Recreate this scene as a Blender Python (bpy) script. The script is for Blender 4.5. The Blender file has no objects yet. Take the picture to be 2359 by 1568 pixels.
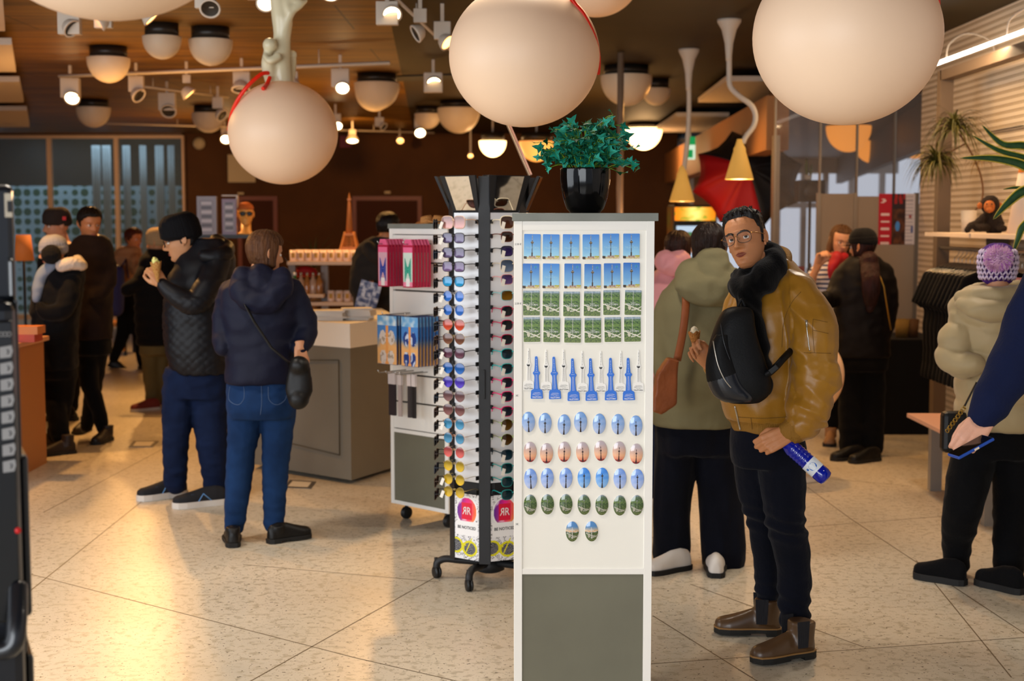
import bpy, bmesh, math, random
from mathutils import Vector, Matrix, noise, Euler
R = math.radians; PI = math.pi
V = Vector
# ------------------------------------------------------------------ camera, world, light, exposure
W, H, F = 2359, 1568, 3276.0
HORIZON, EYE = 508.0, 1.65
sc = bpy.context.scene
COL = sc.collection
cam_d = bpy.data.cameras.new('camera'); cam = bpy.data.objects.new('camera', cam_d); COL.objects.link(cam)
cam_d.lens = 50.0; cam_d.sensor_width = 36.0
PITCH = math.atan((H / 2 - HORIZON) / F)
cam.location = (0, 0, EYE); cam.rotation_euler = (R(90) - PITCH, 0, 0)
cam_d.dof.use_dof = True; cam_d.dof.focus_distance = 4.75; cam_d.dof.aperture_fstop = 3.6
sc.camera = cam
sc.view_settings.view_transform = 'Standard'; sc.view_settings.look = 'None'
sc.view_settings.gamma = 1.0; sc.view_settings.use_curve_mapping = False
sc.view_settings.exposure = 0.0
try:
    cy = sc.cycles
    cy.use_denoising = True; cy.denoiser = 'OPENIMAGEDENOISE'
    cy.max_bounces = 6; cy.diffuse_bounces = 3; cy.glossy_bounces = 3; cy.transmission_bounces = 4; cy.transparent_max_bounces = 8
    cy.caustics_reflective = False; cy.caustics_refractive = False; cy.sample_clamp_indirect = 4.0
except Exception: pass
world = bpy.data.worlds.new('daylight'); sc.world = world; world.use_nodes = True
bg = world.node_tree.nodes['Background']; bg.inputs[0].default_value = (0.80, 0.86, 1.0, 1); bg.inputs[1].default_value = 0.66

def area(name, loc, aim, sx, sy, power, color, spread=180):
    l = bpy.data.lights.new(name, 'AREA'); l.shape = 'RECTANGLE'; l.size = sx; l.size_y = sy; l.energy = power; l.color = color
    l.spread = R(spread)
    o = bpy.data.objects.new(name, l); COL.objects.link(o); o.location = loc
    o.rotation_euler = (V(aim) - V(loc)).to_track_quat('-Z', 'Y').to_euler(); return o
def point(name, loc, power, color, r=.08):
    l = bpy.data.lights.new(name, 'POINT'); l.energy = power; l.color = color; l.shadow_soft_size = r
    o = bpy.data.objects.new(name, l); COL.objects.link(o); o.location = loc; return o
def spot(name, loc, aim, power, color, ang=70, r=.06):
    l = bpy.data.lights.new(name, 'SPOT'); l.energy = power; l.color = color; l.shadow_soft_size = r; l.spot_size = R(ang); l.spot_blend = .7
    o = bpy.data.objects.new(name, l); COL.objects.link(o); o.location = loc
    o.rotation_euler = (V(aim) - V(loc)).to_track_quat('-Z', 'Y').to_euler(); return o
WARM = (1.0, .50, .15); WARM2 = (1.0, .58, .26); COOL = (.90, .95, 1.0)
# daylight through the big shop windows behind and beside the camera
area('daylight_front_window', (-2.6, -2.6, 1.8), (.3, 5.2, .7), 5.0, 2.4, 195, COOL, 140)
area('daylight_side_window', (-5.6, 3.2, 1.8), (.2, 5.8, .9), 4.5, 2.4, 130, COOL, 150)
area('daylight_right_window', (4.6, -1.5, 2.0), (1.5, 5.5, .6), 3.0, 2.0, 22, (1, .93, .86), 150)
# added neutral-warm fill spots, out of view, brightening the near floor
for x, y, p in [(1.9, 7.0, 95), (.1, 5.9, 85), (-2.4, 6.4, 150), (-1.0, 3.9, 130), (2.6, 3.4, 75), (-2.9, 4.2, 110)]:
    spot('ceiling_spot_glow', (x, y, 3.0), (x - .3, y - .3, 0), p, (1, .87, .71), 125, .14)
# warm ceiling spots of the shop
for i, (x, y, p) in enumerate([(-3.6, 9.5, 150), (-3.5, 13.0, 170), (-1.1, 12.4, 90), (-4.5, 17.5, 120), (-1.0, 18, 80), (1.4, 13.5, 60), (1.2, 20, 50)]):
    spot('ceiling_spot_glow', (x, y, 2.92), (x + .4, y - 1.2, 0), p * 1.5, WARM, 130)
spot('ceiling_spot_glow', (-6.0, 20.8, 2.9), (-6.6, 24, .9), 90, WARM2, 100); spot('ceiling_spot_glow', (-2.2, 20.0, 2.9), (-2.0, 24, 1.2), 110, WARM, 120)  # two added fill spots brighten the left windows and the dark back wall
spot('right_hall_glow', (2.0, 9.3, 2.95), (1.9, 8.6, 0), 110, WARM, 120)
area('led_wall_wash', (2.85, 9.0, 2.72), (3.35, 9.3, 1.5), 3.2, .05, 34, (1, .68, .38))
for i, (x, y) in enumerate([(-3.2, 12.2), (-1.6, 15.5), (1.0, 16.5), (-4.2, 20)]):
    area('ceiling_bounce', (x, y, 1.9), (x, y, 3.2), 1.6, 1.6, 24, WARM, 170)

# ------------------------------------------------------------------ pixel -> world
_sp, _cp = math.sin(PITCH), math.cos(PITCH)
def ray(px, py):
    u = (px - W / 2) / F; v = (H / 2 - py) / F
    return V((u, _cp + v * _sp, -_sp + v * _cp))
def at(px, py, Y):
    d = ray(px, py); t = Y / d.y; return V((d.x * t, Y, EYE + d.z * t))
def atz(px, py, z):
    d = ray(px, py); t = (z - EYE) / d.z; return V((d.x * t, d.y * t, z))
def m_px(n, Y): return n * Y / F          # n pixels at distance Y, in metres

# ------------------------------------------------------------------ materials
def lin(c):
    if isinstance(c, str):
        c = [int(c[i:i + 2], 16) / 255 for i in (0, 2, 4)]
        c = [x / 12.92 if x <= .04045 else ((x + .055) / 1.055) ** 2.4 for x in c]
    return (c[0], c[1], c[2], 1)
_mats = {}
def mat(name, color='808080', rough=.6, metal=0, em=0, emc=None, noise_s=0, noise_c=None, noise_f=.5, bump=0, bump_s=40, sheen=0, coat=0, trans=0, alpha=1, ior=1.45, sub=0, spec=.5, sample=True, stretch=None):
    if name in _mats: return _mats[name]
    m = bpy.data.materials.new(name); m.use_nodes = True; _mats[name] = m
    nt = m.node_tree; b = nt.nodes['Principled BSDF']; I = b.inputs
    I['Base Color'].default_value = lin(color); I['Roughness'].default_value = rough; I['Metallic'].default_value = metal
    I['IOR'].default_value = ior; I['Specular IOR Level'].default_value = spec
    if sheen: I['Sheen Weight'].default_value = sheen
    if coat: I['Coat Weight'].default_value = coat
    if trans: I['Transmission Weight'].default_value = trans
    if alpha < 1: I['Alpha'].default_value = alpha
    if sub: I['Subsurface Weight'].default_value = sub; I['Subsurface Radius'].default_value = (.02, .008, .004); I['Subsurface Scale'].default_value = .3
    if em: I['Emission Color'].default_value = lin(emc or color); I['Emission Strength'].default_value = em
    if em and not sample:
        try: m.cycles.emission_sampling = 'NONE'
        except Exception: pass
    if noise_s or bump:
        tc = nt.nodes.new('ShaderNodeTexCoord'); mp = nt.nodes.new('ShaderNodeMapping')
        nt.links.new(tc.outputs['Object'], mp.inputs['Vector'])
        if stretch: mp.inputs['Scale'].default_value = stretch
    if noise_s:
        n = nt.nodes.new('ShaderNodeTexNoise'); n.inputs['Scale'].default_value = noise_s; n.inputs['Detail'].default_value = 5
        mx = nt.nodes.new('ShaderNodeMix'); mx.data_type = 'RGBA'
        rp = nt.nodes.new('ShaderNodeValToRGB'); rp.color_ramp.elements[0].position = .5 - noise_f * .5; rp.color_ramp.elements[1].position = .5 + noise_f * .5
        nt.links.new(mp.outputs[0], n.inputs['Vector']); nt.links.new(n.outputs[0], rp.inputs[0]); nt.links.new(rp.outputs[0], mx.inputs[0])
        mx.inputs[6].default_value = lin(color); mx.inputs[7].default_value = lin(noise_c or color); nt.links.new(mx.outputs[2], I['Base Color'])
    if bump:
        n = nt.nodes.new('ShaderNodeTexNoise'); n.inputs['Scale'].default_value = bump_s; n.inputs['Detail'].default_value = 4
        bp = nt.nodes.new('ShaderNodeBump'); bp.inputs['Strength'].default_value = min(1, bump); bp.inputs['Distance'].default_value = .01 * max(1, bump)
        nt.links.new(mp.outputs[0], n.inputs['Vector']); nt.links.new(n.outputs[0], bp.inputs['Height']); nt.links.new(bp.outputs[0], I['Normal'])
    return m
def print_mat(rough=.35, name='printed_surface', coat=0):
    if name in _mats: return _mats[name]
    m = mat(name, 'ffffff', rough, coat=coat); nt = m.node_tree
    a = nt.nodes.new('ShaderNodeVertexColor'); a.layer_name = 'ink'; nt.links.new(a.outputs[0], nt.nodes['Principled BSDF'].inputs['Base Color']); return m

# ------------------------------------------------------------------ mesh builder
class MB:
    def __init__(s): s.v = []; s.f = []; s.m = []; s.s = []; s.c = []
    def add(s, vs, fs, mat=0, smooth=False, M=None, cols=None):
        k = len(s.v)
        s.v += [(M @ V(p)) if M else V(p) for p in vs]
        for i, f in enumerate(fs):
            s.f.append([k + q for q in f]); s.m.append(mat); s.s.append(smooth); s.c.append(cols[i] if cols else None)
        return s
    def box(s, lo, hi, mat=0, M=None):
        x0, y0, z0 = lo; x1, y1, z1 = hi
        vs = [(x0, y0, z0), (x1, y0, z0), (x1, y1, z0), (x0, y1, z0), (x0, y0, z1), (x1, y0, z1), (x1, y1, z1), (x0, y1, z1)]
        return s.add(vs, [(0, 3, 2, 1), (4, 5, 6, 7), (0, 1, 5, 4), (1, 2, 6, 5), (2, 3, 7, 6), (3, 0, 4, 7)], mat, False, M)
    def cbox(s, c, size, mat=0, M=None):
        c = V(c); h = V(size) / 2; return s.box(c - h, c + h, mat, M)
    def rings(s, rs, mat=0, smooth=True, cap=True, M=None, closed=True):
        n = len(rs[0]); vs = [p for r in rs for p in r]; fs = []
        for i in range(len(rs) - 1):
            for j in range(n if closed else n - 1):
                a = i * n + j; b = i * n + (j + 1) % n; fs.append((a, b, b + n, a + n))
        if cap: fs.append(tuple(range(n - 1, -1, -1))); fs.append(tuple(range((len(rs) - 1) * n, len(rs) * n)))
        return s.add(vs, fs, mat, smooth, M)
    def lathe(s, prof, n=32, mat=0, M=None, smooth=True, cap=True, flute=None):
        rs = []
        for r, z in prof:
            rs.append([(r * math.cos(2 * PI * k / n) * (1 + (flute(k / n, z) if flute else 0)), r * math.sin(2 * PI * k / n) * (1 + (flute(k / n, z) if flute else 0)), z) for k in range(n)])
        return s.rings(rs, mat, smooth, cap, M)
    def tube(s, pts, r, n=10, mat=0, M=None, cap=True, smooth=True, sq=None):
        pts = [V(p) for p in pts]; rr = r if isinstance(r, (list, tuple)) else [r] * len(pts); rs = []
        up = None
        for i, p in enumerate(pts):
            t = (pts[min(i + 1, len(pts) - 1)] - pts[max(i - 1, 0)])
            t = t.normalized() if t.length > 1e-9 else V((0, 0, 1))
            if up is None:
                up = V((0, 0, 1)) if abs(t.z) < .9 else V((0, 1, 0))
            a = up.cross(t); a = a.normalized() if a.length > 1e-6 else V((1, 0, 0)); b = t.cross(a).normalized(); up = b
            rs.append([p + a * (rr[i] * math.cos(2 * PI * k / n)) + b * (rr[i] * math.sin(2 * PI * k / n) * (sq or 1)) for k in range(n)])
        return s.rings(rs, mat, smooth, cap, M)
    def ball(s, c, r, mat=0, M=None, nu=16, nv=10, rot=None):
        r = (r, r, r) if not isinstance(r, (list, tuple)) else r
        c = V(c); rs = []; vs = []; fs = []
        for i in range(1, nv):
            a = PI * i / nv
            for k in range(nu):
                p = V((r[0] * math.sin(a) * math.cos(2 * PI * k / nu), r[1] * math.sin(a) * math.sin(2 * PI * k / nu), r[2] * math.cos(a)))
                vs.append(c + (rot @ p if rot else p))
        t = V((0, 0, r[2])); t = rot @ t if rot else t
        vs += [c + t, c - t]; T = len(vs) - 2
        for i in range(nv - 2):
            for k in range(nu):
                a = i * nu + k; b = i * nu + (k + 1) % nu; fs.append((a, a + nu, b + nu, b))
        for k in range(nu):
            fs.append((T, k, (k + 1) % nu)); a = (nv - 2) * nu; fs.append((T + 1, a + (k + 1) % nu, a + k))
        return s.add(vs, fs, mat, True, M)
    def prism(s, poly, z0, z1, mat=0, M=None, smooth=False):
        n = len(poly); vs = [(x, y, z0) for x, y in poly] + [(x, y, z1) for x, y in poly]
        fs = [tuple(range(n - 1, -1, -1)), tuple(range(n, 2 * n))] + [(i, (i + 1) % n, n + (i + 1) % n, n + i) for i in range(n)]
        return s.add(vs, fs, mat, smooth, M)
    def grid(s, w, h, nx, ny, fn, mat=0, M=None, shape=None, bulge=0):
        # printed sheet in the local XZ plane facing -Y, fn(u,v)->hex/rgb (u right, v up)
        vs = []; fs = []; cs = []
        for j in range(ny + 1):
            for i in range(nx + 1):
                u = i / nx; v = j / ny
                vs.append(((u - .5) * w, -bulge * max(0, 1 - (2 * u - 1) ** 2 - (2 * v - 1) ** 2), (v - .5) * h))
        for j in range(ny):
            for i in range(nx):
                u = (i + .5) / nx; v = (j + .5) / ny
                if shape and not shape(u, v): continue
                a = j * (nx + 1) + i; fs.append((a, a + 1, a + nx + 2, a + nx + 1)); cs.append(lin(fn(u, v)))
        return s.add(vs, fs, mat, bulge > 0, M, cs)
    def mesh(s, name):
        me = bpy.data.meshes.new(name); me.from_pydata([tuple(p) for p in s.v], [], s.f); 
        me.polygons.foreach_set('material_index', s.m); me.polygons.foreach_set('use_smooth', s.s)
        if any(c is not None for c in s.c):
            ca = me.color_attributes.new('ink', 'FLOAT_COLOR', 'CORNER'); k = 0; arr = []
            for f, c in zip(s.f, s.c): arr += list(c or (1, 1, 1, 1)) * len(f)
            ca.data.foreach_set('color', arr)
        me.update(); return me
    def build(s, name, mats, parent=None, bevel=0, solid=0, sub=0, recenter=False, loc=None):
        me = s.mesh(name); o = bpy.data.objects.new(name, me); COL.objects.link(o)
        for m in (mats if isinstance(mats, (list, tuple)) else [mats]): me.materials.append(m)
        if solid: q = o.modifiers.new('s', 'SOLIDIFY'); q.thickness = solid; q.offset = 0
        if bevel: q = o.modifiers.new('b', 'BEVEL'); q.width = bevel; q.segments = 2; q.limit_method = 'ANGLE'; q.angle_limit = R(40)
        if sub: q = o.modifiers.new('u', 'SUBSURF'); q.levels = sub; q.render_levels = sub
        if parent: o.parent = parent
        if loc is not None: o.location = loc
        return o
    def fused(s, name, mats, parent=None, voxel=.01, smooth=6, disp=None, vcol=None, extra=None, matfn=None):
        # one continuous skin over all shapes collected so far
        me = s.mesh(name); o = bpy.data.objects.new(name, me); COL.objects.link(o)
        r = o.modifiers.new('r', 'REMESH'); r.mode = 'VOXEL'; r.voxel_size = voxel; r.use_smooth_shade = True
        if smooth: q = o.modifiers.new('s', 'SMOOTH'); q.factor = .5; q.iterations = smooth
        dg = bpy.context.evaluated_depsgraph_get(); dg.update()
        new = bpy.data.meshes.new_from_object(o.evaluated_get(dg)); o.modifiers.clear(); o.data = new; new.name = name; bpy.data.meshes.remove(me)
        if disp:
            new.update(); ns = [v.normal.copy() for v in new.vertices]
            for v, n in zip(new.vertices, ns): v.co = v.co + n * disp(v.co)
        new.materials.clear()
        if extra:
            bm = bmesh.new(); bm.from_mesh(new)
            em = extra.mesh('x'); bm.from_mesh(em); bm.to_mesh(new); bm.free(); bpy.data.meshes.remove(em)
        for m in (mats if isinstance(mats, (list, tuple)) else [mats]): new.materials.append(m)
        if matfn:
            for f in new.polygons: f.material_index = matfn(f.center, f.normal)
        new.polygons.foreach_set('use_smooth', [True] * len(new.polygons)); new.update()
        if parent: o.parent = parent
        return o

def tag(o, label=None, cat=None, group=None, kind=None):
    if label: o['label'] = label
    if cat: o['category'] = cat
    if group: o['group'] = group
    if kind: o['kind'] = kind
    return o
def thing(name, label, cat, loc=(0, 0, 0), rz=0, group=None):
    o = bpy.data.objects.new(name, None); COL.objects.link(o); o.empty_display_size = .1
    o.location = loc; o.rotation_euler = (0, 0, rz) if not isinstance(rz, tuple) else rz
    return tag(o, label, cat, group)
def struct(o): o['kind'] = 'structure'; return o
def dup(root, label=None, loc=None, rot=None, scale=None, group=None, swap=None):
    def cp(o, par):
        c = o.copy(); COL.objects.link(c)
        if par: c.parent = par
        if swap and o.type == 'MESH' and o.name.split('.')[0] in swap: c.data = swap[o.name.split('.')[0]]
        for ch in list(o.children): cp(ch, c)
        return c
    c = cp(root, None)
    if label: c['label'] = label
    if group: c['group'] = group
    if loc is not None: c.location = loc
    if rot is not None: c.rotation_euler = rot
    if scale is not None: c.scale = (scale,) * 3 if isinstance(scale, (int, float)) else scale
    return c
_txt = {}
def text_geo(s, size=.1, bold=0):
    key = (s, bold)
    if key not in _txt:
        cu = bpy.data.curves.new('t', 'FONT'); cu.body = s; cu.size = 1; cu.align_x = 'CENTER'; cu.align_y = 'CENTER'; cu.resolution_u = 2; cu.offset = bold
        o = bpy.data.objects.new('t', cu); COL.objects.link(o)
        dg = bpy.context.evaluated_depsgraph_get(); dg.update(); me = bpy.data.meshes.new_from_object(o.evaluated_get(dg))
        _txt[key] = ([tuple(v.co) for v in me.vertices], [tuple(p.vertices) for p in me.polygons])
        bpy.data.objects.remove(o); bpy.data.curves.remove(cu); bpy.data.meshes.remove(me)
    vs, fs = _txt[key]
    return [(x * size, 0, y * size) for x, y, z in vs], fs     # in XZ, facing -Y
def put_text(mb, s, size, at_=(0, 0, 0), mat=0, M=None, bold=0, sx=1, color=None, th=0):
    vs, fs = text_geo(s, size, bold); T = Matrix.Translation(V(at_))
    mb.add([T @ V((x * sx, y, z)) for x, y, z in vs], fs, mat, False, M, [lin(color)] * len(fs) if color else None)
    if th: mb.add([T @ V((x * sx, y - th, z)) for x, y, z in vs], fs, mat, False, M, [lin(color)] * len(fs) if color else None)
def roundrect(w, h, r, n=5):
    out = []
    for cx, cz, a0 in ((w / 2 - r, -h / 2 + r, -90), (w / 2 - r, h / 2 - r, 0), (-w / 2 + r, h / 2 - r, 90), (-w / 2 + r, -h / 2 + r, 180)):
        for k in range(n + 1):
            a = R(a0 + 90 * k / n); out.append((cx + r * math.cos(a), cz + r * math.sin(a)))
    return out
def plateM(x=0, y=0, z=0): return Matrix.Translation((x, y, z)) @ Matrix.Rotation(R(90), 4, 'X')   # prism (x,y,thick) -> stands in XZ
def rnd(*k):
    return (math.sin(sum(x * w for x, w in zip(k, (127.1, 311.7, 74.7))) + 1.3) * 43758.5453) % 1
def nz(p, s=1, q=(0, 0, 0)): return noise.noise(V((p[0] * s + q[0], p[1] * s + q[1], p[2] * s + q[2])))
def smooth(a, b, x):
    t = max(0, min(1, (x - a) / (b - a))); return t * t * (3 - 2 * t)
def spline(pts, n=6):
    # Catmull-Rom through tuples of any length
    out = []; P = [pts[0]] + list(pts) + [pts[-1]]
    for i in range(1, len(P) - 2):
        for k in range(n):
            t = k / n; out.append(tuple(.5 * (2 * b + (c - a) * t + (2 * a - 5 * b + 4 * c - d) * t * t + (3 * b - a - 3 * c + d) * t ** 3) for a, b, c, d in zip(P[i - 1], P[i], P[i + 1], P[i + 2])))
    out.append(tuple(pts[-1])); return out
# ================================================================== THE ROOM
def floor_mat():
    m = mat('terrazzo', 'd6cdbd', .32); nt = m.node_tree; L = nt.links.new; b = nt.nodes['Principled BSDF']
    tc = nt.nodes.new('ShaderNodeTexCoord')
    def nn(scale, lo, hi, det=2):
        n = nt.nodes.new('ShaderNodeTexNoise'); n.inputs['Scale'].default_value = scale; n.inputs['Detail'].default_value = det
        r = nt.nodes.new('ShaderNodeValToRGB'); r.color_ramp.elements[0].position = lo; r.color_ramp.elements[1].position = hi
        L(tc.outputs['Object'], n.inputs['Vector']); L(n.outputs[0], r.inputs[0]); return r.outputs[0]
    def mix(f, a, c2):
        x = nt.nodes.new('ShaderNodeMix'); x.data_type = 'RGBA'; L(f, x.inputs[0])
        if isinstance(a, tuple): x.inputs[6].default_value = a
        else: L(a, x.inputs[6])
        x.inputs[7].default_value = c2; return x.outputs[2]
    c = mix(nn(1.1, .35, .7), lin('d3c8b4'), lin('c2b8a6'))
    c = mix(nn(26, .52, .66), c, lin('b3a892'))
    c = mix(nn(58, .655, .69), c, lin('5c5140'))
    c = mix(nn(95, .66, .70), c, lin('82745e'))
    L(c, b.inputs['Base Color']); return m
mt_floor = floor_mat(); mt_joint = mat('floor_joint', '6e5f4a', .5)
fb = MB(); fb.box((-9, -5, -.1), (9, 26.2, 0))
for p, q in [((1504, 1418), (1760, 1578)), ((1480, 1530), (2400, 1465)), ((1960, 1195), (2400, 1485)), ((1860, 1122), (1960, 1195)), ((1590, 1345), (1990, 1490)), ((1860, 1213), (2290, 1180)), ((70, 1360), (360, 1128)),
             ((560, 1578), (1010, 1325)), ((70, 1322), (820, 1515)), ((820, 1515), (1190, 1600)), ((560, 1300), (1010, 1340)), ((2110, 1290), (2330, 1560)), ((100, 1180), (420, 1010)), ((1500, 1065), (2100, 1120))]:
    a = atz(*p, 0); b = atz(*q, 0); d = (b - a).normalized(); n = V((-d.y, d.x, 0)) * .0028; u = V((0, 0, .0006))
    fb.add([a - n + u, b - n + u, b + n + u, a + n + u], [(0, 1, 2, 3)], 1)
struct(fb.build('floor', [mt_floor, mt_joint]))
# ceiling: varnished plywood field on the left, dark painted field on the right
def wood_mat():
    m = mat('ceiling_plywood', '7a4b20', .5, spec=.25); nt = m.node_tree; L = nt.links.new; b = nt.nodes['Principled BSDF']
    tc = nt.nodes.new('ShaderNodeTexCoord'); mp = nt.nodes.new('ShaderNodeMapping'); mp.inputs['Scale'].default_value = (.35, 3.2, 1); L(tc.outputs['Object'], mp.inputs[0])
    n = nt.nodes.new('ShaderNodeTexNoise'); n.inputs['Scale'].default_value = 3; n.inputs['Detail'].default_value = 6; L(mp.outputs[0], n.inputs['Vector'])
    r = nt.nodes.new('ShaderNodeValToRGB'); r.color_ramp.elements[0].position = .35; r.color_ramp.elements[1].position = .7
    r.color_ramp.elements[0].color = lin('5c3c10'); r.color_ramp.elements[1].color = lin('8c641e'); L(n.outputs[0], r.inputs[0])
    w = nt.nodes.new('ShaderNodeTexBrick'); w.inputs['Scale'].default_value = 1; w.inputs['Brick Width'].default_value = 2.4; w.inputs['Row Height'].default_value = 1.22; w.inputs['Mortar Size'].default_value = .008
    w.inputs['Color1'].default_value = (1, 1, 1, 1); w.inputs['Color2'].default_value = (.82, .82, .82, 1); w.inputs['Mortar'].default_value = (.25, .2, .15, 1); L(tc.outputs['Object'], w.inputs['Vector'])
    x = nt.nodes.new('ShaderNodeMix'); x.data_type = 'RGBA'; x.blend_type = 'MULTIPLY'; x.inputs[0].default_value = 1; L(r.outputs[0], x.inputs[6]); L(w.outputs[0], x.inputs[7]); L(x.outputs[2], b.inputs['Base Color'])
    return m
mt_wood = wood_mat()
mt_olive = mat('ceiling_olive_paint', '3a2d12', .6, spec=.2, noise_s=2, noise_c='30260f')
mt_dark = mat('wall_dark_brown', '4a2d16', .7, noise_s=1.5, noise_c='5a3819', spec=.2)
cb = MB(); xa = lambda y: -.30 - .0557 * y
cb.prism([(-9, -2), (xa(-2), -2), (xa(24.4), 24.4), (-9, 24.4)], 3.1, 3.2, 0); cb.prism([(xa(-2), -2), (9, -2), (9, 26.4), (xa(24.4), 26.4), (xa(24.4), 24.4)], 3.1, 3.2, 1)
struct(cb.build('ceiling', [mt_wood, mt_olive]))
def wall(name, lo, hi, m, bevel=0): return struct(MB().box(lo, hi).build(name, m, bevel=bevel))
xb0, xb1 = at(425, 400, 24).x, at(1560, 400, 24).x
wall('wall_back', (xb0, 24, 0), (xb1, 24.2, 3.1), mt_dark)
wall('wall_left', (-9, 6, 0), (-8.9, 24.2, 3.1), mat('wall_side_paint', '8a6a48', .7))
# doors in the dark back wall
mt_door = mat('door_reddish', '43200c', .6, spec=.15); mt_doorf = mat('door_frame_copper', '7a3d16', .45); mt_plate = mat('cream_plate', 'c9b48c', .6)
for i, (x0, x1) in enumerate([(548, 640), (812, 972)]):
    a = at(x0, 452, 24); b = at(x1, 452, 24)
    t = tag(thing('door_%d' % (i + 1), None, None, ((a.x + b.x) / 2, 23.97, 0)), kind='structure'); w = (b.x - a.x) / 2; h = a.z
    MB().box((-w + .07, -.02, 0), (w - .07, .02, h - .07)).build('door_leaf', mt_door, t)
    MB().box((-w, -.04, 0), (-w + .07, .03, h)).box((w - .07, -.04, 0), (w, .03, h)).box((-w + .07, -.04, h - .07), (w - .07, .03, h)).build('door_frame', mt_doorf, t)
    MB().tube([(w - .16, -.07, 1.02), (w - .28, -.07, 1.02)], .012).tube([(w - .16, -.07, 1.02), (w - .16, -.0, 1.02)], .012).build('handle', mat('steel', 'b0aca6', .3, .9), t)
# glazed corridor on the far left
mt_frame = mat('window_frame_beige', 'dcb896', .5); mt_glass = mat('window_glass', '8fa0a4', .03, alpha=.18, spec=.8)
def win(i, x0, x1):
    y = 23.9; a = at(x0, 312, y); b = at(x1, 312, y); t = tag(thing('window_%d' % i, None, None, ((a.x + b.x) / 2, y, 0)), kind='structure'); w = (b.x - a.x) / 2; h = a.z
    f = MB().box((-w, -.05, 0), (-w + .035, .05, h)).box((w - .035, -.05, 0), (w, .05, h)).box((-w + .035, -.05, h - .05), (w - .035, .05, h)).box((-w + .035, -.05, 0), (w - .035, .05, .08))
    f.build('window_frame', mt_frame, t); MB().box((-w + .035, -.005, .08), (w - .035, .005, h - .05)).build('window_pane', mt_glass, t)
win(1, -60, 113); win(2, 113, 268); win(3, 268, 424)
a = at(-60, 312, 23.95); wall('trim_1', (a.x, 23.85, a.z), (xb0, 24.0, 3.1), mat('lintel_brown', '5d3a1c', .5))
# dotted corridor panel and hanging curtains
def dotted():
    m = mat('dotted_panel', '7f9499', .5); nt = m.node_tree; L = nt.links.new; b = nt.nodes['Principled BSDF']; N = nt.nodes.new
    tc = N('ShaderNodeTexCoord'); sp = N('ShaderNodeSeparateXYZ'); L(tc.outputs['Object'], sp.inputs[0])
    def M_(op, a, b2=None, c=None):
        n = N('ShaderNodeMath'); n.operation = op
        for k, q in enumerate((a, b2, c)):
            if q is None: continue
            if isinstance(q, (int, float)): n.inputs[k].default_value = q
            else: L(q, n.inputs[k])
        return n.outputs[0]
    P = .172
    ux = M_('DIVIDE', sp.outputs[0], P); uz = M_('DIVIDE', sp.outputs[2], P)
    fx = M_('SUBTRACT', M_('FRACT', ux), .5); fz = M_('SUBTRACT', M_('FRACT', uz), .5)
    d = M_('SQRT', M_('ADD', M_('MULTIPLY', fx, fx), M_('MULTIPLY', fz, fz)))
    cx = N('ShaderNodeCombineXYZ'); L(M_('FLOOR', ux), cx.inputs[0]); L(M_('FLOOR', uz), cx.inputs[1])
    wn = N('ShaderNodeTexNoise'); wn.inputs['Scale'].default_value = .45; L(cx.outputs[0], wn.inputs['Vector'])
    rad = M_('MULTIPLY_ADD', wn.outputs[0], .9, -.12)
    k = M_('LESS_THAN', d, rad); x = N('ShaderNodeMix'); x.data_type = 'RGBA'; L(k, x.inputs[0]); x.inputs[6].default_value = lin('7f9aa4'); x.inputs[7].default_value = lin('07402f'); L(x.outputs[2], b.inputs['Base Color']); return m
wall('wall_corridor', (-9.2, 25.6, 0), (xb0 + .4, 25.75, 2.27), dotted())
wall('wall_corridor_top', (-9.2, 25.62, 2.27), (xb0 + .4, 25.78, 3.4), mat('corridor_dark', '090b0c', .8))
wall('wall_corridor_end', (xb0 + .02, 24.2, 0), (xb0 + .1, 25.6, 3.4), mat('corridor_dark', '090b0c', .8))
mt_curt = mat('sheer_curtain', '8d9a9e', .8)
for i, (px, w) in enumerate([(222, 18), (246, 18), (292, 16), (330, 14), (368, 18), (395, 14)]):
    c = at(px, 400, 24.9); r = []
    for z in (.05, 1.2, 2.3, 2.95):
        r.append([(c.x + (q / 16 - .5) * m_px(w, 24.9) * (1 + .1 * math.sin(z * 3)), 24.9 + .03 * math.sin(q * 1.6), z) for q in range(17)])
    o = MB().rings(r, closed=False, cap=False).build('curtain', mt_curt, solid=.004)
    tag(o, 'narrow grey hanging curtain strip behind the glass, %s from the dark wall' % ['sixth', 'fifth', 'fourth', 'third', 'second', 'nearest'][i], 'curtain', 'curtain strips in the glazed corridor')
area('corridor_skylight', (-7.3, 24.8, 3.0), (-7.1, 25.6, 1.0), 3.0, .5, 20, (.6, .82, 1.0), 160)
# white panels hanging under the ceiling
mt_panel = mat('acoustic_panel', 'd8c8b6', .8)
PN = 'white square acoustic panels under the ceiling'
def cpanel(quad, z, lab):
    a, b, c, d = [atz(*q, z) for q in quad]
    o = MB().add([a, b, c, d] + [p + V((0, 0, .05)) for p in (a, b, c, d)], [(0, 1, 2, 3), (7, 6, 5, 4), (0, 4, 5, 1), (1, 5, 6, 2), (2, 6, 7, 3), (3, 7, 4, 0)]).build('ceiling_panel', mt_panel)
    tag(o, lab, 'ceiling panel', PN)
cpanel([(-160, -60), (2, -60), (12, 72), (-160, 72)], 2.95, 'white ceiling panel nearest the camera at the left edge')
cpanel([(-150, 103), (27, 103), (37, 166), (-150, 166)], 2.95, 'white ceiling panel above the left windows, second from the camera')
cpanel([(-140, 188), (45, 188), (55, 236), (-140, 236)], 2.95, 'white ceiling panel above the left windows, third from the camera')
cpanel([(-130, 254), (62, 254), (68, 293), (-130, 293)], 2.95, 'white ceiling panel above the left windows, closest to the glass')
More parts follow.
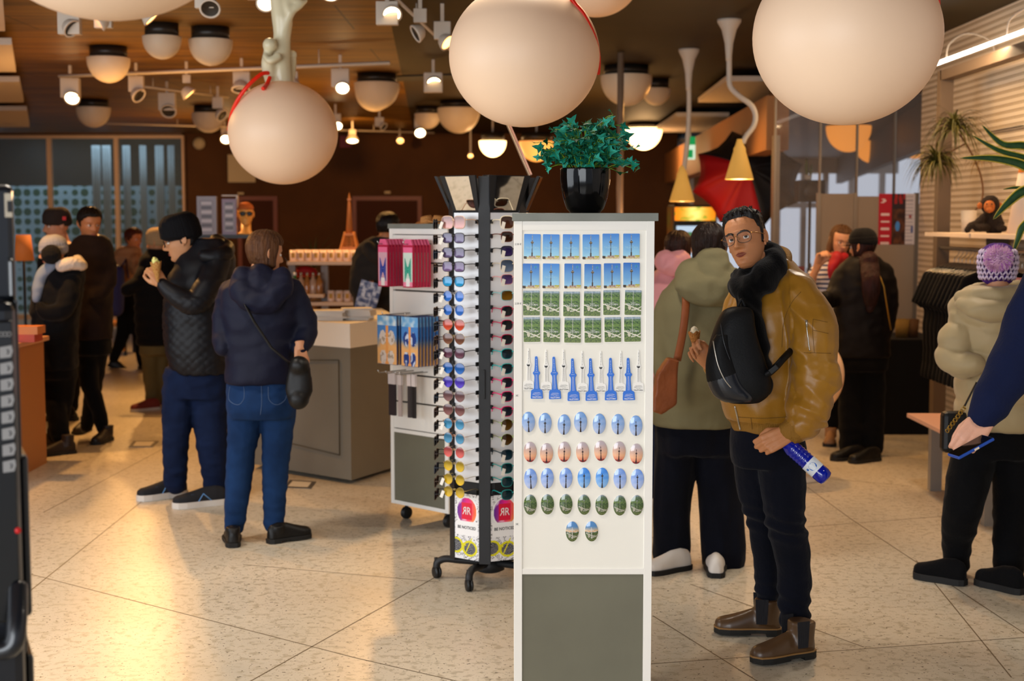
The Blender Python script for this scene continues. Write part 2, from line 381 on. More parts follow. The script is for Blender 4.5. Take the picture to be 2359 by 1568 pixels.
cpanel([(1672, 187), (1860, 187), (1830, 236), (1608, 236)], 2.98, 'white ceiling panel behind the curving pendant lamp')
cpanel([(1558, 268), (1680, 268), (1640, 305), (1502, 305)], 2.98, 'white ceiling panel behind the straight pendant lamp')
cpanel([(1500, 326), (1580, 326), (1546, 357), (1446, 357)], 2.98, 'white ceiling panel farthest back, beside the exit sign')
# bulkhead and glass partition on the right
mt_bulk = mat('bulkhead_paint', 'a97444', .6)
b0 = V((2.27, 12.8, 0)); b1 = V((2.62, 26, 0))
struct(MB().prism([(b0.x, b0.y), (b1.x, b1.y), (b1.x + .2, b1.y), (b0.x + .2, b0.y)], 2.28, 2.76).build('trim_2', mt_bulk))
struct(MB().prism([(b0.x + .1, 12.8), (9, 12.8), (9, 26), (b1.x + .1, 26)], 2.77, 2.8).build('ceiling_side_room', mat('side_room_ceiling', '44342a', .5)))
struct(MB().prism([(b0.x + .02, 12.7), (9, 12.7), (9, 12.8), (b0.x + .02, 12.8)], 2.76, 3.1).build('trim_3', mt_dark))
mt_alu = mat('aluminium', '9c8f80', .35, .7); mt_pane = mat('partition_glass', 'b9a99c', .03, alpha=.13, spec=.9)
for i, (x0, x1) in enumerate([(1786, 1890), (1890, 1975), (1975, 2062), (2062, 2122)]):
    y = 12.55; a = at(x0, 300, y).x; b = at(x1, 300, y).x; t = tag(thing('window_%d' % (i + 4), None, None, ((a + b) / 2, y, 0)), kind='structure'); w = (b - a) / 2
    MB().box((-w, -.008, 1.0), (w, .008, 2.76)).build('window_pane', mt_pane, t); MB().box((-w - .008, -.02, 1.0), (-w + .008, .02, 2.76)).build('window_frame', mt_alu, t)
for i, (px, y) in enumerate([(1788, 12.7), (1732, 15.0), (1594, 22)]):
    c = at(px, 300, y); struct(MB().box((c.x - .03, y - .04, 0), (c.x + .03, y + .04, 2.4)).build('trim_%d' % (i + 4), mt_alu))
# a column in front of the wall, right of the fern
c = at(1429, 300, 12.5); w = m_px(7.5, 12.5); struct(MB().tube([(c.x, 12.5, 0), (c.x, 12.5, 3.1)], w, 16).build('trim_8', mat('pole_beige', 'ab8e74', .35, .3)))
# side room: long window on the right, window wall at the back
mt_white = mat('white_paint', 'd9d2cc', .5)
def wline(y): return 3.85 + (y - 13.5) * .163
pl = [(wline(12.9), 12.9), (wline(26), 26), (wline(26) + .1, 26), (wline(12.9) + .1, 12.9)]
struct(MB().prism(pl, 2.32, 2.77).build('wall_side_room_upper', mat('side_room_ceiling', '44342a', .5)))
struct(MB().prism(pl, 0, 1.72).build('wall_side_room_lower', mt_white))
struct(MB().prism([(x - .05, y) for x, y in pl], 1.72, 1.80).build('trim_9', mt_white))
mt_sheer = mat('pale_facade', 'ddd5d8', .7)
yb = 26.0
for i, px in enumerate([1645, 1712, 1790, 1850, 1900, 1960, 2030]):
    x = at(px, 500, yb).x; struct(MB().box((x - .05, yb - .05, .0), (x + .05, yb + .05, 2.77)).build('trim_%d' % (i + 10), mt_white))
x0 = at(1600, 500, yb).x; struct(MB().box((x0, yb - .08, 1.88), (7, yb + .08, 1.98)).box((x0, yb - .08, 0), (7, yb + .08, .5)).box((x0, yb - .08, 2.5), (7, yb + .08, 2.77)).build('trim_20', mt_white))
wall('wall_back_right', (xb1 - .3, 24.2, 0), (x0 + .02, 24.4, 2.9), mt_bulk)
# slatted wall on the right
def slats():
    m = mat('slatted_wall', 'd9c6ac', .55); nt = m.node_tree; L = nt.links.new; b = nt.nodes['Principled BSDF']; N = nt.nodes.new
    tc = N('ShaderNodeTexCoord'); sp = N('ShaderNodeSeparateXYZ'); L(tc.outputs['Object'], sp.inputs[0])
    a = N('ShaderNodeMath'); a.operation = 'DIVIDE'; L(sp.outputs[2], a.inputs[0]); a.inputs[1].default_value = .046
    f = N('ShaderNodeMath'); f.operation = 'FRACT'; L(a.outputs[0], f.inputs[0])
    r = N('ShaderNodeValToRGB'); L(f.outputs[0], r.inputs[0]); e = r.color_ramp; e.interpolation = 'CONSTANT'
    e.elements[0].position = 0; e.elements[0].color = lin('dcc9b0'); e.elements[1].position = .62; e.elements[1].color = lin('8d7252')
    for p, c in ((.72, 'd2bea2'), (.86, '8d7252')): q = e.elements.new(p); q.color = lin(c)
    L(r.outputs[0], b.inputs['Base Color']); return m
wall('wall_right', (3.35, 5.5, 0), (3.55, 11.75, 3.1), slats())
wall('wall_right_front', (3.35, -2, 0), (3.55, 5.5, 3.1), mt_white)
# ================================================================== LAMPS
mt_opal = mat('opal_globe', 'eed4b6', .45, em=.085, emc='ff8a38', sample=False)
mt_opal2 = mat('opal_dome', 'e0cdb2', .45)
mt_cable = mat('red_cable', 'f0260a', .4)
mt_fix = mat('fixture_white', 'cfc2b2', .5); mt_dk = mat('lamp_inside', '2a241e', .35)
mt_lit = mat('lamp_face_lit', 'ffe9c8', .5, em=22, emc='ffd9a0', sample=False)
mt_litedge = mat('lamp_face_glow', 'ffcf90', .5, em=6, emc='ffb060', sample=False)
mt_domelit = mat('dome_lit', 'ffe6bf', .5, em=5.5, emc='ffcb86', sample=False)
mt_domewarm = mat('dome_dim', 'ffd9a0', .5, em=.75, emc='ff9a3c', sample=False)
def globe(px, py, w, Y, lab, cables, hang=True, hr=.94):
    c = at(px, py, Y); r = m_px(w / 2, Y); t = thing('globe_lamp', lab, 'globe lamp', c, 0, 'large white globe lamps')
    MB().ball((0, 0, 0), (r, r, r * hr), 0, nu=64, nv=40).build('globe', mt_opal, t)
    if hang: MB().tube([(0, 0, r * hr - .01), (0, 0, 3.1 - c.z)], .012).lathe([(.05, r * hr - .012), (.045, r * hr + .02), (.015, r * hr + .05)], 24).build('stem', mt_fix, t)
    for pts in cables:
        P = [at(a, b, Y + dy) - c for a, b, dy in pts]
        MB().tube(spline([tuple(p) for p in P], 8), .0085 if Y < 6 else .011, 8).build('cable', mt_cable, t)
    return t
gl = globe(1208, 128, 343, 5.7, 'white globe lamp directly above the potted ivy, red cord over its right side', [[(1290, -160, -.1), (1310, -20, -.12), (1345, 35, -.12), (1369, 85, -.09), (1379, 130, -.02), (1378, 170, .03)]])
gl = globe(1951, 84, 424, 4.7, 'largest white globe lamp, in front of the slatted wall, red cord ending at its side', [[(2130, -160, -.1), (2155, -40, -.1), (2161, 20, -.05), (2160, 60, 0), (2156, 98, .03)]])
gl = globe(652, 306, 249, 7.9, 'white globe lamp hanging below the climbing figure sculpture', [[(618, 168, -.08), (600, 172, -.12), (565, 205, -.15), (538, 250, -.12), (527, 300, -.05)], [(622, 178, -.1), (614, 196, -.14), (606, 204, -.2)]], hang=False)
gl = globe(240, -292, 690, 2.9, 'closest white globe lamp, cut off by the top edge above the track spots', [])
gl = globe(1374, -60, 204, 8.5, 'white globe lamp partly hidden behind the one above the ivy', [])
gl = globe(1838, 862, 210, 9.0, 'white globe lamp low behind the man in the mustard jacket', [], hang=False, hr=.98)
st = MB().lathe([(.16, -at(1838, 862, 9.0).z), (.16, -at(1838, 862, 9.0).z + .02), (.02, -at(1838, 862, 9.0).z + .03), (.02, -.25)], 24).build('floor_stand', mt_fix, gl)
# white sculpture the left globe hangs from: figures climbing a trunk with a fish tail
Yf = 7.9
def pr(px, py, dy=0): return at(px, py, Yf + dy)
base = pr(652, 190); s = MB()
def chain(s, pts, Y, n=5, sq=None, mat=0, O=None):
    q = spline([(a, b, dy, r) for a, b, dy, r in pts], n)
    P = [at(a, b, Y + dy) - (O or V((0, 0, 0))) for a, b, dy, r in q]; rr = [m_px(max(r, .3), Y) for a, b, dy, r in q]
    s.tube(P, rr, 14, mat, sq=sq)
    s.ball(P[0], rr[0], mat, nu=12, nv=8); s.ball(P[-1], rr[-1], mat, nu=12, nv=8); return s
chain(s, [(650, 186, 0, 24), (645, 150, 0, 26), (650, 90, 0, 20), (650, 40, 0, 24), (640, -20, 0, 20), (636, -115, 0, 18)], Yf, O=base)
chain(s, [(625, 190, -.02, 14), (618, 150, -.06, 16), (616, 118, -.08, 9)], Yf, O=base); s.ball(pr(622, 104, -.08) - base, m_px(17, Yf))
chain(s, [(640, 130, -.1, 10), (622, 140, -.12, 8), (610, 128, -.1, 6)], Yf, O=base)
chain(s, [(668, 180, .03, 12), (676, 140, .06, 8), (672, 122, .06, 6)], Yf, O=base); s.ball(pr(674, 126, .05) - base, m_px(11, Yf))
chain(s, [(655, 70, -.02, 12), (668, 30, -.03, 11), (690, 12, -.02, 9), (706, 2, 0, 4)], Yf, O=base)
chain(s, [(668, 30, -.03, 12), (662, 5, -.02, 14), (690, 5, -.02, 8)], Yf, O=base)
o = s.fused('figure_sculpture', mat('porcelain', 'd8cfae', .25), voxel=.007, smooth=8); o.location = base
tag(o, 'glossy cream sculpture of small figures climbing a fish tailed trunk above a globe', 'sculpture')
# half-dome ceiling lights
DG = 'half dome lights on the ceiling'
dome_me = MB().lathe([(1, .03), (1.0, 0)] + [(math.cos(R(a)), -.98 * math.sin(R(a)) ** .95) for a in range(6, 91, 7)][:-1] + [(.12, -.975), (.02, -.98)], 48).mesh('shade')
shadow_gap_me = MB().lathe([(.86, 1.0), (.86, .0)], 24).mesh('ceiling_plate')  # plate made wide and dark to draw the shadow line above the dome
def dome(px, ytop, w, lab, m=mt_opal2, z=3.0, zc=3.1, group=DG, light=0, Y=None):
    c = at(px, ytop, Y) if Y else atz(px, ytop, z); r = w / 2 * c.y / F; t = thing('dome_light', lab, 'ceiling light', c, 0, group)
    o = bpy.data.objects.new('shade', dome_me.copy()); COL.objects.link(o); o.parent = t; o.scale = (r, r, r * 1.15); o.data.materials.append(m)
    p = bpy.data.objects.new('ceiling_plate', shadow_gap_me.copy()); COL.objects.link(p); p.parent = t; p.scale = (r, r, min(.11, max(.02, zc - c.z)))
    if zc - c.z > .12: MB().tube([(0, 0, .1), (0, 0, zc - c.z)], .012).build('hanging_rod', mt_fix, t)
    p.data.materials.append(mt_dk)
    if light: point('dome_glow', (c.x, c.y - .05, c.z - r * 1.15 - .12), light, WARM2, .1)
for a in [(250, 135, 97, 'unlit half dome light overlapping the long track, above the left windows'), (373, 86, 88, 'unlit half dome light, left of the highest pair above the track'), (485, 94, 100, 'unlit half dome light, right of the highest pair above the track'),
          (215, 249, 78, 'small unlit half dome light over the dark wall end of the windows'), (480, 262, 76, 'small unlit half dome light just left of the hanging globe'), (868, 193, 104, 'unlit half dome light right of the long track end'),
          (862, 206, 88, 'unlit half dome light hidden behind the one right of the track end'), (1057, 251, 98, 'unlit half dome light below the globe lamp, above the sunglasses rack'), (985, 263, 60, 'smaller half dome light beside the lit spot over the rack'),
          (1443, 176, 118, 'big unlit half dome light crossed by the beige column'), (1512, 205, 66, 'half dome light half hidden right of the beige column')]: dome(*a)
dome(1135, 326, 62, 'bright lit half dome light above the sunglasses rack', mt_domelit, light=14, Y=18)
dome(1483, 297, 84, 'bright lit half dome light just right of the ivy', mt_domelit, light=22)
dome(1452, 300, 50, 'dim half dome light behind the brightest one beside the ivy', mt_domewarm, z=3.06)
dome(1236, 327, 80, 'warm glowing half dome light behind the ivy leaves', mt_domewarm, Y=17.5)
G2 = 'half dome lights in the glazed side room'
for a in [(1955, 292, 102, 'glowing half dome light nearest the partition glass'), (2012, 327, 86, 'glowing half dome light behind the nearest one in the side room'), (2110, 327, 68, 'glowing half dome light at the end of the partition, behind the fern')]:
    dome(*a, m=mt_domewarm, z=2.72 if a[0] < 2000 else 2.7, zc=2.77, group=G2)
# tracks
TG = 'white ceiling tracks'
def track(p, q, z, lab, r=.018):
    a = atz(*p, z); b = atz(*q, z); o = MB().tube([a, b], r, 4).build('track', mt_fix)
    tag(o, lab, 'lighting track', TG)
    MB().tube([a + (b - a) * .2, V((a.x + (b.x - a.x) * .2, a.y + (b.y - a.y) * .2, 3.098))], .005).tube([a + (b - a) * .8, V((a.x + (b.x - a.x) * .8, a.y + (b.y - a.y) * .8, 3.098))], .005).build('rod', mt_fix, o)
track((136, 175), (898, 145), 2.96, 'long pale lighting track crossing under the plywood ceiling')
track((305, 196), (526, 224), 3.0, 'thin lighting track behind the long one', .012)
track((245, 284), (1000, 306), 3.0, 'farthest lighting track above the dark wall', .014)
track((905, -10), (1100, 175), 3.0, 'dark lighting track along the edge of the olive ceiling', .014)
struct(MB().prism([tuple(atz(x, y, 3.095).xy) for x, y in ((908, 186), (1130, 176), (1130, 168), (908, 175))], 3.085, 3.0999).build('trim_30', mat('vent_black', '0c0b0a', .6)))
# spots: box driver + round head
SG = 'white ceiling spotlights'
LIT = 1; EDGE = 2
def spotlamp(px, py, w, hx, hy, hr, lit, lab, z=2.98, tilt=None):
    if py > 340: z = 2.68
    c = atz(px, py, z); k = c.y / F; t = thing('spotlight', lab, 'spotlight', c, 0, SG); W_ = w * k; Hh = W_ * 1.05
    MB().box((-W_ / 2, -W_ * .22, -Hh), (W_ / 2, W_ * .22, 0)).build('housing', mt_fix, t, bevel=.004)
    MB().box((-.012, -.012, 0), (.012, .012, 3.098 - c.z)).build('mount', mt_fix, t)
    h = at(hx, hy, c.y - .03) - c; r = hr * k
    d = {None: V((.1, -1, -.75)), 'L': V((-1, -.35, -.6)), 'R': V((.9, -.5, -.75)), 'D': V((.05, -.35, -1)), 'A': V((.75, .1, -.8))}[tilt].normalized()
    M = Matrix.Translation(h) @ d.to_track_quat('Z', 'Y').to_matrix().to_4x4()
    hd = MB().lathe([(r * .45, -r * 1.1), (r * .8, -r * .8), (r * 1.12, -r * .1), (r * 1.15, r * .1), (r * .95, r * .12), (r * .92, 0)], 28, cap=False).add([(r * .45 * math.cos(a / 14 * PI), r * .45 * math.sin(a / 14 * PI), -r * 1.1) for a in range(28)], [tuple(range(27, -1, -1))])
    ho = hd.build('lamp_head', mt_fix, t); ho.matrix_basis = M
    fo = MB().lathe([(r * .94, .0), (r * .5, -.15 * r), (.0005, -.2 * r)], 28, cap=False).build('lens', mt_lit if lit == 1 else mt_litedge if lit == 2 else mt_dk, t); fo.matrix_basis = M
SP = [(160, 26, 50, 166, 66, 20, 0, 'unlit spotlight just under the nearest cut-off globe, with black lens', 'R'), (238, 22, 40, 230, 52, 18, 2, 'spotlight hanging at the lower rim of the nearest cut-off globe', 'L'), (332, 8, 30, 348, 44, 18, 2, 'glowing tilted spotlight right of the nearest cut-off globe', 'A'),
      (472, -28, 44, 484, 20, 21, 0, 'white unlit spotlight at the top edge between globe and sculpture', None), (590, -46, 42, 612, 8, 19, 1, 'bright spotlight at the top edge touching the sculpture', None), (757, -50, 44, 762, -6, 16, 1, 'spotlight cut by the top edge right of the sculpture', 'D'),
      (892, 4, 50, 903, 33, 20, 1, 'bright starry spotlight on the dark track start', None), (968, 20, 30, 958, 78, 19, 0, 'unlit spotlight tilted left on the dark track', 'L'), (1019, 50, 38, 1030, 98, 18, 2, 'spotlight beside the rim of the globe above the ivy', 'R'),
      (998, 168, 42, 1000, 192, 16, 1, 'bright spotlight left of the globe above the ivy', None), (162, 180, 42, 166, 226, 16, 1, 'bright spotlight at the left end of the long track', None), (314, 175, 34, 320, 220, 16, 0, 'unlit spotlight second along the long track', 'R'),
      (430, 172, 18, 436, 217, 16, 2, 'slanted glowing spotlight third along the long track', 'A'), (557, 165, 38, 555, 206, 19, 0, 'unlit spotlight on the long track left of the sculpture', 'D'), (676, 164, 20, 676, 196, 14, 0, 'spotlight on the long track mostly behind the sculpture', 'D'),
      (784, 158, 40, 789, 203, 15, 1, 'bright spotlight near the right end of the long track', None), (385, 214, 38, 388, 256, 16, 0, 'unlit spotlight on the thin track, black lens', None), (502, 224, 24, 512, 266, 14, 0, 'unlit spotlight at the right end of the thin track', 'R'),
      (966, 272, 22, 968, 306, 12, 1, 'bright round spotlight left of the unlit domes above the rack', None), (773, 262, 24, 778, 290, 10, 1, 'small bright spotlight peeking behind the hanging globe', None), (518, 296, 16, 520, 321, 11, 1, 'small bright spotlight at the lower left rim of the hanging globe', None),
      (812, 298, 16, 812, 324, 13, 1, 'small downward spotlight before the dark wall', 'D'), (874, 270, 20, 884, 292, 9, 0, 'small unlit spotlight below the paired domes', 'R'), (921, 315, 12, 922, 324, 8, 2, 'tiny glowing spotlight on the dark wall', None), (1084, 352, 10, 1084, 359, 6, 2, 'tiny warm spotlight on the dark wall above the rack', None)]
for px, py, w, hx, hy, hr, lit, lab, tl in SP: spotlamp(px, py, w, hx, hy, hr, lit, lab, tilt=tl)
# pendants with flared canopy, bent stem and perforated cone shade
def pendant(cx, cy, path, bx, by, sw, lab):
    c = atz(cx, cy, 3.09); Y = c.y; t = thing('pendant_lamp', lab, 'pendant lamp', c, 0, 'white pendant lamps with trumpet canopies'); k = Y / F
    rc = 27.5 * k * (Y / 10.4) ** 0 * (1 if sw > 60 else .86)
    MB().lathe([(rc, .01), (rc * .98, -.01), (rc * .62, -20 * k), (rc * .36, -50 * k), (rc * .26, -80 * k), (rc * .24, -90 * k)], 32).build('canopy', mt_fix, t)
    P = [tuple(at(a, b, Y) - c) for a, b in path]
    MB().tube(spline(P, 8), rc * .23, 12).build('stem', mt_fix, t)
    b = at(bx, by, Y) - c; r = sw / 2 * k; h = 1.15 * sw * k
    def shade(z0): return [(r * .18, h + r * .55), (r * .3, h + r * .1), (r * .42, h - r * .12), (r * .42, h - r * .3), (r, 0)]
    MB().lathe([(a, z) for a, z in shade(0)], 40, cap=False).build('shade', mat('perforated_shade', 'c8a45c', .4, bump=.6, bump_s=500, em=.35, emc='ffb54a', sample=False), t, loc=b, solid=.003)
    MB().lathe([(r * .98, .004), (.001, 0.0)], 40, cap=False).build('diffuser', mat('pendant_lit', 'fff2cf', .5, em=8, emc='ffe2a8', sample=False), t, loc=b)
    w = c + b; point('pendant_glow', (w.x, w.y, w.z - .1), 9, WARM2, .05)
pendant(1680, 48, [(1680, 120), (1680, 180), (1684, 202), (1704, 222), (1730, 242), (1740, 265), (1736, 290), (1718, 315), (1711, 330)], 1703, 413, 64, 'curving white pendant lamp with perforated cone shade above the man in mustard')
pendant(1587, 116, [(1587, 180), (1587, 260), (1583, 330), (1577, 380), (1574, 396)], 1571, 464, 57, 'straighter white pendant lamp with perforated cone shade beside the drinks fridge')
# linear light on the right wall
X = 3.0; a = V((X, 10.2, 2.755)); b = V((X, 6.8, 2.755))
t = thing('linear_light', 'thin bright white light bar running along the slatted wall', 'wall light', a)
MB().tube([(0, 0, 0), b - a], .014, 12).build('light_tube', mat('led_tube', 'fff6ea', .5, em=9, emc='fff0dd', sample=False), t)
for y in (9.95, 8.75, 7.2):
    p = V((X, y, 2.765)) - a; MB().tube(spline([tuple(p), tuple(p + V((0.02, 0, .1))), tuple(p + V((.14, 0, .17))), tuple(p + V((.3, 0, .12))), tuple(p + V((.338, 0, .0)))], 6), .006, 8).build('arm', mt_fix, t)
# ================================================================== MAGNET STAND
mt_lam = mat('white_laminate', 'eeebe4', .45); mt_lam2 = mat('white_magnet_board', 'efece2', .4)
mt_greyp = mat('grey_green_laminate', '73715f', .5, noise_s=3.5, noise_c='625f50', noise_f=.8)
mt_top = mat('grey_top_edge', '80827a', .45, noise_s=8, noise_c='6f7168')
mt_black = mat('black_plastic', '131416', .45); mt_gap = mat('slat_gap', '57524c', .7); mt_steel = mat('chrome_steel', 'b8b6b2', .25, .95)
mt_ink = mat('black_ink', '1c1c1e', .5)
YS = 4.62
XL, XR = at(1184, 1000, YS).x, at(1504, 1000, YS).x; XC = (XL + XR) / 2; WS = XR - XL; HS = at(1300, 509, YS).z
def caster(t, x, y, z=.0, r=.028, ang=0):
    m = MB(); M = Matrix.Translation((x, y, r)) @ Matrix.Rotation(ang, 4, 'Z')
    prof = [(r * .3, -.014), (r * .95, -.013), (r, -.009), (r, -.003), (r * .6, -.002), (r * .6, .002), (r, .003), (r, .009), (r * .95, .013), (r * .3, .014)]
    m.lathe(prof, 24, M=M @ Matrix.Rotation(R(90), 4, 'Y')); m.tube([(0, 0, r * .8), (0, .006, r * 1.7), (0, .008, r * 2.4)], .009, 8, M=M)
    return m.build('caster', mt_black, t)
def stand(loc, rz, h, label, slat=False, panel_z=.60, depth=.46):
    t = thing('display_stand', label, 'display stand', loc, rz); w = WS / 2; st = .027; zb = .09
    MB().box((-w - .006, -.006, h), (w + .012, depth + .006, h + .026)).build('top_board', mt_top, t, bevel=.0015)
    for s in (-1, 1):
        x0, x1 = sorted((s * w, s * (w - st))); MB().box((x0, 0, zb), (x1, depth, h)).build('side_board', mt_lam, t, bevel=.001)
    for z_, q_ in ((h - .03, .03), (panel_z - .02, .02), (zb, .02)): MB().box((-w + st, .001, z_), (w - st, .02, z_ + q_)).build('rail', mt_lam, t, bevel=.001)
    MB().box((-w + st, .004, zb + .02), (w - st, .016, panel_z - .02)).build('lower_panel', mt_greyp, t)
    if not slat: MB().box((-w + st, .004, panel_z), (w - st, .016, h - .03)).build('magnet_board', mt_lam2, t)
    else:
        n = 7; m = MB(); dz = (h - .03 - panel_z) / n
        for k in range(n): m.box((-w + st, .004, panel_z + dz * k + .005), (w - st, .018, panel_z + dz * (k + 1) - .005))
        m.build('slat_board', mt_lam, t); MB().box((-w + st, .0185, panel_z), (w - st, .0195, h - .03)).build('slat_backing', mt_gap, t)
    MB().box((-w + st, depth - .01, zb), (w - st, depth, h)).build('back_board', mt_lam, t)
    for x in (-w + .06, w - .06):
        for y in (.06, depth - .06): caster(t, x, y, r=.034)
    return t
pz = at(1300, 1309, YS).z
stand_t = stand((XC, YS, 0), 0, HS, 'tall white magnet display stand with grey lower panel and the ivy on top', panel_z=pz)
pl = MB()
put_text(pl, '2.50 €', .0084, (at(1193.5, 562.5, YS).x, YS - .0008, at(1191, 562.5, YS).z)); put_text(pl, '2.50 €', .0084, (at(1193.5, 699, YS).x, YS - .0008, at(1191, 699, YS).z))
for y in (911, 1207): put_text(pl, '3€', .0085, (at(1191, y, YS).x, YS - .0008, at(1191, y, YS).z), M=None)
o = pl.build('price_lettering', mt_ink); o.parent = stand_t; o.matrix_parent_inverse = Matrix.Translation((-XC, -YS, 0))
# ---- printed pictures
def h2(c): return [int(c[i:i + 2], 16) / 255 for i in (0, 2, 4)]
def mixc(a, b, t):
    t = max(0, min(1, t)); a = h2(a) if isinstance(a, str) else a; b = h2(b) if isinstance(b, str) else b
    return [x + (y - x) * t for x, y in zip(a, b)]
def tolin(c): return [x / 12.92 if x <= .04045 else ((x + .055) / 1.055) ** 2.4 for x in c]
def tower(u, v, cx=.5, ball=.66, top=.96, base=.1, w=.022, br=(.09, .055)):
    d = abs(u - cx)
    if ((u - cx) / br[0]) ** 2 + ((v - ball) / br[1]) ** 2 < 1: return 2
    if base < v < ball and d < w * (1.7 - (v - base)): return 1
    if ball < v < top and d < .012 + .010 * (top - v): return 1 if int(v * 34) % 2 or v < ball + .1 else 3
    return 0
def skyp(a, b, ground=True, logo=False):
    def f(u, v):
        c = mixc(b, a, v + .10 * nz((u * 2, v * 3, 4)))
        if ground:
            if v < .075: c = mixc('b89a4a', 'e4dcc0', .5 + nz((u * 14, v * 40, 1)))
            if v < .11 and u < .2 + .04 * nz((u * 9, 0, 0)): c = h2('3e3328')
            if .05 < v < .12 and abs(u - .5) < .2: c = h2('7a4a38') if int(u * 40) % 2 else h2('d8c4b4')
            if .08 < v < .13 and u > .72: c = h2('b5b04a')
        k = tower(u, v)
        if k: c = h2({1: '4a4038', 2: '5b5040', 3: 'c8d0d8'}[k])
        if k == 2 and v > .67: c = h2('8a7a60')
        if logo and (u - .78) ** 2 * .5 + (v - .86) ** 2 < .0022: c = h2('3f9fc0')
        if logo and abs(u - .78) < .012 and abs(v - .86) < .05: c = h2('1c4f74')
        return tolin(c)
    return f
def aerial(dark=0, haze=.85):
    def f(u, v):
        n = nz((u * 9, v * 16, 3 + dark)); n2 = nz((u * 24, v * 40, 7)); c = mixc('33502f', '7fa04a', .45 + .9 * n); c = mixc(c, '1c3324', max(0, n2) * 1.2)
        if v < .5: c = mixc(c, 'b4a46e', max(0, .5 - v) * 1.1 * (0.5 + n2))
        if abs(v - .36 + .25 * (u - .3) - .04 * nz((u * 5, 0, 0))) < .022: c = h2('e8e2d4')
        if abs(v - .2 - .4 * (u - .4) ** 2) < .02 and u > .4: c = h2('dcd6c8')
        if (u - .3) ** 2 + (v - .3) ** 2 * .8 < .008: c = h2('cfc8b4')
        if v > .8: c = mixc(c, '8fa2ac', (v - .8) * 4 + .5 * n2)
        if v > haze + .08: c = mixc('7f93a2', 'a8b8c4', .5 + n)
        if .6 < v < .72: c = mixc(c, 'a2c05a', .3)
        k = tower(u, v, ball=.72, base=.18, w=.014, br=(.05, .02), top=.93)
        if k: c = mixc(c, 'b8b8b4', .75)
        if dark: c = mixc(c, '2f3026', .25)
        return tolin(c)
    return f
def sunset(u, v):
    c = mixc('e0705a', 'f0b48c', v * 3.2) if v < .33 else mixc('f0b48c', 'b9aab0', (v - .33) * 2)
    if v < .12: c = h2('8e3138')
    k = tower(u, v, ball=.52, top=.93, base=.03, w=.02, br=(.08, .04))
    return tolin(h2('3c2830') if k else c)
def skyoval(a, b, ball=.6):
    def f(u, v):
        c = mixc(b, a, v + .25 * nz((u * 3, v * 7, 2))); k = tower(u, v, ball=ball, top=.95, base=.0, w=.026, br=(.09, .05)); return tolin(h2('3a3438') if k else c)
    return f
def evening(u, v):
    c = aerial(1)(u, v) if v < .5 else tolin(mixc('f0c088', '4f86c0', (v - .5) * 4))
    if abs(v - .5) < .02: c = tolin(h2('d89a50'))
    k = tower(u, v, ball=.6, base=.15, top=.93, w=.02, br=(.07, .035)); return tolin(h2('c8c4c0')) if k else c
mt_print = print_mat(.38); mt_gloss = print_mat(.12, 'glossy_print', coat=.6); mt_edge = mat('magnet_edge', 'e6e2da', .5); mt_wtext = mat('white_lettering', 'f2f2f0', .5)
mt_ptext = mat('pale_blue_lettering', 'a9d6ea', .5)
def rr_shape(w, h, r):
    def s(u, v):
        x = abs(u - .5) * w; y = abs(v - .5) * h; x -= w / 2 - r; y -= h / 2 - r
        return not (x > 0 and y > 0 and x * x + y * y > r * r)
    return s
def rect_magnet(fn, text=None, tmat=None, tz=0):
    w, h = .0537, .0805; t = MB().prism(roundrect(w, h, .003, 3), 0, .0022, 0, plateM()).build('fridge_magnet', mt_edge)
    MB().grid(w, h, 44, 66, fn, shape=rr_shape(w, h, .003), M=Matrix.Translation((0, -.0026, 0))).build('picture', mt_print, t)
    if text:
        m = MB(); put_text(m, 'TELETORN', .0082, (0, -.003, tz), sx=1.05); put_text(m, 'TALLINN', .0032, (0, -.003, tz + .0062), sx=1.3); m.build('lettering', tmat, t)
    return t
def oval_magnet(fn, text=None):
    w, h = .0435, .0685; m = MB(); n = 40; rs = []
    for s, y in ((1, 0), (1, -.0018), (.97, -.0032)): rs.append([(s * w / 2 * math.cos(2 * PI * k / n), y, s * h / 2 * math.sin(2 * PI * k / n)) for k in range(n)])
    t = m.rings(rs).build('fridge_magnet', mt_edge)
    g = MB(); NR, NA = 14, 44; vs = [(0, -.0068, 0)]; fs = []; cs = []
    for i in range(1, NR + 1):
        q = i / NR
        for k in range(NA): a = 2 * PI * k / NA; vs.append((q * w / 2 * .985 * math.cos(a), -.0033 - .0035 * (1 - q ** 2.5), q * h / 2 * .985 * math.sin(a)))
    def colr(f): c = [sum(vs[i][j] for i in f) / len(f) for j in (0, 2)]; return lin(fn(c[0] / w + .5, c[1] / h + .5))
    for k in range(NA): f = (0, 1 + k, 1 + (k + 1) % NA); fs.append(f); cs.append(colr(f))
    for i in range(NR - 1):
        for k in range(NA): a = 1 + i * NA + k; b = 1 + i * NA + (k + 1) % NA; f = (a, a + NA, b + NA, b); fs.append(f); cs.append(colr(f))
    fs = [tuple(reversed(f)) for f in fs]
    g.add(vs, fs, 0, True, cols=cs); g.build('picture', mt_gloss, t)
    if text: m = MB(); put_text(m, 'TELETORN', .0068, (0, -.0075, -.001)); put_text(m, 'TALLINN', .0032, (0, -.0075, .0045), sx=1.3); m.build('lettering', mt_wtext, t)
    return t
def place(proto, used, px, py, lab, group, rot=0):
    p = at(px, py, YS - .0002); o = proto if not used.get(id(proto)) else dup(proto); used[id(proto)] = 1
    o.location = (p.x, YS + .0035, p.z); o.rotation_euler = (0, R(rot), 0); tag(o, lab, 'fridge magnet', group); return o
used = {}
ORD = ['first', 'second', 'third', 'fourth', 'fifth', 'sixth', 'seventh']
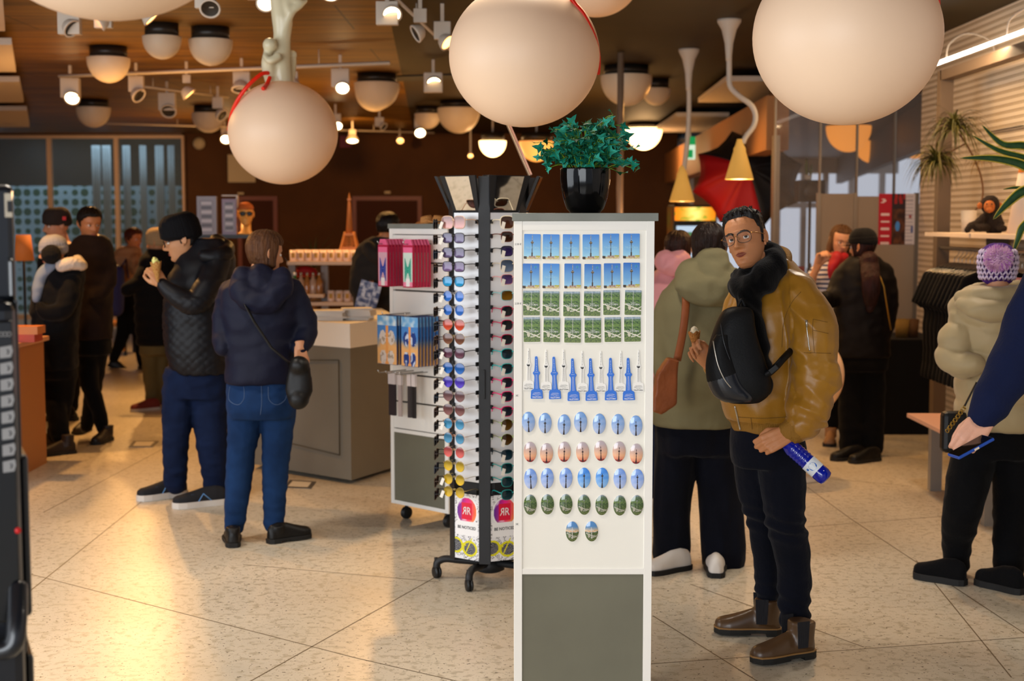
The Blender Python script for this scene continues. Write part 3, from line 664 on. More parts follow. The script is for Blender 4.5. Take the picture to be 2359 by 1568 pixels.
A = rect_magnet(skyp('3f83d6', 'aee0ee'), 1, mt_ptext, -.0045); B = rect_magnet(skyp('2a6cc4', 'a4d4ec', logo=True)); Cc = rect_magnet(aerial(), 1, mt_wtext, -.006)
K = lambda x: 1170 + x / 3.266
KY = lambda y: 480 + y / 3.266
rows = [('topmost row', 'blue sky tower picture', [121, 262, 412, 562, 712, 867], [195, 197, 197, 198, 192, 192], A), ('second blue row', 'deeper blue tower picture', [112, 262, 425, 575, 722, 868], [420, 420, 420, 423, 418, 413], B),
        ('upper green row', 'green aerial forest picture', [115, 262, 417, 572, 718, 880], [620, 625, 627, 625, 617, 617], Cc), ('lower green row', 'green aerial forest picture', [118, 268, 425, 577, 727, 875], [820, 822, 825, 825, 820, 818], Cc)]
for r, (rn, dn, xs, ys, pr_) in enumerate(rows):
    for i, (x, y) in enumerate(zip(xs, ys)):
        q = A if (r == 1 and i == 1) else pr_; hgt = 182 if r != 1 else 176
        place(q, used, K(x + 62), KY(y + hgt / 2), 'rectangular magnet, %s, %s from left in the %s' % (dn, ORD[i], rn), 'rectangular tower magnets', (rnd(r, i) - .5) * 2.4)
# tower-shaped magnets
def tower_outline(h, base_w, ball_w, neck, top_w, k=1.0):
    L = [(base_w * .96, 0), (base_w, .03 * h), (base_w * .93, .18 * h), (base_w * .8, .21 * h), (neck * 1.5, .225 * h), (neck * 1.25, .26 * h), (neck, .50 * h), (neck * 1.1, .55 * h), (ball_w, .595 * h), (ball_w, .615 * h), (neck * 1.05, .655 * h), (top_w * 1.15, .8 * h), (top_w, .975 * h), (top_w * .5, h)]
    return L + [(-x, z) for x, z in reversed(L)]
def tower_magnet(white):
    h = .1365 if white else .139; bw = .0183 if white else .0200; ol = tower_outline(h, bw, .0095 if white else .0117, .0052 if white else .0068, .0026 if white else .0044)
    t = MB().prism(ol, 0, .002, 0, plateM()).build('tower_magnet', mat('magnet_white', 'f3f1ec', .35) if white else mat('magnet_blue', '2f72d8', .35), bevel=.0004)
    ink = mt_ink if white else mt_wtext; m = MB(); y = -.0024
    def ln(a, b, w=.0003): 
        a = V((a[0], y, a[1])); b = V((b[0], y, b[1])); n = (b - a).normalized(); n = V((-n.z, 0, n.x)) * w; m.add([a - n, b - n, b + n, a + n], [(0, 1, 2, 3)])
    s = 1
    for k in range(11): ln((0, .235 * h + k * .031 * h), (0, .25 * h + k * .031 * h), .00035)
    for q in (-1, 1): ln((q * .0026, .235 * h), (q * .0016, .57 * h), .00025)
    for k in range(7): ln((0, .66 * h + k * .042 * h), (0, .685 * h + k * .042 * h), .0004 if k % 2 else .0006)
    bz = .61 * h; m.add([(-.006, y, bz), (.006, y, bz), (.004, y, bz - .004), (0, y, bz - .006), (-.004, y, bz - .004)], [(4, 3, 2, 1, 0)]) if white else None
    ln((-.006, bz + .002), (.006, bz + .002), .0003)
    zb = .115 * h
    for a, b in (((-.013, zb - .001), (-.008, zb + .004)), ((-.008, zb + .004), (.006, zb + .0045)), ((.006, zb + .0045), (.014, zb + .001)), ((-.014, zb - .003), (.0, zb - .001)), ((0, zb - .001), (.014, zb - .0035)), ((-.006, zb + .001), (.010, zb + .002)), ((-.010, zb - .002), (-.005, zb + .002))): ln(a, b, .00028)
    put_text(m, 'TELETORN', .0066, (0, y, .034 * h), sx=.95, bold=.012); put_text(m, 'TALLINN', .0026, (0, y, .075 * h), sx=1.4)
    m.build('lettering', ink, t); return t
TW, TB = tower_magnet(True), tower_magnet(False)
for i, (x, y) in enumerate(zip([155, 288, 420, 561, 699, 845, 981], [1365, 1375, 1373, 1385, 1385, 1385, 1378])): place(TW, used, K(x), KY(y), 'white tower shaped magnet with line drawing, %s white one from the left' % ORD[i], 'tower shaped magnets', (rnd(i, 4) - .5) * 2)
for i, (x, y) in enumerate(zip([218, 355, 495, 630, 775, 910], [1430, 1433, 1446, 1445, 1442, 1442])):
    o = place(TB, used, K(x), KY(y), 'bright blue tower shaped magnet, %s blue one from the left' % ORD[i], 'tower shaped magnets', [-1, -2, -2, -2, -1, -1.5][i]); o.location.y -= .0024
OV = [oval_magnet(skyoval('6f9ede', 'b9c6e6', .5)), oval_magnet(sunset), oval_magnet(skyoval('6c96e4', 'c0cdf0')), oval_magnet(aerial(1)), oval_magnet(evening, 1), oval_magnet(skyoval('2f80e4', '9cc8f4'))]
ov_rows = [('hazy blue tower picture', [(111, 168), (201, 174), (304, 182), (393, 168), (494, 178), (595, 180), (692, 188)]), ('red sunset tower picture', [(120, 330), (209, 337), (305, 329), (404, 331), (502, 324), (601, 328), (694, 340)]),
           ('pale blue dark tower picture', [(123, 475), (213, 472), (314, 471), (412, 470), (510, 470), (606, 474), (700, 477)]), ('dark green aerial picture', [(121, 615), (214, 613), (314, 612), (412, 615), (508, 617), (605, 619), (697, 618)]),
           ('evening skyline picture in the bottom pair', [(348, 760), (452, 759)])]
for r, (dn, ps) in enumerate(ov_rows):
    for i, (x, y) in enumerate(ps):
        pr_ = OV[5] if (r == 2 and i in (3, 4)) else OV[r]
        place(pr_, used, 1170 + x / 2.347, 900 + y / 2.347, 'oval domed magnet with %s, %s from the left' % (dn, ORD[i]), 'oval tower magnets', (rnd(r, i, 5) - .5) * 5)
# ---- ivy in black pot
pc = V((at(1348, 440, 4.84).x, 4.84, HS + .026)); ph = .152; pr0 = m_px(57, 4.84)
pot = thing('flower_pot', 'glossy black fluted ceramic pot on top of the magnet stand', 'flower pot', pc)
prof = [(.045, .0), (.05, .001), (.056, .008)] + [(pr0 * (.70 + .30 * math.sin(R(a))), .008 + (ph - .02) * (a / 90) ** 1.25) for a in range(8, 91, 9)] + [(pr0 * 1.005, ph - .004), (pr0, ph), (pr0 * .93, ph - .001), (pr0 * .9, ph - .02)]
mt_pot = mat('black_glazed_ceramic', '050506', .10, spec=.35)
MB().lathe(prof, 96, cap=True, flute=lambda a, z: (.012 * abs(math.sin(a * PI * 22)) * smooth(.03, .07, z) * (1 - smooth(ph - .012, ph - .006, z)) if z > .02 else 0)).build('pot', mt_pot, pot)
ivy = thing('ivy_plant', 'dense artificial green ivy growing out of the black pot', 'ivy', (pc.x, pc.y, pc.z + ph - .02))
random.seed(4)
def leaf_pts(s):
    ol = [(0, 0), (.16, -.16), (.38, -.12), (.30, .08), (.44, .12), (.72, .26), (.40, .38), (.26, .46), (.20, .70), (0, 1.10)]
    L = [(x * s, y * s) for x, y in ol] + [(-x * s, y * s) for x, y in reversed(ol[1:-1])]; return L
lm = [MB(), MB(), MB()]; sm = MB(); vm = MB()
def leaf(P, d, s, up):
    d = d.normalized(); side = d.cross(up).normalized(); n = side.cross(d).normalized(); pts = leaf_pts(s); b = random.choice(lm); fold = random.uniform(.10, .30)
    cen = [P + d * (s * .35)]; vs = [P + d * y + side * x + n * (abs(x) * fold - .25 * (y / s) ** 2 * s * .5) for x, y in pts]
    c = P + d * (s * .38) - n * s * .03; k = len(vs); b.add(vs + [c], [(i, (i + 1) % k, k) for i in range(k)], 0, False)
    for tx, ty in ((0, .95), (.5, .12), (-.5, .12)):
        e = P + d * (ty * s) + side * (tx * s) + n * (abs(tx) * s * fold - .25 * ty ** 2 * s * .5 + s * .02); vm.tube([P + n * .0006, (P + e) / 2 + n * s * .03, e], [s * .022, s * .016, s * .005], 4)
stems = []
for k in range(84):
    a = random.uniform(0, 2 * PI); el = random.uniform(.05, 1) ** .8; out = random.uniform(.35, 1)
    rx = .115 * out; top = .03 + .150 * el * (1.15 - .55 * out)
    stems.append((a, rx, top))
for tx, tz in ((-.11, .150), (-.148, .055), (-.175, .105), (.09, .195), (.118, .165), (.05, .165), (-.04, .155), (.155, .04), (.170, .015), (.165, .085), (-.135, .015), (.12, -.0), (-.15, .075), (.0, .160), (.03, .150)):
    stems.append((None, tx, tz))
for a, rx, top in stems:
    if a is None: e = V((rx, random.uniform(-.05, .03), top)); 
    else: e = V((rx * math.cos(a) * 1.25, rx * math.sin(a), top))
    s0 = V((e.x * .25, e.y * .25, 0)); mid = V((e.x * .6, e.y * .6, e.z * .75 + .02))
    P = spline([tuple(s0), tuple(mid), tuple(e)], 5); sm.tube(P, [.0016 - .0006 * i / len(P) for i in range(len(P))], 5)
    for j in range(4 if a is None else 5):
        t = 1 - j * .17; q = V(P[int((len(P) - 1) * max(.2, t))]); d = (V((e.x, e.y, 0)) * 4 + V((random.uniform(-.9, .9), random.uniform(-1.6, .1), random.uniform(-.7, .6)))).normalized()
        if j == 0 and a is None: d = V((d.x, d.y, abs(d.z) * .4)).normalized()
        pp = q + d * random.uniform(.008, .02); sm.tube([q, pp], .0009, 4); leaf(pp, d, random.uniform(.021, .035) * (.8 if j == 0 and a is None else 1), V((random.uniform(-.5, .5), -1, random.uniform(.0, 1.1))).normalized())
for i, c in enumerate(['0f6a5a', '0a4636', '2a947e']): lm[i].build('foliage', mat('ivy_leaf_%d' % i, c, .6, spec=.2, noise_s=60, noise_c=['148a72', '0d5a3a', '3cae9a'][i]), ivy)
sm.build('stems', mat('ivy_stem', '6f9a1e', .5), ivy); vm.build('leaf_veins', mat('ivy_vein', '4f8f2a', .5), ivy)
# ================================================================== SUNGLASSES RACK
RC = V((-.104, 6.472, 0)); RR = .185; FA = 234.4
rack = thing('sunglasses_rack', 'black six sided rotating rack of sunglasses with mirrors on top and castors', 'sunglasses rack', RC)
def pol(a, r, z=0): return V((r * math.cos(R(a)), r * math.sin(R(a)), z))
z0, z1, z2 = .12, 1.685, 1.845
mt_rack = mat('rack_black_metal', '17181b', .5); mt_face = mat('rack_face_white', 'e4e6ea', .22, coat=.3); mt_mirror = mat('mirror', 'e8e8e6', .03, 1.0)
MB().prism([tuple(pol(a, .163).xy) for a in [FA + 30 * k + 15 for k in range(12)]], z0, z1 + .05).build('core', mat('rack_core', '1a1b1e', .6), rack)
for k in range(6):
    a = FA + 30 + 60 * k; M = Matrix.Rotation(R(a + 90), 4, 'Z')
    d = RR * math.cos(R(7.8)); m = MB().box((-.0265, -d - .004, z0 - .01), (.0265, -d + .02, z2), M=M); 
    if k == 0: m.box((-.004, -d - .014, .86), (.004, -d - .004, .99), M=M)
    m.build('post', mt_rack, rack, bevel=.002)
    a = FA + 60 * k; M = Matrix.Rotation(R(a + 90), 4, 'Z'); d = .171; hw = .068
    MB().box((-hw, -d, .48), (hw, -d + .006, z1), M=M).build('face_panel', mt_face, rack)
    # tilted mirror head
    b = V((0, -d, z1 + .005)); t_ = V((0, -d - .065, z2 + .002)); w0, w1 = .07, .098
    MB().add([(-w0, b.y, b.z), (w0, b.y, b.z), (w1, t_.y, t_.z), (-w1, t_.y, t_.z), (-w0, b.y + .012, b.z), (w0, b.y + .012, b.z), (w1, t_.y + .012, t_.z), (-w1, t_.y + .012, t_.z)], [(0, 1, 2, 3), (7, 6, 5, 4), (0, 4, 5, 1), (1, 5, 6, 2), (2, 6, 7, 3), (3, 7, 4, 0)], M=M).build('mirror_frame', mt_rack, rack)
    n = V((0, -.001, 0)); w = .062; MB().add([(-w * .86, b.y - .0025, b.z + .006), (w * .86, b.y - .0025, b.z + .006), (w * 1.06, t_.y - .002, t_.z - .004), (-w * 1.06, t_.y - .002, t_.z - .004)], [(0, 1, 2, 3)], M=M).build('mirror', mt_mirror, rack)
    # printed foot panel
    def doodle(u, v, k=k):
        c = h2('e9e9ec'); q = nz((u * 9 + k, v * 22, 1)); q2 = math.sin((u * 3 + v * 9 + 2 * nz((u * 3, v * 5, k))) * 26)
        if q > .12 and q2 > .45: c = h2('3a3a40')
        if abs(q - .1) < .02: c = h2('222226')
        dx = (u - .50) / .40; dy = (v - .735) / .205; rr = dx * dx + dy * dy
        if rr < 1.25: c = h2('f4f4f4')
        if rr < 1:
            c = mixc('4a2a9a', 'f0208a', u * 2.2 - .1) if u < .5 else mixc('f0208a', 'f8a01c', u * 2.1 - 1.15); c = mixc(c, 'f8c83a', smooth(.0, .9, -dy) * .6 * (u)); c = mixc(c, 'f4f4f8', .7 * smooth(.2, .5, nz((u * 6, v * 9, 2))))
            if abs(dx) < .55 and abs(dy) < .62: c = h2('e0123c')
        if abs(v - .475) < .11 and .06 < u < .94: c = h2('f2f2f3')
        # yellow sunglasses drawing
        for cx, cy in ((.04, .20), (.62, .17)):
            e = ((u - cx) / .30) ** 2 + ((v - cy) / .115) ** 2; 
            if e < 1: c = h2('26262a') if q2 > -.2 else h2('8a8a90')
            if .62 < e < 1.12: c = h2('e0d81a')
        if abs(v - .23 - .02 * math.sin(u * 9)) < .014 and .25 < u < .45: c = h2('e0d81a')
        if abs((v - .25) - (u - .62) * .9) < .02 and .45 < u < .75 and v < .34: c = h2('e0d81a')
        return tolin(c)
    hh = .300
    g = MB().grid(2 * hw, hh, 56, 110, doodle, 0, M=M @ Matrix.Translation((0, -d - .001, z0 + hh / 2 + .003)))
    fp = g.build('printed_foot_panel', mt_print, rack)
    tx = MB(); zc = z0 + .003
    put_text(tx, 'BE NOTICED', .019, (0, 0, zc + .145), 0, M @ Matrix.Translation((0, -d - .0018, 0)), bold=.02, sx=.95)
    put_text(tx, 'R', .05, (.012, 0, zc + hh * .735), 1, M @ Matrix.Translation((0, -d - .0018, 0)), sx=.8); put_text(tx, 'R', .05, (-.012, 0, zc + hh * .735), 1, M @ Matrix.Translation((0, -d - .0018, 0)), sx=-.8)
    tx.build('lettering', [mt_ink, mt_wtext], rack)
MB().lathe([(.03, z2 - .02), (.03, z2 + .01), (.0, z2 + .011)], 20, cap=False).build('cap', mt_rack, rack)
MB().lathe([(.05, .035), (.07, .045), (.06, .08), (.04, .12)], 24).build('hub', mt_rack, rack)
for k in range(5):
    a = 178 + 71 * k; e = pol(a, .245)
    MB().tube(spline([(0, 0, .075), tuple(pol(a, .14, .085)), tuple(pol(a, .205, .09)), tuple(pol(a, .24, .075)), tuple(pol(a, .246, .05))], 5), .017, 12).build('base_leg', mt_rack, rack)
    caster(rack, e.x, e.y, r=.028, ang=R([30, 20, 60, 10, 80][k]))
# tilted leaflet holder on top, seen edge-on
p0 = at(1221, 405, 6.42); p1 = at(1160, 264, 6.42); ax = (p1 - p0); Lh = ax.length; 
o = MB().box((-.006, -.09, 0), (.0, .09, Lh), 0).box((.001, -.085, .0), (.010, .085, Lh * .93), 1).build('tilted_sign', [mt_gloss if False else mat('sign_back', 'a98a6c', .35), mat('sign_photo', '7d4c40', .3, noise_s=9, noise_c='d9a58a')], bevel=.0006)
o.location = p0; o.rotation_euler = (0, math.atan2(ax.x, ax.z), 0); tag(o, 'thin tilted sign board standing on the sunglasses rack top, seen edge-on', 'sign')
# glasses
def outline(kind, n=22):
    out = []
    for k in range(n):
        a = 2 * PI * k / n; c, s_ = math.cos(a), math.sin(a)
        if kind == 'round': x, z = .0235 * c, .0235 * s_
        elif kind == 'square': x, z = .027 * abs(c) ** .55 * (1 if c > 0 else -1), .021 * abs(s_) ** .55 * (1 if s_ > 0 else -1)
        elif kind == 'big': x, z = .031 * abs(c) ** .6 * (1 if c > 0 else -1), .027 * abs(s_) ** .6 * (1 if s_ > 0 else -1)
        elif kind == 'aviator': x, z = .027 * c * (1 + .08 * s_), .0245 * s_ - .003 * c * 0; x *= (1 if s_ > 0 else 1 - .18 * s_ * s_)
        else: x, z = .026 * abs(c) ** .7 * (1 if c > 0 else -1) * (1 + .08 * s_), .0215 * abs(s_) ** .75 * (1 if s_ > 0 else -1)
        out.append((x, z))
    return out
_gm = {}
def gmesh(kind, what, m, side=1):
    key = (kind, what, m.name, side)
    if key in _gm: return _gm[key]
    ol = outline(kind); b = MB(); cx = .033; thin = kind in ('round', 'aviator'); rr = .0011 if thin else .0024
    if what == 'frame':
        for s in (-1, 1):
            P = [(s * cx + x, .0, z) for x, z in ol]; b.tube(P + P[:2], rr, 6, cap=False)
            b.tube([(s * (cx + .025), 0, .010), (s * (cx + .033), .004, .011)], rr * 1.3, 6)
        b.tube([(-.010, 0, .008), (0, -.003, .011), (.010, 0, .008)], rr * 1.1, 6)
        if thin: b.tube([(-.012, 0, .014), (0, -.001, .016), (.012, 0, .014)], rr, 6)
    elif what == 'lens':
        b.add([(x, -.002, z) for x, z in ol] + [(0, -.005, 0)], [(i, (i + 1) % len(ol), len(ol)) for i in range(len(ol))][::-1], 0, True)
    else: b.tube(spline([(0, 0, .011), (0, .04, .012), (0, .07, .010), (0, .082, .002), (0, .085, -.010)], 3), .0012 if thin else .0022, 6)
    me = b.mesh(what); me.materials.append(m); _gm[key] = me; return me
def gobj(nm, me, parent, loc=(0, 0, 0)):
    o = bpy.data.objects.new(nm, me); COL.objects.link(o); o.parent = parent; o.location = loc; return o
mt_tagp = mat('paper_tag', 'e8e4da', .6)
def fcol(c, metal=0): return mat('spectacle_frame_' + c, c, .25, metal)
def lcol(c):
    k = 'spectacle_lens_' + c
    if k in _mats: return _mats[k]
    m = mat(k, c, .10, .1, coat=.15); nt = m.node_tree; N = nt.nodes.new; L = nt.links.new; tc = N('ShaderNodeTexCoord'); sp = N('ShaderNodeSeparateXYZ'); mr = N('ShaderNodeMapRange'); mx = N('ShaderNodeMix'); mx.data_type = 'RGBA'
    L(tc.outputs['Object'], sp.inputs[0]); L(sp.outputs[2], mr.inputs[0]); mr.inputs[1].default_value = -.022; mr.inputs[2].default_value = .018; L(mr.outputs[0], mx.inputs[0])
    q = lin(c); mx.inputs[6].default_value = tuple(x * .95 for x in q[:3]) + (1,); mx.inputs[7].default_value = tuple(x * .28 for x in q[:3]) + (1,); L(mx.outputs[2], nt.nodes['Principled BSDF'].inputs['Base Color']); return m
def sunglasses(loc, rz, kind, fc, lc, lab, group, tg=False):
    t = thing('sunglasses', lab, 'sunglasses', loc, rz, group); metal = .8 if kind in ('round', 'aviator') and fc not in ('101114',) else 0
    fm = fcol(fc, metal); lm_ = lcol(lc); gobj('frame', gmesh(kind, 'frame', fm), t)
    for s in (-1, 1): gobj('lens', gmesh(kind, 'lens', lm_), t, (s * .033, 0, 0)); gobj('temple', gmesh(kind, 'temple', fm), t, (s * .066, .004, 0))
    if tg:
        key = ('tag',)
        if key not in _gm: m = MB().box((-.008, -.0005, -.032), (.008, .0005, 0)).mesh('price_tag'); m.materials.append(mt_tagp); _gm[key] = m
        g = gobj('price_tag', _gm[key], t, (-.052, -.012, .002)); g.rotation_euler = (R(-10), R(18), 0)
    return t
left = [(512, 'big', 'd8b49a', 'c98d84', 'pinkish brown square'), (548, 'square', '2a2422', '6a5c84', 'dark framed purple tinted'), (582, 'square', '2a2422', '67557e', 'dark framed violet'), (614, 'square', '2a2422', '7a5f8e', 'dark framed mauve'), (648, 'wayf', '23201f', '15a3e0', 'cyan mirrored'),
        (682, 'round', 'c8c4c0', '2f7ae0', 'round blue'), (714, 'round', 'c8c4c0', '2d74d8', 'second round blue'), (748, 'aviator', 'd0a070', 'e2502e', 'orange red aviator'), (780, 'aviator', 'c8a878', '7e4c34', 'brown gradient aviator'), (813, 'wayf', '2a2422', '713f55', 'plum tinted'), (848, 'aviator', '606468', '1a6fd0', 'blue green mirrored aviator'), (880, 'aviator', '606468', '5a3fd8', 'purple mirrored aviator'),
        (912, 'aviator', 'c8b8a8', '82585a', 'brown rose aviator'), (944, 'aviator', 'c8b8a8', '85504f', 'second brown rose aviator'), (976, 'round', 'd09a78', '4aa6d8', 'pale blue copper framed'), (1009, 'round', 'd09a78', '4a9fce', 'second pale blue copper framed'), (1041, 'round', 'd0a880', 'e8625e', 'coral red round'), (1073, 'round', 'c8b070', 'ecc41c', 'yellow round upper'), (1104, 'round', 'c8b070', 'f0c822', 'yellow round middle'), (1133, 'round', 'c8b070', 'ecc428', 'yellow round lowest')]
right = [(512, 'big', 'e8dcc0', '5a3424', 'cream framed brown'), (545, 'square', '6a2c14', '3a2016', 'tortoise framed'), (578, 'square', '101114', '3a2c6e', 'thick black framed purple'), (612, 'big', 'd8c8b0', '6f86a8', 'clear framed smoke blue'), (643, 'square', 'e0a0a0', '6a4f90', 'pink framed violet'), (680, 'square', '8ac4c4', '8c6418', 'aqua framed amber'),
         (716, 'wayf', 'c01c50', '27343e', 'black and magenta upper'), (748, 'wayf', 'c01c50', '27343e', 'black and magenta middle'), (781, 'wayf', 'c01c50', '27343e', 'black and magenta lower'), (814, 'wayf', '18b4b4', '1f3a48', 'turquoise framed upper'), (848, 'wayf', '18b4b4', '1f3a48', 'turquoise framed lower'), (880, 'wayf', 'f01e78', '2c3040', 'hot pink framed upper'), (912, 'wayf', 'f01e78', '2c3040', 'hot pink framed middle'),
         (946, 'wayf', 'f01e78', '2c3040', 'hot pink framed lower'), (977, 'aviator', 'a8d048', '6a4a18', 'lime framed brown upper'), (1011, 'aviator', 'a8d048', '5a3c14', 'lime framed brown lower'), (1046, 'wayf', '14343c', '1c3c4c', 'black teal topmost'), (1077, 'wayf', '0f8f8c', '1a3e48', 'black teal second'), (1108, 'wayf', '0f8f8c', '1a3e48', 'black teal third'), (1138, 'wayf', '0f8f8c', '1a3e48', 'black teal lowest')]
for k, (face, off, lst, side) in enumerate([(FA, .092, left, 'column facing the mirrors left front'), (FA + 60, .10, right, 'column beside the magnet stand')]):
    for i, (y, kind, fc, lc, d) in enumerate(lst):
        p = pol(face, .171 + off) + RC; z = at(1150, y, p.y).z
        sunglasses((p.x, p.y, z), R(face + 90), kind, fc, lc, '%s sunglasses %s %s' % (d, ['at the top', 'just under the top', 'third down'][i] if i < 3 else 'in row %s' % ['', '', '', 'four', 'five', 'six', 'seven', 'eight', 'nine', 'ten', 'eleven', 'twelve', 'thirteen', 'fourteen', 'fifteen', 'sixteen', 'seventeen', 'eighteen', 'nineteen', 'twenty'][i], 'of the left rack column' if k == 0 else 'of the column beside the magnet stand'),
                   'sunglasses on the rotating rack', tg=rnd(i, k) > .4)
dk = ['14161a', '2a1a14', '1a2838', '3a2418', '101114']
for i, (y, *_r) in enumerate(left):
    p = pol(FA - 60, .171 + .075) + RC; z = at(1010, y + 4, p.y).z
    sunglasses((p.x, p.y, z), R(FA - 60 + 90), ['wayf', 'square'][i % 2], dk[i % 5], ['20262c', '3c2a22', '2a2a44'][i % 3], 'dark sunglasses seen side on, %s down the rack edge facing the slatwall' % ['one', 'two', 'three', 'four', 'five', 'six', 'seven', 'eight', 'nine', 'ten', 'eleven', 'twelve', 'thirteen', 'fourteen', 'fifteen', 'sixteen', 'seventeen', 'eighteen', 'nineteen', 'twenty'][i], 'sunglasses on the rotating rack', tg=rnd(i, 9) > .45)
hk = MB()
for face in (FA, FA + 60):
    for i in range(20):
        for s in (-1, 1):
            M = Matrix.Rotation(R(face + 90), 4, 'Z'); z = at(1150, 512 + 33 * i, 6.25).z; hk.box((s * .066 - .002, -.19, z - .006), (s * .066 + .002, -.172, z + .012), M=M)
hk.build('hooks', mt_rack, rack)
# ================================================================== PEOPLE: BUILDERS
import bisect
def interp(tab, z):
    ks = [a for a, b in tab]; i = max(1, min(len(ks) - 1, bisect.bisect(ks, z))); a, b = tab[i - 1], tab[i]; t = (z - a[0]) / (b[0] - a[0]); t = max(0, min(1, t)); return a[1] + (b[1] - a[1]) * t
HW = [(-.118, .020), (-.112, .032), (-.10, .042), (-.085, .050), (-.06, .060), (-.03, .067), (0, .071), (.03, .0745), (.055, .074), (.075, .068), (.092, .057), (.105, .042), (.114, .024), (.118, .004)]
HF = [(-.118, .060), (-.112, .074), (-.10, .083), (-.085, .085), (-.06, .0865), (-.03, .089), (0, .091), (.03, .094), (.055, .089), (.075, .079), (.092, .062), (.105, .044), (.114, .024), (.118, .004)]
HB = [(-.118, -.030), (-.112, -.022), (-.10, -.005), (-.085, .015), (-.06, .050), (-.03, .078), (0, .094), (.03, .101), (.055, .097), (.075, .086), (.092, .069), (.105, .049), (.114, .027), (.118, .004)]
def headpt(th, z, off=0):
    w, f, b = interp(HW, z), interp(HF, z), interp(HB, z); c, s_ = math.cos(th), math.sin(th)
    x = w * (abs(c) ** .92) * (1 if c > 0 else -1); y = -f * abs(s_) ** .88 if s_ < 0 else b * abs(s_) ** .9
    p = V((x, y, z)); 
    if off: n = V((c / max(w, .02), (s_) / (.085), z / .118 * 9)); n = V((c, s_, z / .118 * .9 if z > 0 else 0)).normalized(); p = p + n * off
    return p
def g2(x, z, cx, cz, sx, sz): return math.exp(-((x - cx) / sx) ** 2 - ((z - cz) / sz) ** 2)
def face_d(x, z):
    d = 0; ax = abs(x)
    if z < .03 and z > -.06:
        amp = .022 * smooth(.024, -.030, z) * (1 - smooth(-.036, -.046, z) if True else 1) if z > -.046 else 0
        k = (1 - smooth(-.034, -.047, -(-z)) ) if False else 1
        t = smooth(.024, -.030, z); fall = 1 - smooth(.034, .045, -z); d += (.004 + .026 * t) * fall * math.exp(-(x / (.0080 + .0045 * t)) ** 2)
        d += .0115 * g2(ax, z, .0135, -.034, .0068, .0080)
    d -= .0125 * g2(ax, z, .031, .004, .018, .012); d += .0035 * g2(ax, z, .028, .024, .02, .008)
    d += .004 * g2(ax, z, .042, -.022, .018, .018); d -= .004 * g2(ax, z, .045, -.065, .014, .02)
    d += .0062 * g2(x, z, 0, -.0585, .019, .0042) + .0070 * g2(x, z, 0, -.069, .0165, .0050) - .0050 * g2(x, z, 0, -.0636, .022, .0018) + .002 * g2(x, z, 0, -.06, .03, .018)
    d -= .0035 * g2(x, z, 0, -.079, .014, .005) + .0015 * g2(x, z, 0, -.049, .004, .006); d += .006 * g2(x, z, 0, -.098, .018, .013)
    return d
mt_skin = {}
def skinmat(c, r=.48): return mat('skin_' + c, c, r, sub=.12, noise_s=20, noise_c=c, bump=.12, bump_s=260)
def head_geo(mb, M, na=72, nzs=80, lips=1):
    rs = []
    for j in range(nzs + 1):
        t = j / nzs; z = -.118 * math.cos(PI * t) * 1.0; z = z * .35 + .65 * (-.118 + .236 * t); r = []
        for i in range(na):
            u = i / na; th = 2 * PI * u; th = th - .38 * math.sin(2 * (th + PI / 2)) * (.5 if math.sin(th) > 0 else 1) * 0 + 0
            p = headpt(th, z)
            if p.y < 0: p.y -= face_d(p.x, z) * smooth(0, .05, -p.y)
            r.append(p)
        rs.append(r)
    n = na; vs = [p for r in rs for p in r]; fs = []; ms = []
    k = len(mb.v); mb.v += [M @ p for p in vs]
    for j in range(nzs):
        for i in range(n):
            a = j * n + i; b = j * n + (i + 1) % n; c = (vs[a] + vs[b + n]) / 2
            mb.f.append([k + a, k + b, k + b + n, k + a + n]); mb.m.append(0); mb.s.append(True); mb.c.append(None)
    mb.f.append([k + i for i in range(n - 1, -1, -1)]); mb.m.append(0); mb.s.append(True); mb.c.append(None)
    mb.f.append([k + nzs * n + i for i in range(n)]); mb.m.append(0); mb.s.append(True); mb.c.append(None)
    if lips:
        def fs_(x, z, o): p = headpt(-PI / 2, z); th = -PI / 2 + math.asin(max(-1, min(1, x / interp(HW, z)))) ; q = headpt(th, z); w_ = interp(HW, z); y = -interp(HF, z) * (1 - min(1, abs(x) / w_) ** (1 / .46)) ** .44; return V((x, y - face_d(x, z) - o, z))
        for zc, up in ((-.0635, 1), (-.0640, -1)):
            rs_ = []
            for i in range(17):
                x = -.0240 + .048 * i / 16; u_ = x / .0240; hh = (.0080 * (1 - abs(u_) ** 1.7) * (1 - .28 * math.exp(-(x / .004) ** 2)) if up > 0 else -.0098 * (1 - abs(u_) ** 2.2)); cz = zc - .0015 * abs(u_) ** 2 * (-1)
                rs_.append([fs_(x, cz + hh * k / 5, .0002 + .0022 * math.sin(PI * min(1, k / 5)) * (1 - abs(u_) ** 3)) for k in range(6)])
            mb.rings(rs_, 1, cap=False, M=M, closed=False)
    for s in (-1, 1):   # ears
        rot = Matrix.Rotation(s * R(22), 3, 'Z') @ Matrix.Rotation(R(-12), 3, 'X')
        re_ = Matrix.Rotation(-s * R(20), 3, 'Z'); ec = V((s * .0765, .011, .001)); mb.ball(ec, (.0055, .0165, .0275), 0, M, rot=re_); rim = [ec + re_ @ V((s * .0022, .0155 * math.cos(R(a)), .026 * math.sin(R(a)))) for a in range(-80, 200, 20)]
        mb.tube(rim, .0034, 8, 0, M); mb.ball((s * .076, .003, -.028), (.005, .007, .009), 0, M)
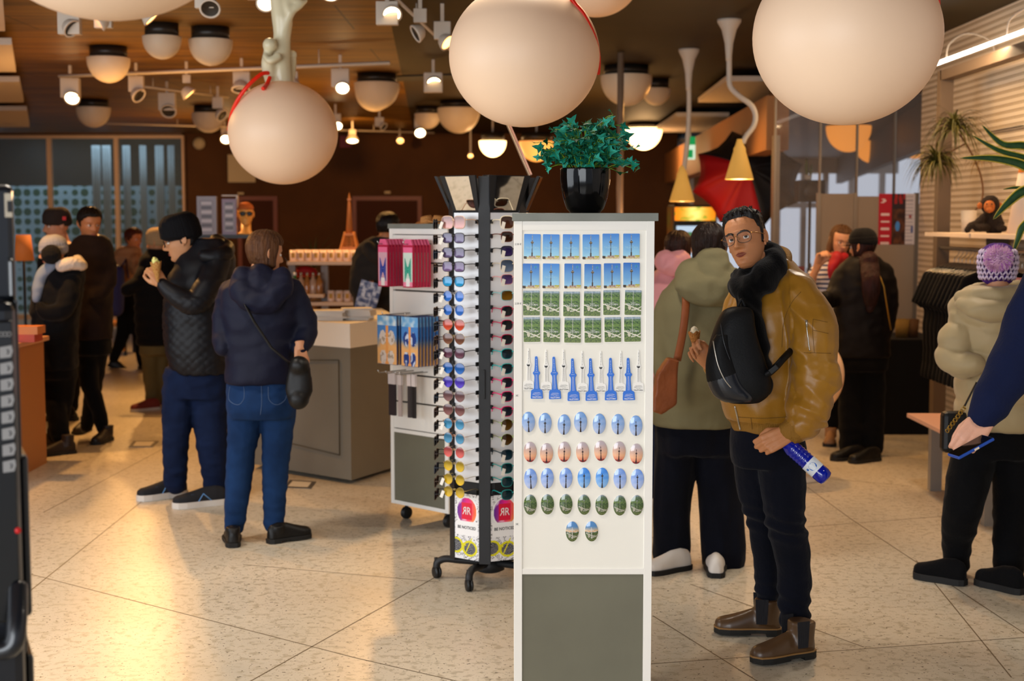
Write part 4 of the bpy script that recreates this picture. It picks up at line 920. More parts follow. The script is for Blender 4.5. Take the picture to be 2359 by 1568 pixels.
def eyes_geo(mb, M, gaze=(0, 0), r=.0122):
    for s in (-1, 1):
        c = V((s * .031, -.0745, .002)); d = V((gaze[0], -1, gaze[1])).normalized(); rot = d.to_track_quat('Z', 'Y').to_matrix()
        mb.ball(c, r, 2, M, 20, 14); mb.lathe([(0.0068, r * .86), (.005, r * .935), (.0030, r * .982)], 18, 3, M @ Matrix.Translation(c) @ rot.to_4x4(), cap=False)
        mb.lathe([(.0031, r * .982), (.0016, r * 1.003), (.0001, r * 1.008)], 14, 4, M @ Matrix.Translation(c) @ rot.to_4x4(), cap=False)
        for up in (1, -1):   # lids as shell slices
            rs = []
            for a in ([18, 30, 45, 60, 75, 90, 105] if up > 0 else [-34, -46, -60, -75, -90]):
                row = []
                for b in range(-80, 81, 16):
                    e = R(a - (6 if up > 0 else -4) * (b / 80) ** 2 * (1 if up > 0 else 1) ); bb = R(b); q = V((math.sin(bb) * math.cos(e), -math.cos(bb) * math.cos(e), math.sin(e))) * (r * 1.09); row.append(c + q)
                rs.append(row)
            mb.rings(rs, 0, cap=False, M=M, closed=False)
def hairmat(c, c2=None, rough=.42): return mat('hair_' + c, c, rough, noise_s=60, noise_c=c2 or c, stretch=(1, 1, .08), bump=.9, bump_s=150, spec=.25)
def haircap(M, line, thick, na=96, nzs=60, rough=.003, seed=0, zmin=-.1, freq=30):
    rs = []; ok = {}
    zs = [zmin + (.1178 - zmin) * (1 - (1 - j / nzs) ** 1.6) for j in range(nzs + 1)]
    for j, z in enumerate(zs):
        r = []
        for i in range(na):
            th = 2 * PI * i / na; d = z - line(th); k = smooth(-.004, .02, d); ok[(j, i)] = d > -.012
            off = -.004 + (thick(th, z) + rough * nz((math.cos(th) * freq * .3, math.sin(th) * freq * .3, z * 14 + seed)) * 2 + rough * nz((math.cos(th) * freq, math.sin(th) * freq, z * 5 + seed))) * k
            r.append(M @ headpt(th, z, off))
        rs.append(r)
    b = MB(); vs = [p for r in rs for p in r]; fs = []
    for j in range(nzs):
        for i in range(na):
            if any(ok[(jj, ii % na)] for jj in (j, j + 1) for ii in (i, i + 1)): a = j * na + i; c = j * na + (i + 1) % na; fs.append((a, c, c + na, a + na))
    fs.append(tuple(nzs * na + i for i in range(na))); b.add(vs, fs, 0, True); return b
def short_hair(th, nape=-.05, front=.066, temple=.03):
    s_ = math.sin(th); c = abs(math.cos(th))
    if s_ < -.15: return front - .018 * smooth(.55, .9, c) - (front - .018 - temple) * smooth(.86, .97, c)
    if s_ < .15: return -.030 if s_ > -.10 else temple * .3
    if s_ < .45: return .022
    return nape
class Person:
    def __init__(s, label, Y, px, skin='c98e68', group=None, lips='9c5046'):
        s.Y = Y; s.root = thing('person', label, 'person', (at(px, 900, Y).x, Y, 0), 0, group); s.O = V(s.root.location); s.core = MB(); s.ex = MB(); s.skin = skinmat(skin); s.lips = lips; s.hmats = []
    def P(s, px, py, dy=0): return at(px, py, s.Y + dy) - s.O
    def chain(s, mb, pts, core=.72, sq=None):
        chain(mb, pts, s.Y, O=s.O, sq=sq)
        if core: chain(s.core, [(a, b, c, r * core) for a, b, c, r in pts], s.Y, n=3, O=s.O)
    def torso(s, mb, rings, core=.75, e=.85, n=28, flat=True):
        q = spline([(a, b, h, d, dy) for a, b, h, d, dy in rings], 4)
        def rr(k): 
            out = []
            for px, py, hw, d, dy in q:
                c = s.P(px, py, dy); w = m_px(hw, s.Y) * k; out.append([c + V((w * (abs(math.cos(a)) ** e) * (1 if math.cos(a) > 0 else -1), d * k * (abs(math.sin(a)) ** e) * (1 if math.sin(a) > 0 else -1), 0)) for a in [2 * PI * i / n for i in range(n)]])
            return out
        mb.rings(rr(1)); 
        if core: s.core.rings(rr(core))
    def garment(s, name, mb, m, voxel=.011, sm=5, fold=.006, f=(7, 7, 11), extra=None, matfn=None, quilt=None):
        sd = len(s.root.name) * 3.1 + s.Y
        def disp(co):
            d = 0
            if fold:
                a = nz((co.x * f[0], co.y * f[1], co.z * f[2] + sd)); b = nz((co.x * f[0] * 2.3 + 5, co.y * f[1] * 2.3, co.z * f[2] * 2.1 + sd))
                d += fold * ((1 - abs(a) * 2.4) * .9 + b * .9)
            if quilt: d += quilt(co)
            return d
        return mb.fused(name, m, s.root, voxel, sm, disp if (fold or quilt) else None, extra=extra, matfn=matfn)
    def head(s, px, py, size, yaw, pitch=0, roll=0, dy=0, detail=True, gaze=(0, 0), neck=None):
        s.M = Matrix.Translation(s.P(px, py, dy)) @ Matrix.Rotation(R(-roll), 4, 'Y') @ Matrix.Rotation(R(yaw), 4, 'Z') @ Matrix.Rotation(R(pitch), 4, 'X') @ Matrix.Scale(size, 4)
        head_geo(s.ex, s.M, *((84, 96) if detail else (44, 44))); eyes_geo(s.ex, s.M, gaze)
        c = s.M @ V((0, .015, -.07)); b = s.P(*neck) if neck else c + V((0, .01, -.15)); s.core.tube([c, (c + b) / 2, b], [.056 * size] * 3, 14); s.core.ball(c, .054 * size)
    def hand(s, wrist, d, back, side, curls, size=1, thumb=(35, 25, 20), voxel=.0042, tin=0):
        d = V(d).normalized(); back = V(back); back = (back - d * back.dot(d)).normalized(); x = d.cross(back); Mh = Matrix((x, d, back)).transposed().to_4x4(); Mh = Matrix.Translation(wrist) @ Mh @ Matrix.Scale(size, 4)
        b = MB(); X = [.030, .0105, -.010, -.029]; L = [(.038, .024, .020), (.042, .027, .021), (.039, .026, .020), (.031, .020, .018)]; KY_ = [.088, .092, .087, .079]; rad = [.0092, .0094, .009, .008]
        for i in range(4):
            x0 = X[i] * side; kn = V((x0, KY_[i], 0)); b.tube([V((x0 * .62, -.012, 0)), V((x0 * .85, .045, .002)), kn], [.0155, .0145, .0115], 12); b.ball(kn, .0112); b.ball(V((x0 * .62, -.012, 0)), .0155)
            p = kn; a = 0; 
            for j in range(3):
                a += curls[i][j]; q = p + V((X[i] * side * .06, math.cos(R(a)), -math.sin(R(a)))) * L[i][j]; r0 = rad[i] * (1 - .10 * j); r1 = rad[i] * (1 - .10 * (j + 1)); b.tube([p, q], [r0, r1], 12); b.ball(q, r1 * (1.0 if j == 2 else 1.06)); p = q
        b.ball((.0, .04, -.004), (.034, .044, .015)); b.tube([V((0, -.05, 0)), V((0, 0, 0))], [.026, .027], 14)
        p = V((.022 * side, .018, -.006)); b.ball(p, .017); dirs = [V((math.sin(R(thumb[0])) * side, math.cos(R(thumb[0])), -.35)), V((math.sin(R(thumb[0] - thumb[1])) * side, math.cos(R(thumb[0] - thumb[1])), -.5 - tin)), V((math.sin(R(thumb[0] - thumb[1] - thumb[2])) * side, math.cos(R(thumb[0] - thumb[1] - thumb[2])), -.6 - tin))]
        for dd, l, r0, r1 in zip(dirs, (.042, .032, .025), (.016, .0125, .0105), (.0125, .0105, .009)): q = p + dd.normalized() * l; b.tube([p, q], [r0, r1], 12); b.ball(q, r1); p = q
        o = b.fused('h', [s.skin], None, voxel / size, 3); me = o.data
        s.ex.add([Mh @ v.co for v in me.vertices], [tuple(f.vertices) for f in me.polygons], 0, True); bpy.data.objects.remove(o); bpy.data.meshes.remove(me); s.Mh = Mh; return Mh
    def finish(s, voxel=.012):
        ms = [s.skin, mat('lips_' + s.lips, s.lips, .4), mat('eye_white', 'e8e2da', .15), mat('iris_dark', '2a1710', .1), mat('pupil', '050505', .05)]
        return s.core.fused('body', ms, s.root, voxel, 4, extra=s.ex)
    def part(s, name, mb, m, **k): return mb.build(name, m, s.root, **k)
    def hairM(s, mb, m, name='hair'): return mb.build(name, m, s.root)
    def shoe(s, heel, toe, m_up, m_sole, shaft=0, L=None, wk=1, hk=1, sole=.024, name='shoe', lift=0, z=0, rad=.045, blk=0, extra=None):
        a = atz(heel[0], heel[1], z) if len(heel) == 2 else V(heel); b = atz(toe[0], toe[1], z) if len(toe) == 2 else V(toe); a = a - s.O; b = b - s.O
        d = (b - a); Lr = d.length; L = L or Lr; d = d.normalized(); ang = math.atan2(d.y, d.x) - PI / 2; M = Matrix.Translation(a) @ Matrix.Rotation(ang, 4, 'Z'); 
        if lift: M = M @ Matrix.Rotation(R(-lift), 4, 'X')
        t = [0, .06, .2, .42, .62, .78, .92, .985, 1.0]; w = [.018, .031, .036, .036, .044, .047, .040, .024, .008]; h = [.055, .075, .085, .080, .062, .050, .042, .032, .022]
        rs = [[V((w[i] * wk * .93 * math.cos(q) * (1 if math.sin(q) > 0 else 1), t[i] * L, sole - .004 + max(-.002, h[i] * hk * (abs(math.sin(q)) ** .8 if math.sin(q) > 0 else -.05)))) for q in [2 * PI * k / 20 for k in range(20)]] for i in range(len(t))]
        up = MB().rings(rs, M=M)
        if shaft: up.tube([M @ V((0, .058, .05)), M @ V((0, .055, shaft * .6)), M @ V((0, .052, shaft))], [rad * .98, rad * .95, rad], 18)
        o = up.fused(name, [m_up], s.root, .0065, 4)
        n = 14; ol = []
        for k in range(n): i = k / (n - 1); ol.append((interp(list(zip(t, w)), i) * wk * 1.06 + .002, (i * 1.02 - .01) * L))
        poly = ol + [(-x, y) for x, y in reversed(ol)]; sb = MB().prism(poly, 0, sole, M=M)
        if blk: sb = MB().prism(poly, sole * .45, sole, M=M); sb.prism([(x, y) for x, y in poly if y < L * .3], 0, sole * .5, M=M); sb.prism([(x, y) for x, y in poly if y > L * .42], sole * .2, sole * .5, M=M)
        so = sb.build('sole', m_sole, o, bevel=.002)
        if extra: extra(M, L, o)
        return o
def fabric(name, c, c2=None, rough=.8, bump=.25, s=90, sheen=.02, **k): return mat(name, c, rough, noise_s=4, noise_c=c2 or c, bump=bump, bump_s=s, sheen=sheen, spec=.15, **k)
# ================================================================== THE MAN IN THE MUSTARD JACKET
p = Person('man in mustard bomber jacket and glasses holding a cone and a blue bottle', 5.45, 1775, 'c48458', lips='8a4238')
mt_must = mat('mustard_satin', '936416', .40, noise_s=3, noise_c='a6741c', sheen=.1, bump=.08, bump_s=60); mt_rib = mat('mustard_rib_knit', '8c6118', .75, bump=.5, bump_s=220, stretch=(1, 1, .05))
mt_navy = fabric('navy_trouser_cotton', '070912', '0c0f1c', .9, sheen=.05)
j = MB()
p.torso(j, [(1778, 600, 40, .075, .02), (1785, 622, 52, .09, .02), (1790, 650, 78, .12, .02), (1782, 700, 92, .15, .02), (1770, 770, 96, .16, .01), (1760, 850, 96, .165, 0), (1752, 915, 92, .16, 0), (1754, 955, 84, .15, 0), (1757, 972, 74, .14, 0), (1757, 990, 72, .138, 0)])
arm = [(1832, 668, -.08, 44), (1858, 720, -.13, 52), (1872, 780, -.16, 54), (1878, 850, -.18, 54), (1874, 890, -.19, 52), (1860, 940, -.2, 50), (1842, 975, -.21, 40), (1818, 992, -.22, 27)]
p.chain(j, arm, core=.5)
p.chain(j, [(1715, 680, .12, 36), (1685, 760, .13, 36), (1668, 830, .08, 34), (1652, 850, 0, 28), (1640, 845, -.04, 22)], core=.5)
def must_q(co):
    w = co + p.O; d = 0; X = w.x; z = w.z; ey = at(1874, 900, 5.45).z; e = at(1830, 860, 5.3).x
    if X > e - .02:   # sleeve gathers near the elbow and above the cuff
        k = math.exp(-((z - ey) / .14) ** 2); d += .011 * k * math.sin((z + X * .25) * 85 + 14 * nz((X * 5, w.y * 5, z * 6))) * (.5 + nz((X * 9, w.y * 9, z * 5))); d += .0085 * (1 - abs(nz((X * 5, w.y * 5, z * 12 + X * 8))) * 3.6)
    else: d += .005 * math.sin((z + X * .9) * 38 + 5 * nz((X * 4, 0, z * 4))) * (1 - smooth(1.0, 1.25, z)) * .7
    return d
jk = p.garment('jacket', j, [mt_must, mt_rib], .006, 6, .006, (6, 6, 9), quilt=must_q, matfn=lambda c, n: 1 if (c + p.O).z < at(1750, 963, 5.45).z and (c + p.O).x < at(1800, 980, 5.4).x else (1 if ((c + p.O) - at(1813, 1003, 5.23)).length < .062 else 0))
cl = MB(); cl.tube(spline([tuple(p.P(*q)) for q in [(1742, 612, -.06), (1775, 640, -.09), (1808, 612, -.04), (1812, 585, .03), (1790, 575, .09)]], 5), [.020] * 21, 12); cl.build('collar', mt_rib, jk, sub=1)
# sleeve pocket and zips
def patch(s, mb, quad, dy, th=.003, mat=0, M=None):
    A = [s.P(x, y, dy) for x, y in quad]; B = [q - V((0, th, 0)) for q in A]; mb.add(A + B, [(3, 2, 1, 0), (4, 5, 6, 7), (0, 1, 5, 4), (1, 2, 6, 5), (2, 3, 7, 6), (3, 0, 4, 7)], mat)
def surf(s, quad_pts, obj, lift=.0015):
    # drop picture points onto the garment's real surface (ray from the eye)
    out = []; mw = Matrix.Translation(s.O)
    for x, y in quad_pts:
        d = ray(x, y).normalized(); o = V((0, 0, EYE)) - s.O; hit, loc, n, i = obj.ray_cast(o, d)
        out.append((loc + n * lift) if hit else s.P(x, y, -.15))
    return out
bpy.context.view_layer.update()
def strip_on(s, obj, pts, r, m, name, n=5, lift=.001, par=None, sq=1):
    q = spline([tuple(map(float, a)) for a in pts], n); P = surf(s, q, obj, lift); b = MB().tube(P, r, 8, sq=sq); return b.build(name, m, par or obj)
mt_zip = mat('zip_metal', 'c9c5bb', .3, .9); mt_seam = mat('mustard_seam', '6f4d16', .8)
strip_on(p, jk, [(1857, 740), (1861, 775), (1865, 808)], .0022, mt_zip, 'sleeve_zip')
MB().tube(surf(p, [(1857, 738), (1860, 752)], jk, .004), .0042, 8).build('zip_pull', mt_zip, jk)
for q in ([(1873, 735), (1906, 742)], [(1873, 760), (1908, 768)], [(1873, 735), (1872, 760), (1876, 812)], [(1866, 812), (1914, 814)], [(1852, 812), (1868, 813)]): strip_on(p, jk, q, .0008, mt_seam, 'pocket_seam')
strip_on(p, jk, [(1845, 672), (1822, 700), (1805, 745), (1801, 800)], .0009, mt_seam, 'shoulder_seam')
strip_on(p, jk, [(1693, 935), (1699, 960), (1706, 990)], .0035, mt_zip, 'front_zip')
strip_on(p, jk, [(1730, 962), (1733, 988)], .0012, mt_seam, 'hem_seam')
strip_on(p, jk, [(1700, 960), (1757, 963), (1812, 960)], .0012, mt_seam, 'hem_seam')
tr = MB()
p.torso(tr, [(1764, 975, 76, .13, 0), (1766, 1000, 82, .135, 0), (1767, 1040, 84, .135, 0), (1768, 1070, 80, .13, 0)])
p.chain(tr, [(1734, 1030, .04, 48), (1738, 1090, .07, 47), (1746, 1150, .09, 42), (1758, 1200, .10, 36), (1764, 1260, .11, 33), (1768, 1320, .13, 31), (1768, 1372, .14, 29)])
p.chain(tr, [(1802, 1030, -.03, 56), (1802, 1090, -.05, 54), (1806, 1160, -.06, 49), (1812, 1210, -.05, 45), (1824, 1270, -.02, 42), (1830, 1340, -.0, 39), (1830, 1395, -.0, 37), (1831, 1425, -.02, 35)])
def trq(co):
    w = co + p.O; d = 0
    for z0, a in ((at(0, 1200, 5.45).z, .06), (at(0, 1395, 5.45).z, .07)):
        d += .006 * math.exp(-((w.z - z0) / a) ** 2) * math.sin(w.z * 120 + w.x * 25 + 4 * nz((w.x * 6, w.y * 6, w.z * 4)))
    return d
p.garment('trousers', tr, mt_navy, .008, 5, .004, (6, 6, 8), quilt=trq)
mt_boot = mat('brown_leather', '46301d', .38, noise_s=5, noise_c='5a4026', coat=.15); mt_bsole = mat('boot_sole_black', '15130f', .7); mt_welt = mat('welt_tan', '8a6436', .55); mt_elastic = mat('elastic_black', '16151a', .85, bump=.5, bump_s=300, stretch=(1, 1, .1))
def bootx(M, L, o):
    t = [0, .06, .2, .42, .62, .78, .92, .985, 1.0]; w = [.018, .031, .036, .036, .044, .047, .040, .024, .008]
    ol = [(interp(list(zip(t, w)), i / 13) * 1.09 + .002, (i / 13 * 1.02 - .01) * L) for i in range(14)]; poly = ol + [(-x, y) for x, y in reversed(ol)]
    MB().prism(poly, .026, .033, M=M).build('welt', mt_welt, o)
    for s in (-1, 1): MB().prism([(-.021, .055), (.021, .055), (.026, .155), (-.026, .155)], -.0015, .0025, M=M @ Matrix.Translation((s * .0545, .080, 0)) @ Matrix.Rotation(R(90), 4, 'X') @ Matrix.Rotation(R(90) * s, 4, 'Y')).build('elastic_gore', mt_elastic, o)
fb1 = p.shoe((1798, 1461), (1646, 1457), mt_boot, mt_bsole, shaft=.145, wk=1.05, hk=1.05, sole=.028, name='boot', rad=.054, blk=1, extra=bootx)
fb2 = p.shoe((1872, 1510), (1732, 1529), mt_boot, mt_bsole, shaft=.145, wk=1.05, hk=1.05, sole=.028, name='boot', rad=.054, blk=1, extra=bootx)
# head
p.head(1719, 553, .94, -30, -12, 16, dy=-.03, gaze=(.38, .12), neck=(1775, 640, .03))
hm = hairmat('0d0a09', '1c1512', .35)
M = p.M
hc = haircap(M, lambda th: short_hair(th, -.055, .084, .030), lambda th, z: .009 + .012 * smooth(.05, .11, z) + .008 * smooth(0, -1, math.sin(th)) * smooth(.06, .1, z), rough=.004, freq=34)
random.seed(7)
for k in range(90):
    th = random.uniform(0, 2 * PI); z = random.uniform(.085, .115); a = headpt(th, z, .010); d = V((math.cos(th) * .4 + random.uniform(-.5, .5) - .25, math.sin(th) * .6 - .3 + random.uniform(-.4, .4), .55 + random.uniform(-.2, .3))).normalized(); l = random.uniform(.012, .026)
    if math.sin(th) < -.2 and z < .088: continue
    hc.tube([M @ a, M @ (a + d * l * .6), M @ (a + d * l + V((0, 0, -.15 * l)))], [.0042, .003, .0004], 5)
p.hairM(hc, hm)
for s in (-1, 1):
    P = [M @ V((s * x, y, z)) for x, y, z in [(.012, -.094, .020), (.022, -.096, .0245), (.034, -.091, .0265), (.045, -.082, .0235), (.050, -.076, .019)]]; MB().tube(P, [.0026, .0042, .0040, .0030, .0010], 8, sq=1.0).build('eyebrow', hm, p.root)
# glasses
g = thing('eyeglasses', None, None); g.parent = p.root
fr = MB(); le = MB(); mt_gf = mat('glasses_dark_metal', '3a3330', .3, .7); mt_gold = mat('glasses_gold', 'b98a4a', .25, .9); mt_gl = mat('clear_lens', 'ffffff', .02, alpha=.03, spec=.6)
for s in (-1, 1):
    ol = [(.0275 * abs(math.cos(a)) ** .75 * (1 if math.cos(a) > 0 else -1), .0225 * abs(math.sin(a)) ** .8 * (1 if math.sin(a) > 0 else -1) - .001) for a in [2 * PI * k / 28 for k in range(28)]]
    P = [M @ V((s * .0335 + x, -.110 + abs(s * .0335 + x) * .25, z + .001)) for x, z in ol]; fr.tube(P + P[:2], .0011, 7, 0, cap=False)
    top = [q for q, (x, z) in zip(P, ol) if z > .006]; top = sorted(top, key=lambda v: (M.inverted() @ v).x); fr.tube(top, .0022, 7, 0)
    le.add(P + [sum(P, V()) / len(P)], [(i, (i + 1) % 28, 28) for i in range(28)], 0, True)
    fr.tube([M @ V(q) for q in [(s * .061, -.093, .012), (s * .074, -.080, .012), (s * .0775, -.03, .010), (s * .0790, .005, .008), (s * .078, .022, -.010)]], .0014, 7, 1)
fr.tube([M @ V((-.008, -.108, .006)), M @ V((0, -.111, .009)), M @ V((.008, -.108, .006))], .0014, 7, 1)
for s in (-1, 1): fr.tube([M @ V((s * .009, -.107, .004)), M @ V((s * .012, -.103, -.006))], .0012, 6, 1)
fr.build('glasses_frame', [mt_gf, mt_gold], g); le.build('lenses', mt_gl, g)
# scarf
sc_ = MB()
chain(sc_, [(1768, 575, .06, 17), (1788, 592, .0, 26), (1776, 622, -.08, 33), (1748, 652, -.13, 34), (1722, 668, -.14, 27), (1706, 660, -.10, 24), (1702, 640, -.03, 20)], 5.45, O=p.O)
chain(sc_, [(1768, 580, .10, 26), (1738, 610, .12, 24), (1706, 640, .04, 22), (1702, 662, -.06, 24)], 5.45, O=p.O)
chain(sc_, [(1752, 598, -.02, 22), (1726, 632, -.06, 24), (1708, 650, -.08, 20)], 5.45, O=p.O)
chain(sc_, [(1722, 672, -.15, 26), (1730, 700, -.17, 27), (1738, 750, -.19, 30), (1745, 810, -.20, 32), (1752, 860, -.19, 30), (1758, 885, -.17, 26)], 5.45, O=p.O, sq=.5)
chain(sc_, [(1720, 672, -.13, 24), (1715, 710, -.15, 22), (1718, 760, -.16, 22)], 5.45, O=p.O, sq=.5)
sf = sc_.fused('scarf', mat('black_scarf_knit', '040405', .95, spec=.1, bump=.25, bump_s=160, sheen=.08, stretch=(1, 1, .25)), p.root, .007, 4, lambda co: .005 * math.sin((co.x * 1.2 + co.z) * 60 + 5 * nz(co, 7)) + .002 * nz(co, 24))
# hands
F3 = lambda *a: [a] * 4
Wr = p.P(1636, 836, -.06); p.hand(Wr, (-.62, -.25, .70), (.25, .9, .25), -1, [(38, 62, 45), (48, 62, 45), (54, 62, 42), (58, 60, 40)], .98, thumb=(52, 30, 30), voxel=.0038, tin=.5)
MhR = p.Mh.copy(); chain(p.core, [(1636, 836, -.06, 14), (1655, 850, 0, 16)], 5.45, O=p.O)
Wl = p.P(1812, 1000, -.23); p.hand(Wl, (-.85, -.15, -.38), (-.05, -1, .35), 1, [(50, 72, 50), (56, 76, 50), (60, 76, 50), (64, 74, 48)], 1.0, thumb=(34, 40, 40), voxel=.0038, tin=.6)
MhL = p.Mh.copy()
p.finish(.011)
hero = p
# ice cream cone in his right hand
def cone(tip, top, r, lab, bite=True, wafer='c8883e', ice='f3e6c8', name='ice_cream_cone'):
    ax = top - tip; L = ax.length; t = thing(name, lab, 'ice cream cone', tip, tuple(ax.to_track_quat('Z', 'Y').to_euler()))
    n = 36; rs = []
    for z, k in ((0, .12), (.1, .22), (.5, .6), (.93, .97), (1, 1.0)): rs.append([(r * k * math.cos(2 * PI * i / n), r * k * math.sin(2 * PI * i / n), L * (z + (.05 * math.sin(5 * 2 * PI * i / n) if z == 1 else 0))) for i in range(n)])
    MB().rings(rs, cap=False).build('wafer', mat('wafer_' + wafer, wafer, .7, noise_s=120, noise_c='a8662a', bump=1, bump_s=150), t, solid=.0018)
    b = MB().ball((0, 0, L * .93), (r * .86, r * .86, r * .7)); b.ball((r * .45, 0, L + r * .35), (r * .5, r * .6, r * .6)); b.ball((r * .85, 0, L + r * .75), (r * .28, r * .3, r * .3))
    b.fused('ice_cream', mat('ice_' + ice, ice, .45, sub=.2), t, .0022, 2, lambda co: .0012 * nz(co, 260)); return t
cm = (hero.O + MhR @ V((-.014, .098, -.040)))
cone(at(1604, 812, 5.35), at(1599, 764, 5.35), .0225, 'half eaten waffle cone with white ice cream in the mustard jacket man\'s hand')
# blue water bottle in his left hand
a = at(1790, 1001, 5.245); b = at(1906, 1104, 5.17); ax = b - a; L = ax.length
t = thing('water_bottle', 'blue plastic water bottle with white label hanging from the mustard jacket man\'s hand', 'bottle', a, tuple(ax.to_track_quat('Z', 'Y').to_euler()))
r = .0315; prof = [(.010, .012), (.0135, .02), (.0145, .03), (.022, .045), (.0285, .06), (r, .075)]
for k in range(5): z = .08 + k * .014; prof += [(r, z), (r * .93, z + .005), (r, z + .010)]
prof += [(r * .97, .155), (r * .97, .200), (r, .205), (r * 1.0, L - .022), (r * .9, L - .006), (r * .55, L), (.001, L - .004)]
MB().lathe(prof, 40, flute=lambda q, z: (-.06 * max(0, math.cos(5 * 2 * PI * q)) if z > L - .02 else 0)).build('bottle_body', mat('blue_bottle', '1024b8', .06, coat=.6, trans=.35, ior=1.3), t)
MB().lathe([(.0155, -.004), (.016, 0), (.016, .014), (.0135, .016)], 28).build('cap', mt_wtext, t)
MB().lathe([(r * 1.005, .152), (r * 1.005, .198)], 40, cap=False).build('label', mat('bottle_label', 'dfe6ee', .4), t)
lg = MB(); cam_side = math.atan2(*(lambda v: (v.y, v.x))((t.rotation_euler.to_matrix().inverted() @ (V((0, 0, EYE)) - a)).to_2d()))
def onlab(pts, z0, rr, m):
    lg.add([(rr * math.cos(cam_side + u / rr), rr * math.sin(cam_side + u / rr), z0 + v) for u, v in pts], [tuple(range(len(pts)))], m)
onlab([(.016 * math.cos(2 * PI * i / 20), .015 * math.sin(2 * PI * i / 20)) for i in range(20)], .175, r * 1.012, 0)
for k in range(3): onlab([(-.009, -.007 + k * .006), (.009, -.007 + k * .006), (.009, -.0045 + k * .006), (-.009, -.0045 + k * .006)], .175, r * 1.02, 1)
onlab([(.024 + .005 * math.cos(2 * PI * i / 12), .005 * math.sin(2 * PI * i / 12)) for i in range(12)], .170, r * 1.012, 0)
lg.build('label_emblem', [mat('label_blue', '1866c8', .4), mt_wtext], t)
# black backpack worn on his chest
t = thing('backpack', 'black backpack with leather base worn on the chest of the mustard jacket man', 'backpack', at(1705, 820, 5.21)); O = V(t.location)
def bpt(px, py, dy=0): return at(px, py, 5.21 + dy) - O
bm_ = MB(); q = spline([(1706, 706, 16, .03), (1700, 716, 34, .05), (1694, 745, 44, .065), (1692, 790, 56, .075), (1697, 840, 66, .08), (1706, 880, 68, .08), (1712, 908, 58, .07), (1712, 926, 36, .05)], 5)
rs = [[bpt(px, py) + V((m_px(hw, 5.3) * abs(math.cos(k)) ** .75 * (1 if math.cos(k) > 0 else -1), d * abs(math.sin(k)) ** .75 * (1 if math.sin(k) > 0 else -1), 0)) for k in [2 * PI * i / 28 for i in range(28)]] for px, py, hw, d in q]
bm_.rings(rs); mt_bp = mat('backpack_nylon', '07080a', .55, noise_s=4, noise_c='0c0d10', spec=.25, bump=.12, bump_s=160); mt_lea = mat('backpack_leather', '1a1e26', .25, coat=.3)
bo = bm_.fused('bag_body', mt_bp, t, .008, 5, lambda co: .004 * nz(co, 9))
pk = MB(); q = spline([(1664, 770, 14, .02), (1658, 800, 24, .03), (1660, 840, 34, .04), (1670, 880, 40, .045), (1690, 912, 44, .04), (1700, 926, 30, .02)], 4)
rs = [[bpt(px, py, -.055) + V((m_px(hw, 5.3) * math.cos(k), d * math.sin(k), 0)) for k in [2 * PI * i / 24 for i in range(24)]] for px, py, hw, d in q]
pk.rings(rs); zlea = bpt(1660, 858).z; pk.fused('front_pocket', [mt_bp, mt_lea], t, .0032, 4, None, matfn=lambda c, n: 1 if c.z < zlea + (c.x + .05) * .35 else 0)
def ztube(pts, dy, r, m, nm): MB().tube([bpt(a, b_, dy + dd) for a, b_, dd in spline([(float(a), float(b_), float(dd)) for a, b_, dd in pts], 6)], r, 8).build(nm, m, t)
ztube([(1643, 785, .0), (1646, 805, -.012), (1654, 840, -.02), (1668, 872, -.022), (1684, 893, -.018)], -.085, .0022, mt_zip, 'pocket_zip')
ztube([(1660, 745, -.0), (1668, 790, -.015), (1682, 830, -.02)], -.07, .0016, mt_lea, 'top_zip')
ztube([(1700, 706, 0), (1708, 690, .0), (1716, 706, 0)], 0, .005, mt_bp, 'top_handle')
MB().tube(spline([tuple(bpt(*q)) for q in [(1752, 868, -.03), (1772, 858, -.05), (1790, 842, -.035), (1806, 824, .0), (1822, 808, .06)]], 5), .019, 10, sq=.7).build('side_strap', mt_bp, t)
MB().box((-.018, -.012, -.010), (.018, .006, .010), M=Matrix.Translation(bpt(1781, 850, -.075)) @ Matrix.Rotation(R(-40), 4, 'Y')).build('buckle', mt_black, t, bevel=.003)
# ================================================================== THE OTHER PEOPLE
mt_jean = mat('blue_denim', '0f2444', .85, spec=.15, noise_s=9, noise_c='17335c', bump=.3, bump_s=300); mt_jean2 = mat('dark_denim', '0b152e', .85, spec=.15, noise_s=9, noise_c='12203f', bump=.3, bump_s=300)
mt_blk = fabric('black_cloth', '08080a', '0c0c0f', sheen=.05); mt_blk2 = fabric('black_trouser_cloth', '060608', '09090b', .9, sheen=.03); mt_sole_w = mat('white_sole', 'cfc9c2', .6); mt_sole_b = mat('black_sole', '0e0d0d', .7); mt_blkl = mat('black_leather', '0b0a0a', .45, spec=.35)
def relax(side=1): return [(25, 30, 20), (28, 32, 20), (30, 34, 20), (32, 34, 20)]
def beanie(p, m, line=.018, th=.012, top=.02, ribs=46, name='beanie', amp=.0022, seed=0):
    return p.hairM(haircap(p.M, lambda t: line - .014 * (1 + math.sin(t)), lambda t, z: th + top * smooth(.03, .118, z) + amp * math.cos(t * ribs) + .003 * (z < line + .035), rough=.001, seed=seed), m, name)
